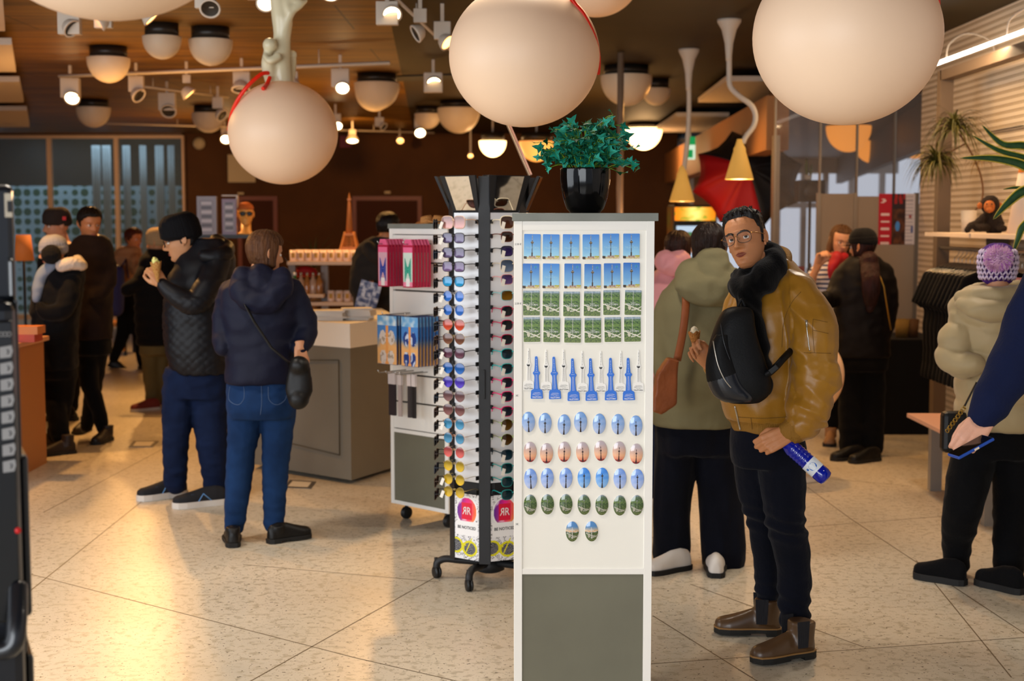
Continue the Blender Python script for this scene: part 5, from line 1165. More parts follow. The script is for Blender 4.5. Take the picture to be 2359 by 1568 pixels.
# ---- woman in navy jacket, seen from behind
p = Person('woman in navy hooded jacket and blue jeans seen from behind at the counter', 7.24, 602)
mt_nj = mat('navy_shell', '080b1e', .65, noise_s=4, noise_c='0d1129', bump=.15, bump_s=60, spec=.25)
j = MB(); p.torso(j, [(607, 622, 42, .08, 0), (604, 640, 68, .10, 0), (602, 662, 88, .13, 0), (600, 700, 90, .15, 0), (602, 760, 84, .155, 0), (602, 820, 80, .16, 0), (601, 862, 80, .165, 0), (600, 880, 79, .165, 0)])
p.chain(j, [(532, 672, 0, 27), (518, 720, 0, 27), (512, 765, -.02, 24), (514, 800, -.08, 20)], core=.6)
p.chain(j, [(668, 668, 0, 30), (690, 710, 0, 30), (705, 752, -.0, 28), (700, 785, -.05, 23), (690, 802, -.10, 18)], core=.6)
jk = p.garment('jacket', j, mt_nj, .011, 5, .007, (5, 5, 11))
h = MB(); p.chain(h, [(562, 640, -.12, 26), (560, 670, -.17, 28), (585, 692, -.20, 28), (620, 690, -.20, 28), (648, 662, -.17, 26), (648, 640, -.12, 22)], core=0); p.chain(h, [(598, 640, -.12, 32), (600, 670, -.15, 34)], core=0); p.garment('hood', h, mt_nj, .01, 4, .008, (9, 9, 12))
tr = MB(); p.torso(tr, [(601, 868, 76, .14, 0), (602, 900, 80, .145, -.01), (603, 935, 80, .145, -.02), (604, 960, 74, .13, 0)])
p.chain(tr, [(563, 930, 0, 41), (561, 990, 0, 37), (555, 1050, .0, 33), (551, 1095, 0, 31), (545, 1160, -.02, 27), (540, 1212, -.01, 23)]); p.chain(tr, [(643, 930, 0, 41), (640, 990, .02, 37), (636, 1050, .03, 33), (634, 1095, .03, 30), (632, 1160, .03, 26), (631, 1205, .03, 24)])
jn = p.garment('jeans', tr, mt_jean, .009, 5, .004, (7, 7, 16))
bpy.context.view_layer.update(); mt_st = mat('denim_stitch', '4b5f7e', .8)
for q in ([(602, 885), (603, 925), (600, 955)], [(530, 890), (528, 920), (548, 932), (562, 918), (562, 890)], [(618, 890), (620, 920), (638, 932), (658, 918), (660, 888)]): strip_on(p, jn, q, .0012, mt_st, 'stitching')
p.shoe(atz(538, 1262, 0), atz(530, 1262, 0) + V((-.04, .24, 0)), mt_blkl, mt_sole_b, L=.25, blk=1, shaft=.1, rad=.038, name='shoe'); p.shoe((618, 1252), (692, 1240), mt_blkl, mt_sole_b, L=.25, blk=1, shaft=.09, rad=.038, name='shoe')
p.head(610, 584, .92, 128, 8, 0, detail=False, neck=(604, 640, .02))
hm = hairmat('3d2214', '6a4426', .5)
b = haircap(p.M, lambda t: (.05 if math.sin(t) < -.35 else -.085), lambda t, z: .018 + .010 * smooth(-.02, -.08, z) + .008 * smooth(.06, .11, z), rough=.003, zmin=-.112, freq=26); p.hairM(b, hm)
b = MB(); p.chain(b, [(655, 592, .05, 1.2), (660, 600, .08, 1.4)], core=0); b.build('glasses', mt_gf, p.root)
p.hand(p.P(692, 806, -.12), (.1, -.2, -1), (.5, -.8, 0), -1, relax(), .95, voxel=.0055); p.finish(.013)
t = thing('shoulder_bag', 'black leather shoulder bag hanging at the hip of the navy jacket woman', 'bag', at(690, 885, 6.97)); O = V(t.location)
b = MB(); chain(b, [(690, 842, 0, 24), (690, 870, 0, 30), (688, 900, 0, 32), (688, 918, 0, 26)], 6.97, O=O, sq=.55); b.fused('bag_body', mt_blkl, t, .009, 5, lambda c: .004 * nz(c, 14))
MB().tube([at(x, y, Y) - O for x, y, Y in [(560, 690, 7.0), (585, 740, 6.97), (625, 800, 7.0), (665, 835, 6.97), (685, 840, 7.10)]], .011, 8, sq=.35).build('strap', mt_blkl, t)
MB().tube([at(712, 880, 7.06) - O, at(716, 905, 7.05) - O], .0035, 8).build('zip_pull', mt_zip, t)
# ---- man in beanie and quilted jacket with cone
p = Person('man in black ribbed beanie and quilted jacket looking down at his ice cream', 8.3, 450, 'c08a62')
mt_q = mat('black_quilted_nylon', '0a0b10', .5, noise_s=3, noise_c='101118', spec=.3)
def quilt(co):
    a = (co.x * .9 + co.z) * 62; b_ = (-co.x * .9 + co.z) * 62; return .0045 * min(1, abs(math.sin(a / 1.0)) * 2.2) * min(1, abs(math.sin(b_)) * 2.2) if co.z < 1.22 else .004 * math.sin(co.z * 40 + 4 * nz(co, 5))
j = MB(); p.torso(j, [(478, 548, 34, .09, .02), (480, 570, 52, .11, .02), (472, 610, 70, .15, .0), (462, 660, 76, .17, 0), (452, 720, 72, .18, 0), (452, 780, 70, .18, 0), (458, 830, 68, .17, 0), (466, 858, 62, .15, 0)])
p.chain(j, [(500, 610, -.1, 30), (478, 660, -.2, 29), (452, 698, -.26, 26), (420, 690, -.28, 22), (390, 668, -.28, 18), (374, 652, -.28, 14)], core=.6)
p.chain(j, [(478, 620, .15, 28), (450, 680, .2, 26), (425, 690, .16, 20)], core=.6)
p.garment('jacket', j, mt_q, .010, 4, .005, (6, 6, 9), quilt=quilt)
b = MB(); p.chain(b, [(500, 556, .10, 18), (522, 575, .0, 20), (505, 590, -.12, 20), (470, 588, -.15, 14)], core=0); p.garment('hood', b, mt_q, .010, 4, .005)
tr = MB(); p.torso(tr, [(452, 845, 70, .13, 0), (450, 880, 74, .14, 0), (450, 915, 70, .13, 0)])
p.chain(tr, [(412, 900, -.02, 38), (408, 960, -.04, 34), (406, 1010, -.05, 31), (404, 1060, -.03, 28), (404, 1112, 0, 26)]); p.chain(tr, [(482, 900, .02, 46), (484, 960, 0, 40), (488, 1020, -.02, 36), (494, 1080, 0, 31), (497, 1128, .02, 28)])
p.garment('jeans', tr, mt_jean2, .01, 5, .005, (7, 7, 16))
mt_snk = mat('dark_sneaker_mesh', '14151b', .8, bump=.4, bump_s=200); mt_snb = mat('blue_lace', '6aa0dc', .6)
def laces(M, L, o):
    for a, b_ in ((.42, .52), (.52, .42), (.55, .64), (.64, .55), (.66, .72)): MB().tube([M @ V((-.030, a * L, .075)), M @ V((-.012, (a + b_) / 2 * L, .105 - .05 * (a + b_) / 2)), M @ V((.012, (a + b_) / 2 * L, .105 - .05 * (a + b_) / 2)), M @ V((.030, b_ * L, .075))], .004, 6).build('lace', mt_snb, o)
    for s in (-1, 1): MB().tube([M @ V((s * .036, .30 * L, .035)), M @ V((s * .032, .45 * L, .078)), M @ V((s * .040, .55 * L, .035))], .0035, 6).build('side_stripe', mt_snb, o)
p.shoe((430, 1140), (308, 1155), mt_snk, mt_sole_w, L=.31, wk=1.08, sole=.036, name='sneaker', extra=laces); p.shoe((520, 1160), (412, 1170), mt_snk, mt_sole_w, L=.31, wk=1.08, sole=.036, name='sneaker', extra=laces)
p.head(420, 552, 1.02, -80, 14, 0, dy=-.03, detail=False, neck=(485, 600, .02)); hm = hairmat('141010'); p.hairM(haircap(p.M, lambda t: short_hair(t, -.055, .05, .0), lambda t, z: .006, rough=.001), hm)
beanie(p, fabric('black_rib_knit', '0a0a0c', '101014'), .012, .020, .036, 40, 'beanie', .0035)
b = MB()
for s in (-1, 1):
    P = [p.M @ V((s * .033 + .026 * math.cos(a), -.108 + .008 * abs(math.cos(a)), .0 + .02 * math.sin(a))) for a in [2 * PI * k / 20 for k in range(21)]]; b.tube(P, .0022, 6, cap=False); b.tube([p.M @ V(q) for q in [(s * .06, -.095, .006), (s * .078, -.04, .006), (s * .08, .01, .004)]], .002, 6)
b.build('glasses', mt_gf, p.root)
p.hand(p.P(376, 655, -.28), (-.55, -.1, .8), (.4, -.85, .3), -1, [(45, 60, 40)] * 4, 1.0, voxel=.0055); p.finish(.014)
cone(at(364, 650, 7.97), at(359, 604, 7.97), .030, 'small waffle cone with green ice cream held by the beanie man', ice='dfe08a', wafer='d0a258')
# ---- person in olive parka
p = Person('person in olive green hooded parka and wide navy trousers, back to the camera', 6.74, 1605)
mt_ol = mat('olive_parka', '746d50', .8, noise_s=3, noise_c='80795b', bump=.2, bump_s=40, spec=.2)
j = MB(); p.torso(j, [(1640, 600, 40, .09, 0), (1634, 630, 70, .13, 0), (1624, 670, 94, .16, 0), (1614, 720, 100, .17, 0), (1612, 800, 98, .17, 0), (1606, 880, 98, .18, 0), (1600, 940, 97, .185, 0), (1598, 980, 96, .185, 0)])
p.chain(j, [(1548, 690, 0, 32), (1532, 750, -.02, 32), (1524, 810, -.06, 28), (1530, 850, -.1, 24)], core=.6); p.chain(j, [(1690, 690, 0, 32), (1700, 760, 0, 32), (1704, 820, .0, 28), (1700, 870, .05, 24)], core=.6)
p.garment('parka', j, mt_ol, .012, 5, .009, (4, 4, 6))
h = MB(); p.chain(h, [(1592, 625, -.10, 28), (1590, 655, -.16, 32), (1625, 672, -.20, 34), (1665, 672, -.20, 32), (1692, 645, -.14, 28)], core=0); p.chain(h, [(1640, 615, -.08, 44), (1645, 648, -.14, 42)], core=0); p.garment('hood', h, mt_ol, .010, 4, .010, (7, 7, 9))
tr = MB(); p.torso(tr, [(1600, 960, 88, .15, 0), (1602, 1000, 92, .155, 0), (1604, 1040, 92, .155, 0)])
p.chain(tr, [(1560, 1030, 0, 50), (1554, 1100, -.0, 46), (1548, 1180, 0, 43), (1546, 1272, 0, 43)]); p.chain(tr, [(1645, 1030, 0, 50), (1656, 1110, 0, 47), (1664, 1200, 0, 50), (1668, 1290, 0, 50)])
p.garment('trousers', tr, mt_navy, .012, 5, .008, (9, 9, 2.5))
mt_wsh = mat('white_shoe', 'd8d2cc', .6); p.shoe((1588, 1308), (1500, 1322), mt_wsh, mt_sole_b, L=.26, lift=0, name='shoe', wk=1.1); p.shoe(atz(1650, 1332, 0), atz(1650, 1332, 0) + V((.03, .25, 0)), mt_wsh, mt_sole_b, L=.26, name='shoe', wk=1.1)
p.head(1634, 572, .95, 165, 5, 0, detail=False, neck=(1636, 620, .02)); p.hairM(haircap(p.M, lambda t: (.05 if math.sin(t) < -.45 else -.088), lambda t, z: .020 + .008 * smooth(-.02, -.08, z) + .004 * nz((math.cos(t) * 3, math.sin(t) * 3, z * 20)), rough=.003, zmin=-.112, freq=26), hairmat('170c08', '2a1710')); p.finish(.014)
t = thing('leather_bag', 'tan brown leather bag on a shoulder strap over the olive parka', 'bag', at(1536, 885, 6.42)); O = V(t.location)
b = MB(); q = [at(x, y, 6.42) - O for x, y in [(1538, 822), (1562, 828), (1556, 930), (1522, 952), (1500, 945), (1512, 860)]]; b.add([v + V((0, -.05, 0)) for v in q] + [v + V((0, .05, 0)) for v in q], [(0, 1, 2, 3, 4, 5)[::-1], (6, 7, 8, 9, 10, 11)] + [(i, (i + 1) % 6, 6 + (i + 1) % 6, 6 + i) for i in range(6)])
mt_tan = mat('tan_leather', '7c3f17', .5, noise_s=12, noise_c='8f4c20', bump=.2, bump_s=60); b.fused('bag_body', mt_tan, t, .01, 4, lambda c: .003 * nz(c, 12)); MB().tube(spline([tuple(at(x, y, Y) - O) for x, y, Y in [(1578, 650, 6.6), (1580, 700, 6.54), (1574, 760, 6.53), (1560, 830, 6.5)]], 4), .018, 8, sq=.25).build('strap', mt_tan, t)
MB().tube([at(1516, 862, 6.42) - O, at(1536, 866, 6.42) - O, at(1550, 862, 6.42) - O], .004, 6).build('flap_seam', mat('dark_tan', '5a2c10', .6), t)
# ---- pink hooded person
p = Person('person in pale pink hooded jacket partly hidden behind the olive parka', 8.2, 1530)
mt_pk = mat('pale_pink_nylon', 'd98c92', .6, noise_s=4, noise_c='e09aa0', sheen=.1); j = MB(); p.torso(j, [(1548, 620, 34, .1, 0), (1540, 660, 62, .14, 0), (1535, 720, 66, .16, 0), (1535, 820, 64, .16, 0), (1535, 900, 64, .16, 0)]); p.chain(j, [(1490, 690, 0, 24), (1484, 760, 0, 22), (1490, 820, -.05, 18)], core=.6); p.garment('jacket', j, mt_pk, .013, 4, .008)
h = MB(); p.chain(h, [(1530, 600, -.08, 24), (1550, 612, -.12, 28), (1568, 600, -.08, 24)], core=0); p.garment('hood', h, mt_pk, .011, 4, .008, (12, 12, 12)); tr = MB(); p.torso(tr, [(1535, 880, 55, .13, 0), (1535, 930, 57, .13, 0)]); p.chain(tr, [(1512, 930, 0, 30), (1512, 1140, 0, 22)]); p.chain(tr, [(1558, 930, 0, 30), (1558, 1140, 0, 22)]); p.garment('trousers', tr, mt_jean2, .014, 4, .004)
p.shoe(atz(1512, 1165, 0), atz(1512, 1165, 0) + V((0, .24, 0)), mt_wsh, mt_sole_w, L=.24); p.shoe(atz(1558, 1165, 0), atz(1558, 1165, 0) + V((0, .24, 0)), mt_wsh, mt_sole_w, L=.24)
p.head(1562, 575, .9, 170, 0, 0, detail=False, neck=(1548, 625, 0)); p.hairM(haircap(p.M, lambda t: (.05 if math.sin(t) < -.45 else -.08), lambda t, z: .016, rough=.003, zmin=-.11), hairmat('1e0f0a', '3a1c12')); p.finish(.016)
# ---- shop woman: striped shirt, red scarf
p = Person('woman with glasses, striped shirt and red neck scarf, one hand raised', 10.5, 1925, 'd0946c')
mt_str = mat('striped_jersey', 'c9c4cc', .8); nt = mt_str.node_tree; _tc = nt.nodes.new('ShaderNodeTexCoord'); _w = nt.nodes.new('ShaderNodeTexWave'); _w.bands_direction = 'Z'; _w.inputs['Scale'].default_value = 9.5; _w.inputs['Distortion'].default_value = .6; _w.inputs['Detail'].default_value = 1; _r = nt.nodes.new('ShaderNodeValToRGB'); _r.color_ramp.elements[0].position = .35; _r.color_ramp.elements[0].color = lin('3a4468'); _r.color_ramp.elements[1].position = .5; _r.color_ramp.elements[1].color = lin('d4ccce')
nt.links.new(_tc.outputs['Object'], _w.inputs['Vector']); nt.links.new(_w.outputs[1], _r.inputs[0]); nt.links.new(_r.outputs[0], nt.nodes['Principled BSDF'].inputs['Base Color'])
j = MB(); p.torso(j, [(1935, 590, 22, .07, 0), (1930, 612, 48, .10, 0), (1925, 650, 50, .12, 0), (1922, 700, 46, .12, 0), (1922, 760, 46, .13, 0)]); p.chain(j, [(1888, 622, 0, 19), (1868, 650, -.05, 18), (1862, 664, -.08, 16)], core=.6); p.chain(j, [(1962, 622, 0, 19), (1966, 680, -.04, 18), (1950, 720, -.12, 15)], core=.6); p.garment('striped_shirt', j, mt_str, .014, 4, .004)
p.chain(p.core, [(1862, 668, -.09, 12), (1872, 640, -.16, 10), (1882, 612, -.2, 8)], core=0)
b = MB(); p.chain(b, [(1912, 590, -.06, 9), (1928, 600, -.12, 11), (1946, 590, -.08, 9)], core=0); p.chain(b, [(1926, 592, -.13, 14), (1916, 620, -.15, 10), (1912, 638, -.15, 4)], core=0); p.garment('neck_scarf', b, mat('red_scarf', 'a8101c', .6), .009, 3, .003)
tr = MB(); p.torso(tr, [(1924, 745, 46, .13, 0), (1926, 790, 50, .135, 0), (1928, 830, 48, .13, 0)]); p.chain(tr, [(1910, 830, 0, 24), (1912, 900, 0, 19), (1914, 985, 0, 14)]); p.chain(tr, [(1946, 830, 0, 24), (1948, 900, 0, 19), (1948, 985, 0, 14)]); p.garment('trousers', tr, mt_blk2, .015, 4, .004)
mt_bgb = mat('beige_suede', '8a6544', .8); p.shoe(atz(1914, 1018, 0), atz(1908, 1034, 0), mt_bgb, mt_sole_b, L=.25, shaft=.12); p.shoe(atz(1948, 1018, 0), atz(1952, 1034, 0), mt_bgb, mt_sole_b, L=.25, shaft=.12)
p.head(1936, 554, .95, 8, 12, -6, detail=False, neck=(1932, 600, .01)); hm = hairmat('4a2f1a', '6e4a28', .5)
b = haircap(p.M, lambda t: (.066 if math.sin(t) < -.30 else -.09), lambda t, z: .014 + .008 * smooth(0, -.08, z), rough=.003, zmin=-.112); b.m = [0] * len(b.m)
for s in (-1, 1): b.tube([p.M @ V(q) for q in [(s * .072, .0, .03), (s * .082, -.01, -.04), (s * .084, -.02, -.10), (s * .080, -.03, -.155)]], [.018, .022, .020, .008], 10)
p.hairM(b, hm)
b = MB()
for s in (-1, 1): b.tube([p.M @ V((s * .033 + .026 * math.cos(a), -.108, .0 + .02 * math.sin(a))) for a in [2 * PI * k / 18 for k in range(19)]], .0018, 6, cap=False)
b.build('glasses', mt_gf, p.root); p.hand(p.P(1884, 610, -.2), (.25, -.3, 1), (-.3, .8, .2), -1, [(50, 60, 40)] * 4, 1.0, voxel=.007); p.finish(.015)
# ---- black cap, leather jacket
p = Person('person in black cap and black jacket with long dark hair down the back', 9.9, 1985, 'b57c58')
j = MB(); p.torso(j, [(1992, 590, 30, .08, 0), (1988, 615, 56, .11, 0), (1986, 660, 66, .14, 0), (1984, 720, 62, .15, 0), (1984, 780, 64, .15, 0), (1984, 822, 66, .15, 0)]); p.chain(j, [(1940, 640, 0, 24), (1924, 680, -.04, 23), (1908, 690, -.12, 18), (1902, 684, -.2, 14)], core=.6); p.chain(j, [(2036, 630, 0, 24), (2046, 680, 0, 23), (2044, 740, -.0, 20), (2030, 780, -.06, 16)], core=.6)
p.garment('jacket', j, mat('black_soft_leather', '0b090a', .6, noise_s=5, noise_c='100c0d', spec=.2), .014, 4, .006)
tr = MB(); p.torso(tr, [(1984, 800, 62, .14, 0), (1984, 850, 60, .14, 0)]); p.chain(tr, [(1962, 850, 0, 32), (1962, 940, 0, 30), (1960, 1030, 0, 27)]); p.chain(tr, [(2008, 850, 0, 32), (2008, 940, 0, 30), (2008, 1030, 0, 27)]); p.garment('trousers', tr, mt_blk2, .015, 4, .005)
p.shoe(atz(1990, 1056, 0), atz(1936, 1060, 0), mt_blkl, mt_sole_b, L=.27); p.shoe(atz(2026, 1060, 0), atz(1990, 1064, 0), mt_blkl, mt_sole_b, L=.27)
p.head(1988, 568, .95, -138, 5, 0, detail=False, neck=(1992, 610, .02)); hm = hairmat('1c0c0a', '351614'); p.hairM(haircap(p.M, lambda t: (.05 if math.sin(t) < -.45 else -.08), lambda t, z: .012, rough=.003, zmin=-.11), hm)
b = MB(); p.chain(b, [(2002, 600, -.1, 22), (2006, 640, -.19, 22), (2006, 680, -.20, 19), (2004, 712, -.19, 9)], core=0, sq=.6); b.fused('long_hair', hm, p.root, .009, 3, lambda c: .004 * nz((c.x * 60, c.y * 60, c.z * 4)))
beanie(p, mt_blk, .022, .016, .016, 6, 'cap', 0); b = MB(); b.add([p.M @ V((.075 * math.sin(a) * r_, -.06 - .095 * math.cos(a) * r_ * (1 if r_ > .8 else .4), .030 - .012 * r_)) for r_ in (.7, 1) for a in [R(-75 + 15 * k) for k in range(11)]], [(i, i + 1, i + 12, i + 11) for i in range(10)], 0, True); b.build('cap_visor', mt_blk, p.root, solid=.004)
MB().tube([p.P(*q) for q in [(2020, 620, -.16), (2036, 660, -.18), (2044, 710, -.17), (2052, 760, -.14)]], .006, 6).build('chain_strap', mat('gold_chain', 'b08a3c', .3, .9), p.root)
p.finish(.016)
# ---- purple hat
p = Person('person in purple and white crocheted hat and beige puffer jacket, back to camera', 6.5, 2300)
mt_bp2 = mat('beige_puffer', 'a38f68', .6, noise_s=4, noise_c='b09a72', sheen=.15)
def puff(co): return .019 * abs(math.sin((co.z + .10 * co.x + .02 * nz(co, 5)) * 27)) ** .7
j = MB(); p.torso(j, [(2290, 668, 60, .10, 0), (2285, 690, 84, .13, 0), (2290, 730, 92, .17, 0), (2300, 800, 88, .18, 0), (2302, 880, 90, .18, 0), (2304, 940, 92, .18, 0), (2304, 984, 90, .17, 0)])
p.chain(j, [(2232, 730, -.02, 34), (2208, 780, -.04, 36), (2200, 820, -.06, 36), (2222, 842, -.12, 28), (2240, 835, -.16, 20)], core=.6); p.chain(j, [(2370, 720, 0, 36), (2392, 790, 0, 36), (2390, 850, -.04, 30)], core=.6)
p.garment('puffer_jacket', j, mt_bp2, .011, 4, .004, (9, 9, 14), quilt=puff)
b = MB(); p.chain(b, [(2215, 700, -.12, 14), (2250, 712, -.18, 24), (2300, 715, -.2, 26), (2350, 700, -.17, 24), (2380, 682, -.08, 20)], core=0); p.chain(b, [(2216, 686, -.06, 18), (2250, 684, -.14, 20), (2300, 682, -.17, 22), (2350, 676, -.12, 20)], core=0); p.chain(b, [(2216, 686, -.06, 16), (2262, 668, .10, 18), (2340, 662, .12, 18)], core=0); p.garment('hood', b, mt_bp2, .010, 4, .006)
tr = MB(); p.torso(tr, [(2290, 970, 82, .14, 0), (2288, 1010, 88, .15, 0), (2290, 1050, 86, .15, 0)]); p.chain(tr, [(2248, 1030, -.0, 52), (2232, 1100, -.06, 50), (2218, 1170, -.1, 44), (2206, 1240, -.02, 36), (2204, 1300, .04, 29)]); p.chain(tr, [(2330, 1030, 0, 52), (2334, 1110, 0, 46), (2330, 1180, 0, 42), (2326, 1250, 0, 38), (2324, 1318, 0, 34)]); p.garment('trousers', tr, mt_blk2, .012, 5, .005)
p.shoe((2224, 1349), (2118, 1330), mt_blk2, mt_sole_b, L=.25, sole=.03, name='shoe', hk=1.1); p.shoe((2356, 1370), (2257, 1344), mt_blk2, mt_sole_b, L=.25, sole=.03, name='shoe', hk=1.1)
p.head(2298, 618, .88, 175, 0, 0, detail=False, neck=(2300, 680, 0)); bpu = MB()
mt_pu = mat('purple_yarn', '4b1f74', .9, bump=.6, bump_s=120); mt_wy = mat('white_yarn', 'd8c4dc', .9, bump=.6, bump_s=120)
ht = beanie(p, mt_pu, -.070, .018, .006, 20, 'crocheted_hat', .0015)
b = MB(); q3 = lambda th, z, o: p.M @ headpt(th, z, o)
for r_ in range(6):
    z = -.045 + r_ * .024; n_ = 22
    for k in range(n_):
        t0 = 2 * PI * (k + .5 * (r_ % 2)) / n_; b.tube([q3(t0, z - .012, .023), q3(t0 + PI / n_ * .55, z, .027), q3(t0 + PI / n_, z + .011, .023)], .0042, 6); b.tube([q3(t0 + 2 * PI / n_, z - .012, .023), q3(t0 + PI / n_ * 1.45, z, .027), q3(t0 + PI / n_, z + .011, .023)], .0042, 6)
b.build('white_stitches', mt_wy, ht)
random.seed(11); b = MB(); c = p.P(2300, 594, -.14); 
for k in range(1500):
    d = V((random.gauss(0, 1), random.gauss(0, 1), random.gauss(0, 1))).normalized(); r_ = m_px(33, 6.36) * random.uniform(.88, 1.06); s_ = d.cross(V((.3, .2, 1))).normalized() * .0016; b.add([c + d * r_ * .3 - s_, c + d * r_ * .3 + s_, c + d * r_ + V((0, 0, -.004)) + s_ * .4, c + d * r_ - s_ * .4], [(0, 1, 2, 3)], 0 if random.random() < .78 else 1)
b.ball(c, m_px(26, 6.36)); b.build('pom_pom', [mat('pom_pale_pink', 'dcb0cc', .95), mat('pom_violet', 'b85cc8', .95)], p.root)
p.finish(.015)
t = thing('purse', 'small black purse with gold chain hanging on the beige puffer jacket', 'bag', at(2196, 990, 6.3)); O = V(t.location)
b = MB(); b.box((-.055, -.035, -.10), (.055, .035, .085)); b.build('bag_body', mt_blkl, t, bevel=.02)
pts = spline([tuple(at(x, y, 6.25) - O) for x, y in [(2250, 880), (2232, 915), (2222, 935)]], 4); MB().tube(pts, .009, 8, sq=.4).build('strap', mt_blkl, t); b = MB(); pp = [at(2222 - 40 * i / 13, 938 + 54 * i / 13, 6.25) - O for i in range(14)]
for i, q in enumerate(pp):
    M = Matrix.Translation(q) @ Matrix.Rotation(R(50), 4, 'Y') @ Matrix.Rotation(R(90 * (i % 2)), 4, 'X'); b.tube([M @ V((.009 * math.cos(a), .006 * math.sin(a), 0)) for a in [2 * PI * k / 10 for k in range(11)]], .002, 6, cap=False)
b.build('chain', mat('gold_chain', 'b08a3c', .3, .9), t)
# ---- person at the right edge: navy sleeve, phone
p = Person('person in navy sweater at the right edge holding a blue phone low', 4.5, 2560, 'd09a80')
mt_nk = fabric('navy_knit', '0a1230', '0e1838'); j = MB(); p.torso(j, [(2560, 560, 60, .11, 0), (2560, 600, 130, .14, 0), (2560, 680, 170, .18, 0), (2560, 800, 160, .18, 0), (2560, 960, 150, .18, 0), (2560, 1060, 150, .18, 0)])
p.chain(j, [(2425, 640, 0, 66), (2385, 730, -.04, 62), (2345, 820, -.1, 56), (2305, 890, -.14, 48), (2278, 935, -.17, 40), (2266, 960, -.18, 33)], core=.6); p.chain(j, [(2700, 640, 0, 60), (2730, 800, 0, 52), (2720, 950, -.1, 34)], core=.6); p.garment('sweater', j, mt_nk, .012, 5, .007, (5, 5, 8))
tr = MB(); p.torso(tr, [(2560, 1020, 140, .16, 0), (2560, 1100, 140, .16, 0)]); p.chain(tr, [(2500, 1100, 0, 78), (2500, 1350, 0, 56), (2500, 1620, 0, 44)]); p.chain(tr, [(2620, 1100, 0, 78), (2620, 1350, 0, 56), (2620, 1620, 0, 44)]); p.garment('trousers', tr, mt_blk2, .016, 4, .005)
for x in (2500, 2620): a_ = at(x, 1640, 4.5); a_.z = 0; p.shoe(a_ + V((0, .05, 0)), a_ + V((0, -.2, 0)), mt_blkl, mt_sole_b, L=.28)
p.head(2560, 455, 1.0, 20, 0, 0, detail=False, neck=(2560, 580, 0)); p.hairM(haircap(p.M, lambda t: short_hair(t), lambda t, z: .014), hairmat('2a1a10'))
p.hand(p.P(2268, 962, -.18), (-.62, -.3, -.7), (-.1, -.95, .45), 1, [(42, 55, 35), (48, 58, 36), (52, 60, 36), (56, 60, 36)], 1.05, thumb=(20, 20, 20), voxel=.0045); p.finish(.014)
a = at(2200, 1050, 4.20); b_ = at(2270, 1008, 4.24); t = thing('phone', 'blue phone held in the hand at the right edge', 'phone', (a + b_) / 2, (0, -math.atan2((b_ - a).z, (b_ - a).x), R(12)))
hl = (b_ - a).length / 2 + .004; MB().box((-hl, -.037, -.005), (hl, .03, .005)).build('case', mat('blue_case', '0f3f96', .4), t, bevel=.004); MB().box((-hl + .004, -.034, .005), (hl - .004, .027, .0056)).build('screen', mat('phone_screen', '06070a', .08), t); MB().box((-.008, -.0382, -.003), (.008, -.037, .003)).build('side_button', mt_fix, t)
# ---- left group
p = Person('person in grey pom pom hat and long black coat with pale fur collar', 10.1, 130, 'c79272')
j = MB(); p.torso(j, [(150, 600, 30, .08, 0), (142, 625, 52, .11, 0), (134, 670, 56, .14, 0), (128, 740, 52, .15, 0), (128, 800, 50, .15, 0), (130, 850, 48, .15, 0)]); p.chain(j, [(164, 650, -.08, 22), (150, 710, -.16, 21), (110, 720, -.2, 17), (92, 705, -.2, 12)], core=.6); p.chain(j, [(98, 650, .05, 20), (88, 710, .0, 18), (84, 720, -.1, 14)], core=.6); p.garment('coat', j, mt_blk, .014, 4, .007)
b = MB(); p.chain(b, [(142, 612, -.13, 14), (168, 606, -.11, 15), (190, 612, -.05, 11), (178, 598, .06, 12)], core=0); p.garment('fur_collar', b, mat('pale_fur', 'd6cbbd', .95, bump=1, bump_s=90), .01, 3, .003, (30, 30, 30))
b = MB(); p.chain(b, [(120, 612, -.08, 14), (98, 632, -.10, 14), (88, 665, -.12, 13), (84, 690, -.14, 9)], core=0); p.garment('scarf', b, mat('grey_blue_scarf', '7f8ea3', .9), .01, 3, .004)
tr = MB(); p.torso(tr, [(130, 830, 46, .14, 0), (130, 870, 48, .14, 0)]); p.chain(tr, [(116, 870, 0, 28), (130, 950, -.05, 24), (140, 1005, -.05, 22)]); p.chain(tr, [(148, 870, .0, 28), (142, 940, .05, 24), (128, 1000, .1, 20)]); p.garment('trousers', tr, mt_blk2, .015, 4, .004)
mt_bb = mat('dark_brown_boot', '1d100b', .55); p.shoe(atz(174, 1043, 0), atz(106, 1050, 0), mt_bb, mt_sole_b, L=.27, shaft=.14, blk=1, name='boot'); p.shoe(atz(140, 1030, 0), atz(82, 1030, 0), mt_bb, mt_sole_b, L=.27, shaft=.14, blk=1, name='boot')
p.head(124, 580, .9, -70, 8, 0, detail=False, neck=(150, 620, .02)); beanie(p, fabric('grey_knit', '8d8f98', 'a0a2aa'), -.005, .018, .012, 30, 'knit_hat'); b = MB(); c = p.P(118, 586, -.14); b.ball(c, m_px(23, 10)); b.fused('fur_pom', mat('black_fur', '070606', .98, bump=1, bump_s=90), p.root, .008, 2, lambda c: .004 * nz(c, 60)); p.finish(.016)
p = Person('man in dark grey beanie with small red patch behind the grey hat', 11.9, 150, 'c78a66')
j = MB(); p.torso(j, [(150, 560, 28, .09, 0), (148, 590, 56, .13, 0), (146, 660, 60, .16, 0), (146, 780, 56, .16, 0)]); p.garment('jacket', j, mt_blk, .016, 4, .006); tr = MB(); p.torso(tr, [(146, 770, 50, .15, 0), (146, 820, 52, .15, 0)]); p.chain(tr, [(130, 820, 0, 24), (130, 935, 0, 17)]); p.chain(tr, [(164, 820, 0, 24), (164, 935, 0, 17)]); p.garment('trousers', tr, mt_blk2, .016, 4, .004)
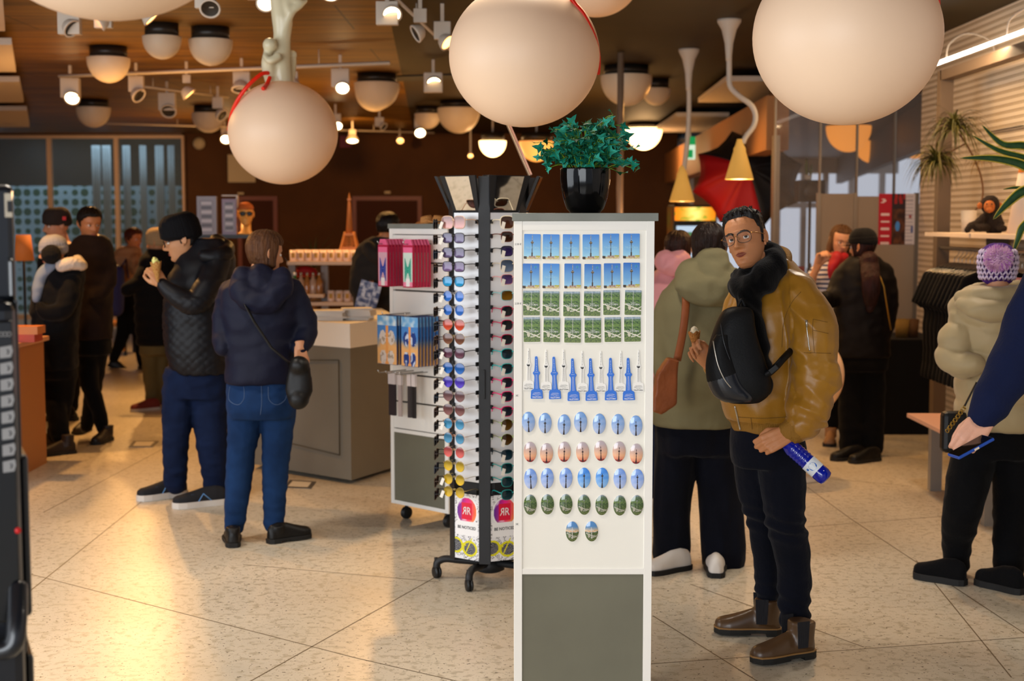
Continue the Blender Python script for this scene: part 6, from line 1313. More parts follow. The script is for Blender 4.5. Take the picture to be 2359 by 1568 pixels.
p.shoe(atz(130, 960, 0), atz(118, 968, 0), mt_blkl, mt_sole_b, L=.28); p.shoe(atz(164, 960, 0), atz(168, 968, 0), mt_blkl, mt_sole_b, L=.28)
p.head(132, 520, 1.05, -55, 5, 0, detail=False, neck=(150, 575, .02)); beanie(p, fabric('charcoal_knit', '2c2522', '362d29'), .012, .018, .03, 30)
b = MB().cbox((0, 0, 0), (.03, .006, .03), M=Matrix.Translation(p.P(148, 503, -.13))); b.build('red_patch', mat('red_patch', 'c8141c', .6), p.root, bevel=.002); p.finish(.016)
p = Person('black haired man in dark brown jacket standing left of the runner', 10.6, 212, 'b8774c')
j = MB(); p.torso(j, [(212, 540, 26, .09, 0), (210, 566, 48, .13, 0), (210, 620, 50, .15, 0), (212, 700, 46, .15, 0), (212, 780, 46, .15, 0)]); p.chain(j, [(178, 590, 0, 20), (172, 640, 0, 20), (190, 690, -.1, 16)], core=.6); p.chain(j, [(244, 590, 0, 20), (250, 640, -.04, 20), (236, 672, -.1, 16), (216, 682, -.16, 12)], core=.6); p.garment('jacket', j, fabric('dark_brown_jacket', '1a1210', '241815'), .014, 4, .006)
tr = MB(); p.torso(tr, [(212, 765, 42, .14, 0), (212, 815, 44, .14, 0)]); p.chain(tr, [(200, 810, 0, 26), (206, 880, -.04, 22), (226, 940, -.02, 18), (236, 985, .02, 15)]); p.chain(tr, [(222, 810, .05, 26), (214, 900, .1, 20), (200, 980, .15, 15)]); p.garment('trousers', tr, mt_blk2, .015, 4, .004)
p.shoe(atz(256, 1012, 0), atz(226, 1022, 0), mt_bb, mt_sole_b, L=.28, shaft=.12, name='boot'); p.shoe(atz(205, 990, 0), atz(180, 1000, 0), mt_bb, mt_sole_b, L=.28, shaft=.12, name='boot')
p.head(206, 514, 1.0, 40, 12, 0, detail=False, neck=(212, 560, .02)); p.hairM(haircap(p.M, lambda t: short_hair(t, -.05, .06, .02), lambda t, z: .016), hairmat('0e0a09', '1c120e')); p.finish(.016)
p = Person('person striding in tan padded jacket and blue backpack far back by the windows', 15.8, 290, 'c87a48')
j = MB(); p.torso(j, [(300, 570, 20, .09, 0), (292, 590, 34, .13, 0), (288, 630, 34, .15, 0), (288, 668, 34, .15, 0)]); p.chain(j, [(310, 600, -.1, 12), (318, 625, -.16, 11), (330, 605, -.2, 9)], core=.6); p.garment('padded_jacket', j, mat('tan_padding', 'a5764e', .7), .018, 3, .005, quilt=lambda c: .012 * abs(math.sin(c.z * 34)))
tr = MB(); p.torso(tr, [(288, 660, 30, .13, 0), (290, 690, 32, .13, 0)]); p.chain(tr, [(296, 695, 0, 21), (318, 760, 0, 16), (328, 835, 0, 12)]); p.chain(tr, [(286, 695, 0, 21), (284, 765, 0, 16), (262, 825, .1, 11)]); p.garment('trousers', tr, mt_blk2, .018, 3, .004)
p.shoe(atz(322, 848, 0), atz(344, 852, 0), mt_blkl, mt_sole_b, L=.26); a_ = p.O + p.P(252, 838, .1); p.shoe(a_ + V((-.02, 0, -.02)), a_ + V((.2, 0, -.1)), mt_blkl, mt_sole_b, L=.26, lift=25)
p.head(308, 550, .98, 60, 5, 0, detail=False, neck=(300, 590, 0)); p.hairM(haircap(p.M, lambda t: short_hair(t, -.07, .06, .0), lambda t, z: .022), hairmat('3c160a', '5a2410')); p.finish(.018)
t = thing('blue_backpack', 'blue backpack on the back of the striding person', 'backpack', at(262, 670, 15.45)); b = MB(); chain(b, [(268, 628, 0, 20), (262, 670, 0, 25), (266, 710, 0, 20)], 15.45, O=V(t.location)); b.fused('bag_body', mat('royal_blue_nylon', '151f5e', .6), t, .015, 4); MB().tube([at(x, y, 15.62) - V(t.location) for x, y in [(278, 620), (290, 596), (296, 640)]], .02, 6, sq=.4).build('strap', mat('royal_blue_nylon', '151f5e', .6), t)
p = Person('person in black puffer and khaki trousers with beige beanie, arm reaching left', 12.5, 355, 'c08a62')
j = MB(); p.torso(j, [(368, 575, 26, .09, 0), (364, 600, 40, .13, 0), (360, 660, 46, .16, 0), (360, 730, 46, .17, 0), (360, 792, 42, .16, 0)]); p.chain(j, [(345, 615, -.06, 18), (320, 650, -.12, 17), (292, 668, -.16, 13)], core=.6); p.chain(j, [(392, 620, 0, 18), (396, 680, 0, 17), (384, 710, -.1, 13)], core=.6); p.garment('puffer_jacket', j, mt_blk, .016, 3, .004, quilt=lambda c: .010 * abs(math.sin(c.z * 30)))
tr = MB(); p.torso(tr, [(358, 780, 34, .14, 0), (358, 815, 36, .14, 0)]); p.chain(tr, [(345, 815, 0, 20), (348, 870, 0, 18), (352, 930, 0, 16)]); p.chain(tr, [(370, 815, .05, 20), (370, 870, .05, 18), (368, 925, .08, 16)]); p.garment('khaki_trousers', tr, fabric('khaki', '5f5434', '6a5d3c'), .015, 4, .005)
mt_red = mat('red_trainer', '7a2a24', .7); p.shoe(atz(368, 942, 0), atz(324, 946, 0), mt_red, mt_sole_w, L=.27, name='trainer'); p.shoe(atz(376, 936, 0), atz(345, 940, 0), mt_red, mt_sole_w, L=.27, name='trainer')
p.head(364, 560, 1.0, -110, 5, 0, detail=False, neck=(366, 600, 0)); beanie(p, fabric('beige_knit', '9a8462', 'a8916e'), -.01, .014, .02, 26); p.finish(.016)
p = Person('person in dark grey hooded jacket with a leaflet, behind the slatwall stand', 11.0, 872, 'b87850')
mt_dg = fabric('dark_grey_fleece', '25221f', '2c2825'); j = MB(); p.torso(j, [(884, 545, 28, .09, 0), (872, 575, 52, .13, 0), (866, 640, 54, .16, 0), (868, 720, 52, .16, 0), (870, 790, 50, .16, 0)]); p.chain(j, [(830, 600, 0, 20), (824, 660, -.06, 20), (838, 690, -.14, 15)], core=.6); p.chain(j, [(912, 600, 0, 20), (916, 670, -.04, 18), (890, 700, -.14, 14)], core=.6); p.garment('jacket', j, mt_dg, .014, 4, .006)
h = MB(); p.chain(h, [(850, 572, -.10, 18), (870, 590, -.15, 20), (890, 574, -.10, 16)], core=0); p.garment('hood', h, mt_dg, .012, 4, .005); tr = MB(); p.torso(tr, [(870, 780, 46, .15, 0), (870, 820, 46, .15, 0)]); p.chain(tr, [(852, 820, 0, 24), (852, 985, 0, 18)]); p.chain(tr, [(888, 820, 0, 24), (888, 985, 0, 18)]); p.garment('trousers', tr, mt_blk2, .016, 4, .004)
for x in (852, 888): p.shoe(atz(x, 996, 0), atz(x, 996, 0) + V((0, .26, 0)), mt_blkl, mt_sole_b, L=.26)
p.head(893, 524, .98, 160, 8, 0, detail=False, neck=(886, 570, .02)); p.hairM(haircap(p.M, lambda t: short_hair(t, -.05), lambda t, z: .016), hairmat('120b09')); p.hand(p.P(846, 692, -.18), (.1, -.4, .8), (-.4, -.7, .2), -1, relax(), 1.0, voxel=.007); p.finish(.016)
t = tag(MB().grid(.16, .22, 12, 16, lambda u, v: tolin(mixc('2a3a6a', 'c8ccd8', .5 + 1.2 * nz((u * 6, v * 8, 1))))).build('leaflet', mt_print, solid=.002), 'dark blue leaflet in the hand of the grey hooded person', 'leaflet'); t.location = at(848, 682, 10.72); t.rotation_euler = (0, R(15), 0)
# ================================================================== SHOP FURNITURE AND GOODS
# slatwall stand with hanging goods
SL = V((-.505, 7.64, 0)); SA = R(-43); slat_t = stand(SL, SA, 1.607, 'white slatwall display stand hung with pink packs and picture cards', slat=True, panel_z=.51)
SM = Matrix.Translation(SL) @ Matrix.Rotation(SA, 4, 'Z')
def on_slat(o, x, y, z): o.location = SM @ V((x, y, z)); o.rotation_euler = (0, 0, SA); return o
mt_mag = mat('magenta_pack', 'b4103e', .45); mt_pkc = mat('pink_pack_top', 'e8608c', .45); mt_hook = mt_steel
def bow(u, v, c1, c2):
    c = h2(c1); x = abs(u - .5); 
    if x < .34 and abs(v - .42) < .05 + .28 * x / .34: c = mixc(c2, 'ffffff', .25 if nz((u * 20, v * 30, 1)) > .25 else 0)
    if v > .86: c = h2('ec6c96')
    if v < .12: c = h2('f08aa8')
    if v < .2 and x < .2: c = h2('f4eeee')
    return tolin(c)
for hx, c2, nm in ((-.135, '2a3c9a', 'blue'), (.06, '2a9a82', 'green')):
    for k in range(6):
        t = thing('bow_tie_pack', ('pink bow tie pack with %s bow tie facing out, frontmost on the %s hook' % (nm, 'left' if hx < 0 else 'right')) if k == 0 else 'magenta edged bow tie pack number %s behind the %s one on the upper hooks' % (['', 'one', 'two', 'three', 'four', 'five'][k], nm), 'bow tie pack', group='bow tie packs on the slatwall')
        on_slat(t, hx, -.165 + k * .023, 1.30); b = MB().box((0, 0, 0), (.078, .014, .222), 0).prism([(.005, 0), (.073, 0), (.06, .03), (.018, .03)], -.012, 0, 1, Matrix.Translation((0, 0, .222)) @ Matrix.Rotation(R(90), 4, 'X')); b.build('pack', [mt_mag, mt_pkc], t)
        MB().grid(.070, .205, 20, 44, lambda u, v: bow(u, v, 'd8a8b8' if nm == 'blue' else 'cfe0d4', c2), M=Matrix.Translation((.039, -.001, .108))).build('printed_front', mt_print, t)
def seacard(s):
    def f(u, v):
        c = mixc('e8b070', '4a86cc', smooth(.35, .6, v + .1 * nz((u * 4, v * 4, s))))
        if abs(u - .5) < .07 and v < .8: c = h2('e8a05a')
        for cx, cy in ((.28, .55), (.72, .55), (.3, .14), (.7, .14)):
            if ((u - cx) / .17) ** 2 + ((v - cy) / .15) ** 2 < 1: c = h2(['d8ccc4', '243f84'][s % 2]) if nz((u * 9, v * 9, s)) > -.2 else h2(['a89888', 'c8d4e8'][s % 2])
        if v > .8: c = mixc('6aa8dc', 'e8f0f4', nz((u * 5, v * 9, s)) + .3)
        return tolin(c)
    return f
k = 0
for hx, w_, n_, s0 in ((-.145, .155, 3, 0), (.045, .13, 7, 1)):
    for i in range(n_):
        t = thing('picture_card_pack', ['blue and sand coloured picture card pack, frontmost on the %s lower hook', 'picture card pack tucked %s behind the front one on the %s lower hook'][i > 0] % (('left' if s0 == 0 else 'right') if i == 0 else (['', 'first', 'second', 'third', 'fourth', 'fifth', 'sixth'][i], 'left' if s0 == 0 else 'right')), 'card pack', group='picture card packs on the slatwall')
        on_slat(t, hx, -.165 + i * .024, .885); MB().box((0, 0, 0), (w_, .006, .262)).build('card', mat('card_edge', '31406e', .5), t); MB().grid(w_ * .98, .258, 30, 50, seacard(s0), M=Matrix.Translation((w_ / 2, -.001, .131))).build('printed_front', mt_print, t)
for i, (x, c) in enumerate([(-.13, '2a2228'), (-.055, 'b8a8a4'), (.02, '3a3436'), (.055, '1a1618')]):
    t = thing('keychain_pack', 'small clear pack with %s strap on the lowest slatwall hooks' % ['a wide dark', 'a pale', 'a narrow grey', 'a black'][i], 'keychain pack', group='small packs on the lowest hooks')
    on_slat(t, x, -.10, .60); MB().box((0, 0, 0), (.05 if i == 0 else .022, .012, .20)).build('strap', mat('strap_' + c, c, .5), t); MB().box((-.003, -.002, .17), (.053 if i == 0 else .025, .014, .235)).build('header', mat('pack_header', 'ddd2d0', .4), t)
b = MB()
for x, z in ((-.10, 1.527), (.10, 1.527), (-.07, 1.152), (.11, 1.152), (-.105, .84), (-.044, .84), (.031, .84), (.066, .84)): b.tube([(x, .02, z), (x, -.19, z), (x, -.20, z + .015)], .003, 6)
b.build('hooks', mt_steel, slat_t)
mt_straw = mat('straw', 'c98a4a', .8, bump=.8, bump_s=120)
for i, (px, dy, lab) in enumerate([(985, .02, 'small straw hat, left one on top of the slatwall stand'), (1010, .0, 'small straw hat, right one beside the sunglasses rack')]):
    c = at(px, 500, 7.75 + dy); c.z = 1.633; o = MB().lathe([(.001, .045), (.03, .042), (.036, .02), (.04, .012), (.062, .006), (.066, .014), (.06, .018), (.04, .004), (.001, .001)], 32).build('straw_hat', mt_straw); o.location = c; o.rotation_euler = (R(8), R(-12 + 20 * i), 0); tag(o, lab, 'hat', 'straw hats on the slatwall stand')
# ---- faceted white and grey counter
A_ = V((-1.006, 8.80)); B_ = V((-1.74, 9.40)); C_ = V((-.74, 9.35)); D_ = V((-.95, 10.35)); E_ = V((-1.6, 10.2)); poly = [tuple(v) for v in (A_, C_, D_, E_, B_)]
t = thing('display_counter', 'faceted shop counter with white top band and grey base, book piles on it', 'counter', (A_.x, A_.y, 0)); L = [(x - A_.x, y - A_.y) for x, y in poly]
MB().prism(L, .86, 1.013).build('top_band', mt_lam, t, bevel=.002); MB().prism([(x * .992, y * .998 + .004) for x, y in L], .03, .86).build('base', mat('counter_grey', '77746a', .5, noise_s=2, noise_c='6a675e'), t)
d = (B_ - A_); n_ = V((d.y, -d.x)).normalized() * -1; n_ = n_ if n_.y < 0 else -n_; u3 = V((d.x, d.y, 0)).normalized(); b = MB(); N3 = V((n_.x, n_.y, 0)); pt = lambda s, z: u3 * s + V((0, 0, z)) + N3 * .004
for a_, c_ in ((( .10, .18), (.10, .78)), ((.10, .78), (.74, .74)), ((.74, .74), (.74, .22)), ((.74, .22), (.10, .18))): b.tube([pt(*a_), pt(*c_)], .0035, 4)
b.build('panel_outline', mat('panel_gap', '4e4b42', .7), t)
random.seed(5)
bk = MB().box((-.095, -.065, 0), (.095, .065, .012)); me_b = bk.mesh('booklet'); me_b.materials.append(mt_lam)
NW = ['lowest', 'second', 'third', 'fourth', 'fifth', 'top']
for s_, (px, Y, n_b, dn) in enumerate([(700, 9.35, 3, 'left'), (762, 9.15, 5, 'middle'), (826, 9.2, 6, 'right')]):
    c = at(px, 740, Y)
    for i in range(n_b): o = bpy.data.objects.new('booklet', me_b if (s_ or i) else me_b); COL.objects.link(o); o.location = (c.x + random.uniform(-.01, .01), Y, 1.013 + .0125 * i); o.rotation_euler = (0, 0, random.uniform(-.3, .3)); tag(o, 'white booklet, %s of the %s pile on the faceted counter' % (NW[i] if i < n_b - 1 else 'topmost', dn), 'booklet', 'booklets piled on the counter')
# ---- shelf unit with mugs, bottles, tower
ys = 12.6; t = thing('shelf_unit', 'pale wooden shelf unit with mugs and bottles in front of the dark wall', 'shelf unit', (at(745, 600, ys).x, ys, 0)); O = V(t.location)
mt_shelf = mat('shelf_laminate', 'cbb096', .5); X = lambda px: at(px, 600, ys).x - O.x
for nm, x0, x1, z in (('shelf', 662, 828, 1.29), ('shelf', 700, 832, .93), ('shelf', 662, 745, 1.0), ('shelf', 662, 832, .45)): MB().box((X(x0), -.02, z - .03), (X(x1), .42, z)).build(nm, mt_shelf, t)
for px in (666, 742, 824): MB().box((X(px) - .03, .15, 0), (X(px) + .03, .23, 1.26)).build('post', mat('shelf_post', '7f7570', .5), t)
mm = MB().lathe([(.001, .003), (.030, .003), (.032, .008), (.033, .1), (.030, .1), (.029, .012), (.001, .010)], 20); mm.tube([(.032, 0, .08), (.055, 0, .075), (.055, 0, .035), (.032, 0, .03)], .005, 6)
mug = mm.mesh('mug'); mug.materials.append(mat('mug_ceramic', 'ead0c0', .3)); badge = MB().add([(.0335 * math.sin(a), -.0335 * math.cos(a), z) for z in (.03, .075) for a in (-.5, -.25, 0, .25, .5)], [(i, i + 1, i + 6, i + 5) for i in range(4)]).mesh('mug_print'); badge.materials.append(mat('mug_gold_print', 'b98a2e', .5))
k = 0
for z, xs, yy in ((1.29, [674 + 17.5 * i for i in range(9)], .06), (1.29, [682 + 17.5 * i for i in range(8)], .2), (.93, [760, 779, 798, 817], .06)):
    for i, x in enumerate(xs):
        m = bpy.data.objects.new('mug', mug); COL.objects.link(m); m.location = (O.x + X(x), ys + yy, z); q = bpy.data.objects.new('mug_print', badge); COL.objects.link(q); q.parent = m
        tag(m, 'white printed mug, %s from the left in the %s' % ((ORD + ['eighth', 'ninth'])[i], ['front row on the upper shelf', 'rear row on the upper shelf', 'row on the lower shelf'][k]), 'mug', 'mugs on the shelf unit')
    k += 1
bt = MB().lathe([(.001, 0), (.03, 0), (.032, .01), (.032, .11), (.012, .145), (.012, .18), (.001, .18)], 18).mesh('bottle')
for i, px in enumerate((676, 690, 704, 718, 732)):
    me = bt.copy(); me.materials.append(mat(['green_glass', 'amber_glass', 'clear_glass'][0 if i == 0 else 1 + i % 2], ['2f6a38', 'a06a34', 'b89a84'][0 if i == 0 else 1 + i % 2], .1, coat=.5)); o = bpy.data.objects.new('bottle', me); COL.objects.link(o); o.location = (O.x + X(px), ys + .08, 1.0); tag(o, ['green bottle with white cap at the left of the bottle row', 'amber bottle next to the green one on the shelf', 'clear bottle in the middle of the shelf bottle row', 'amber bottle second from the right of the bottle row', 'clear bottle nearest the shelf post'][i], 'bottle', 'small bottles on the shelf')
    MB().lathe([(.014, .165), (.014, .19), (.001, .19)], 12).build('cap', mt_wtext if i == 0 else mt_hook, o)
o = MB(); chain(o, [(682, 628, .3, 12), (705, 625, .3, 14), (722, 628, .3, 11)], ys); o = o.fused('red_bag', mat('red_fabric', 'a80e0c', .7), voxel=.015, smooth=4); tag(o, 'bright red cloth bag on the shelf behind the bottles', 'bag')
# landmark tower figurine
def tower_fig():
    t = thing('tower_figurine', 'tall orange wooden lattice tower figurine behind the mugs', 'figurine', (at(797, 600, ys).x, ys + .30, 1.29)); Ht = .615; hw = lambda z: .10 * (1 - z / Ht) ** 2.0 + .012 * (1 - z / Ht) + .002
    m = mat('tower_wood', 'bd7a40', .5); b = MB()
    for sx in (-1, 1):
        for sy in (-1, 1): P = [(sx * hw(z) * .9, sy * hw(z) * .9, z) for z in [Ht * .42 * i / 8 for i in range(9)]]; b.tube(P, [.017 - .008 * i / 8 for i in range(9)], 4)
    b.tube([(0, 0, Ht * .38), (0, 0, Ht * .9), (0, 0, Ht * .93), (0, 0, Ht)], [.034, .012, .009, .001], 4); b.build('lattice', m, t)
    MB().box((-.078, -.078, Ht * .16), (.078, .078, Ht * .20)).build('lower_platform', m, t); MB().box((-.048, -.048, Ht * .37), (.048, .048, Ht * .40)).build('middle_platform', m, t); MB().box((-.016, -.016, Ht * .88), (.016, .016, Ht * .91)).build('top_platform', m, t)
    c = MB()
    for k in range(5):
        z = Ht * (.2 + .034 * k); 
        for s in (-1, 1): c.tube([(-hw(z) * .9 * s, -hw(z) * .9, z), (hw(z + .03) * .9 * s, -hw(z + .03) * .9, z + .02)], .003, 4)
    c.build('cross_braces', m, t)
tower_fig()
def blades(t, n, r, lmin, lmax, w, m, base=(0, 0, 0), droop=1.2, seed=1, up=.3, name='foliage', m2=None):
    random.seed(seed); b = MB(); base = V(base)
    for k in range(n):
        a = random.uniform(0, 2 * PI); el = random.uniform(up, 1.35); l = random.uniform(lmin, lmax); d = V((math.cos(a) * math.cos(el), math.sin(a) * math.cos(el), math.sin(el))); P = []; p_ = base + d * r; v = d.copy()
        for i in range(8): P.append(p_.copy()); p_ = p_ + v * (l / 7); v = (v + V((0, 0, -droop * .16))).normalized()
        s_ = V((-math.sin(a), math.cos(a), 0)); ws = [w * math.sin(PI * (.12 + .88 * i / 7)) ** .6 * (1 - i / 7.6) + .0004 for i in range(8)]
        b.rings([[P[i] - s_ * ws[i], P[i] - V((0, 0, ws[i] * .4)), P[i] + s_ * ws[i]] for i in range(8)], cap=False, closed=False)
    return b.build(name, m, t)
mt_lf = mat('dracaena_leaf', '333c14', .5, noise_s=12, noise_c='5c5018'); mt_lfd = mat('dark_palm_leaf', '2c3210', .6); mt_stem2 = mat('brown_stem', '6b4a2c', .8); mt_wpot = mat('white_pot', 'd8cdbf', .5)
t = thing('potted_palm', 'dark spiky palm in a pot behind the shelf unit', 'potted plant', (at(722, 600, 13.6).x, 13.6, 0)); MB().lathe([(.11, 0), (.15, .3), (.14, .3), (.001, .28)], 24).build('pot', mt_wpot, t); MB().tube([(0, 0, .25), (.01, 0, .9), (0, 0, 1.2)], .02, 8).build('stem', mt_stem2, t); blades(t, 46, .02, .25, .42, .012, mt_lfd, (0, 0, 1.2), 1.0, 3)
# display table with mannequin head, phone stands
yd = 12.2; t = thing('display_table', 'dark display table holding a mannequin head and card stands', 'table', (at(545, 600, yd).x, yd, 0)); O = V(t.location)
MB().box((-.42, 0, 1.50), (.22, .4, 1.53)).build('table_top', mt_black, t); [MB().box((x, .02, 0), (x + .04, .38, 1.5)).build('leg', mt_black, t) for x in (-.40, .16)]
t = thing('mannequin_head', 'orange lit mannequin head wearing a cap and dark sunglasses', 'mannequin head', at(567, 534, yd + .12)); t.location.z = 1.53; b = MB(); Mh = Matrix.Translation((0, 0, .175)) @ Matrix.Rotation(R(12), 4, 'Z') @ Matrix.Scale(.86, 4); head_geo(b, Mh, 40, 40, 0); b.build('head', mat('mannequin_skin', 'e0a050', .4), t)
MB().lathe([(.075, 0), (.07, .012), (.045, .03), (.042, .10)], 24).build('neck', mat('mannequin_skin', 'e0a050', .4), t); haircap(Mh, lambda a: .04, lambda a, z: .012, rough=.0).build('cap', mat('orange_cap', 'b05a20', .7), t)
b = MB(); [b.ball(Mh @ V((s * .033, -.095, .004)), (.026, .008, .02)) for s in (-1, 1)]; b.tube([Mh @ V((-.07, -.08, .012)), Mh @ V((0, -.1, .012)), Mh @ V((.07, -.08, .012))], .004, 6); b.build('sunglasses', mt_black, t)
def cardstand(x0, x1, y0, y1, Y, lab, c='8f8a94', pr_=None):
    a = at(x0, y0, Y); b_ = at(x1, y1, Y); t = thing('card_stand', lab, 'card stand', ((a.x + b_.x) / 2, Y, b_.z)); w = (b_.x - a.x) / 2; h = a.z - b_.z; MB().box((-w, 0, 0), (w, .06, h)).build('panel', mat('stand_grey_' + c, c, .4), t)
    MB().grid(w * 1.5, h * .8, 14, 22, lambda u, v: tolin(mixc('4a4048', 'c4bcc2', .5 + .5 * math.sin(v * 22 + x0) * (abs(u - .5) < .36))), M=Matrix.Translation((0, -.002, h / 2))).build('printed_front', mt_print, t)
cardstand(453, 499, 452, 541, yd, 'grey card stand left of the mannequin head'); cardstand(511, 545, 458, 541, yd + .02, 'narrow purple grey card stand beside the mannequin head', '8a7488')
o = MB().box((-.06, 0, 0), (.075, .05, .012)).box((.062, 0, -.10), (.075, .05, 0)).build('shelf_bracket', mt_fix); o.location = at(527, 452, yd + .05) + V((0, 0, 0)); tag(o, 'white angled bracket above the narrow card stand', 'bracket')
o = MB(); o.ball((0, 0, 0), .055); o = o.build('orange_ball', mat('orange_ball', 'e8480c', .4)); o.location = at(447, 470, yd + .3); o.location.z = 1.53 + .055; o.location = at(449, 482, yd + .15); o.location.z = 1.585; tag(o, 'orange red ball behind the black beanie', 'ball')
# wall details
def wallplate(px0, py0, px1, py1, nm, lab, cat, m, Y=23.98):
    a = at(px0, py0, Y); b_ = at(px1, py1, Y); o = MB().box((a.x, Y - .03, b_.z), (b_.x, Y, a.z)).build(nm, m, bevel=.004); tag(o, lab, cat); return o
wallplate(525, 356, 589, 420, 'notice_board', 'pale square board on the dark wall left of the hanging globe', 'notice board', mt_plate)
for a_ in ((548, 443, 562, 448), (886, 440, 900, 446)): wallplate(*a_, 'door_number_plate', 'small plate above the %s door' % ('left' if a_[0] < 700 else 'right'), 'sign', mt_plate)
o = wallplate(783, 312, 810, 340, 'wall_sign', 'small red and cream sign high on the dark wall', 'sign', mat('red_sign', '7a0d10', .5))
c = at(457, 330, 23.9); o = MB().lathe([(.10, .0), (.10, .05), (.05, .08), (.001, .085)], 24, M=Matrix.Rotation(R(90), 4, 'X')).build('wall_speaker', mt_plate); o.location = (c.x, 23.995, c.z); tag(o, 'round cream speaker on the dark wall beside the windows', 'speaker')
t = thing('exit_sign', 'green and white exit sign hanging near the straight pendant', 'exit sign', at(1590, 345, 18.0)); MB().box((-.06, -.03, -.12), (.06, .03, .16)).build('sign_box', mat('exit_white', 'd8e8dc', .4, em=.8, emc='c8f0d8', sample=False), t); MB().box((-.061, -.031, .06), (.061, -.03, .161)).box((-.03, -.032, -.1), (.03, -.031, .0)).build('green_symbol', mat('exit_green', '0f9a50', .4, em=.5, emc='0fb060', sample=False), t); MB().tube([(0, 0, .16), (0, 0, 3.1 - t.location.z)], .008).build('rod', mt_fix, t)
# ---- left counter, lamp
t = thing('side_counter', 'low orange lit counter at the left edge behind the black machine', 'counter', (-3.15, 8.7, 0)); MB().box((-1.6, 0, .84), (.0, .95, .87)).build('counter_top', mat('counter_wood_top', 'd9a077', .4), t, bevel=.003); MB().box((-1.58, .03, 0), (-.03, .92, .84)).build('base', mat('counter_wood', 'b07038', .5), t)
b0_ = at(62, 828, 9.2); 
for i, (dx, c, nm) in enumerate([(0, 'b83a18', 'red'), (.02, 'd07a38', 'orange')]):
    o = MB().box((-.12, -.08, 0), (.08, .08, .05)).build('souvenir_box', mat('box_' + nm, c, .5)); o.location = (b0_.x + dx, 9.2, .87 + .05 * i); tag(o, '%s flat box, %s of the two on the low left counter' % (nm, ['bottom', 'top'][i]), 'box')
t = thing('table_lamp', 'orange glowing lampshade on a thin stand at the left edge', 'lamp', (at(55, 600, 12.2).x, 12.2, 0)); z = at(55, 600, 12.2).z; MB().lathe([(.085, z), (.06, z + .22)], 28, cap=False).build('lamp_shade', mat('lampshade', 'b86a30', .7, em=.12, emc='ff8030', sample=False), t, solid=.004); MB().tube([(0, 0, 0), (0, 0, z + .2)], .012).lathe([(.14, 0), (.14, .02), (.01, .03)], 24).build('stand', mt_black, t)
t = thing('low_table', 'small table with bright yellow edge far back by the windows', 'table', (at(250, 800, 17.5).x, 17.5, 0)); z = at(250, 740, 17.5).z; MB().box((-.28, -.2, z - .05), (.28, .3, z)).build('table_top', mat('ochre_top', 'c8862e', .5), t); MB().box((.20, -.2, z - .35), (.25, -.16, z - .05)).build('bracket', mat('ochre_top', 'c8862e', .5), t); [MB().box((x, y, 0), (x + .03, y + .03, z - .05)).build('leg', mt_black, t) for x in (-.26, .23) for y in (-.15, .25)]
# ---- dark machine at the left edge
ym = 2.62; k = ym / F; O = at(0, 700, ym); t = thing('vending_machine', 'tall dark grey machine with a column of pale buttons cut by the left edge', 'vending machine', (at(92, 784, ym).x, ym, 0), R(23)); mt_mc = mat('machine_dark', '16181d', .28, coat=.2); mt_mc2 = mat('machine_black', '090a0c', .3, coat=.4); mt_btn = mat('button_grey', '8d8a88', .5)
Xp = lambda px: (at(px, 784, ym).x - t.location.x) * 1.09; Zp = lambda py, Y=ym: at(30, py, Y).z
def rbox(x0, x1, y0, y1, dy0, dy1, m, nm, bev=.012): return MB().box((Xp(x0), dy0, max(0.0, Zp(y1))), (Xp(x1), dy1, Zp(y0))).build(nm, m, t, bevel=bev)
rbox(-300, 54, 423, 700, .08, .5, mt_mc, 'upper_column'); rbox(36, 50, 596, 690, .05, .3, mt_mc2, 'side_unit'); rbox(-300, 46, 690, 2000, .0, .55, mt_mc, 'main_body', .02); rbox(-300, 38, 735, 1420, -.012, .0, mt_mc2, 'front_panel', .004); rbox(44, 65, 1052, 1430, .04, .3, mt_mc, 'side_pillar', .014); rbox(44, 52, 690, 1060, .03, .3, mt_mc2, 'side_rail', .008); rbox(44, 66, 1520, 2000, .05, .3, mt_mc2, 'foot_unit', .012); rbox(44, 54, 1428, 1522, .06, .3, mt_mc2, 'neck_unit', .006)
for i in range(8):
    y0 = 792 + 37 * i; b = MB(); q = [(10, y0 + 3), (34, y0 - 1), (36, y0 + 12), (32, y0 + 26), (10, y0 + 28)]; b.add([V((Xp(x), -.0135, Zp(y))) for x, y in q] + [V((Xp(x), -.018, Zp(y))) for x, y in q], [(5, 6, 7, 8, 9)[::-1], (0, 1, 2, 3, 4)] + [(j_, (j_ + 1) % 5, 5 + (j_ + 1) % 5, 5 + j_) for j_ in range(5)]); o = b.build('button', mt_btn, t)
    g = MB(); g.tube([V((Xp(24), -.0185, Zp(y0 + 8))), V((Xp(28), -.0185, Zp(y0 + 12))), V((Xp(25), -.0185, Zp(y0 + 19)))], .0012, 5); g.build('icon', mt_mc2, o)
g = MB(); [g.tube([V((Xp(x + 4 * math.cos(a)), -.0135, Zp(766 + 5 * math.sin(a)))) for a in [2 * PI * j_ / 12 for j_ in range(13)]], .0009, 4) for x in (14, 22, 30)]; g.build('top_icons', mt_btn, t)
b = MB().box((Xp(35), .074, Zp(500)), (Xp(50), .08, Zp(444))).build('label', mat('cream_label', 'b4a894', .5), t); g = MB().box((Xp(40), .072, Zp(488)), (Xp(50), .0735, Zp(462))); g.build('label_block', mt_ink, b)
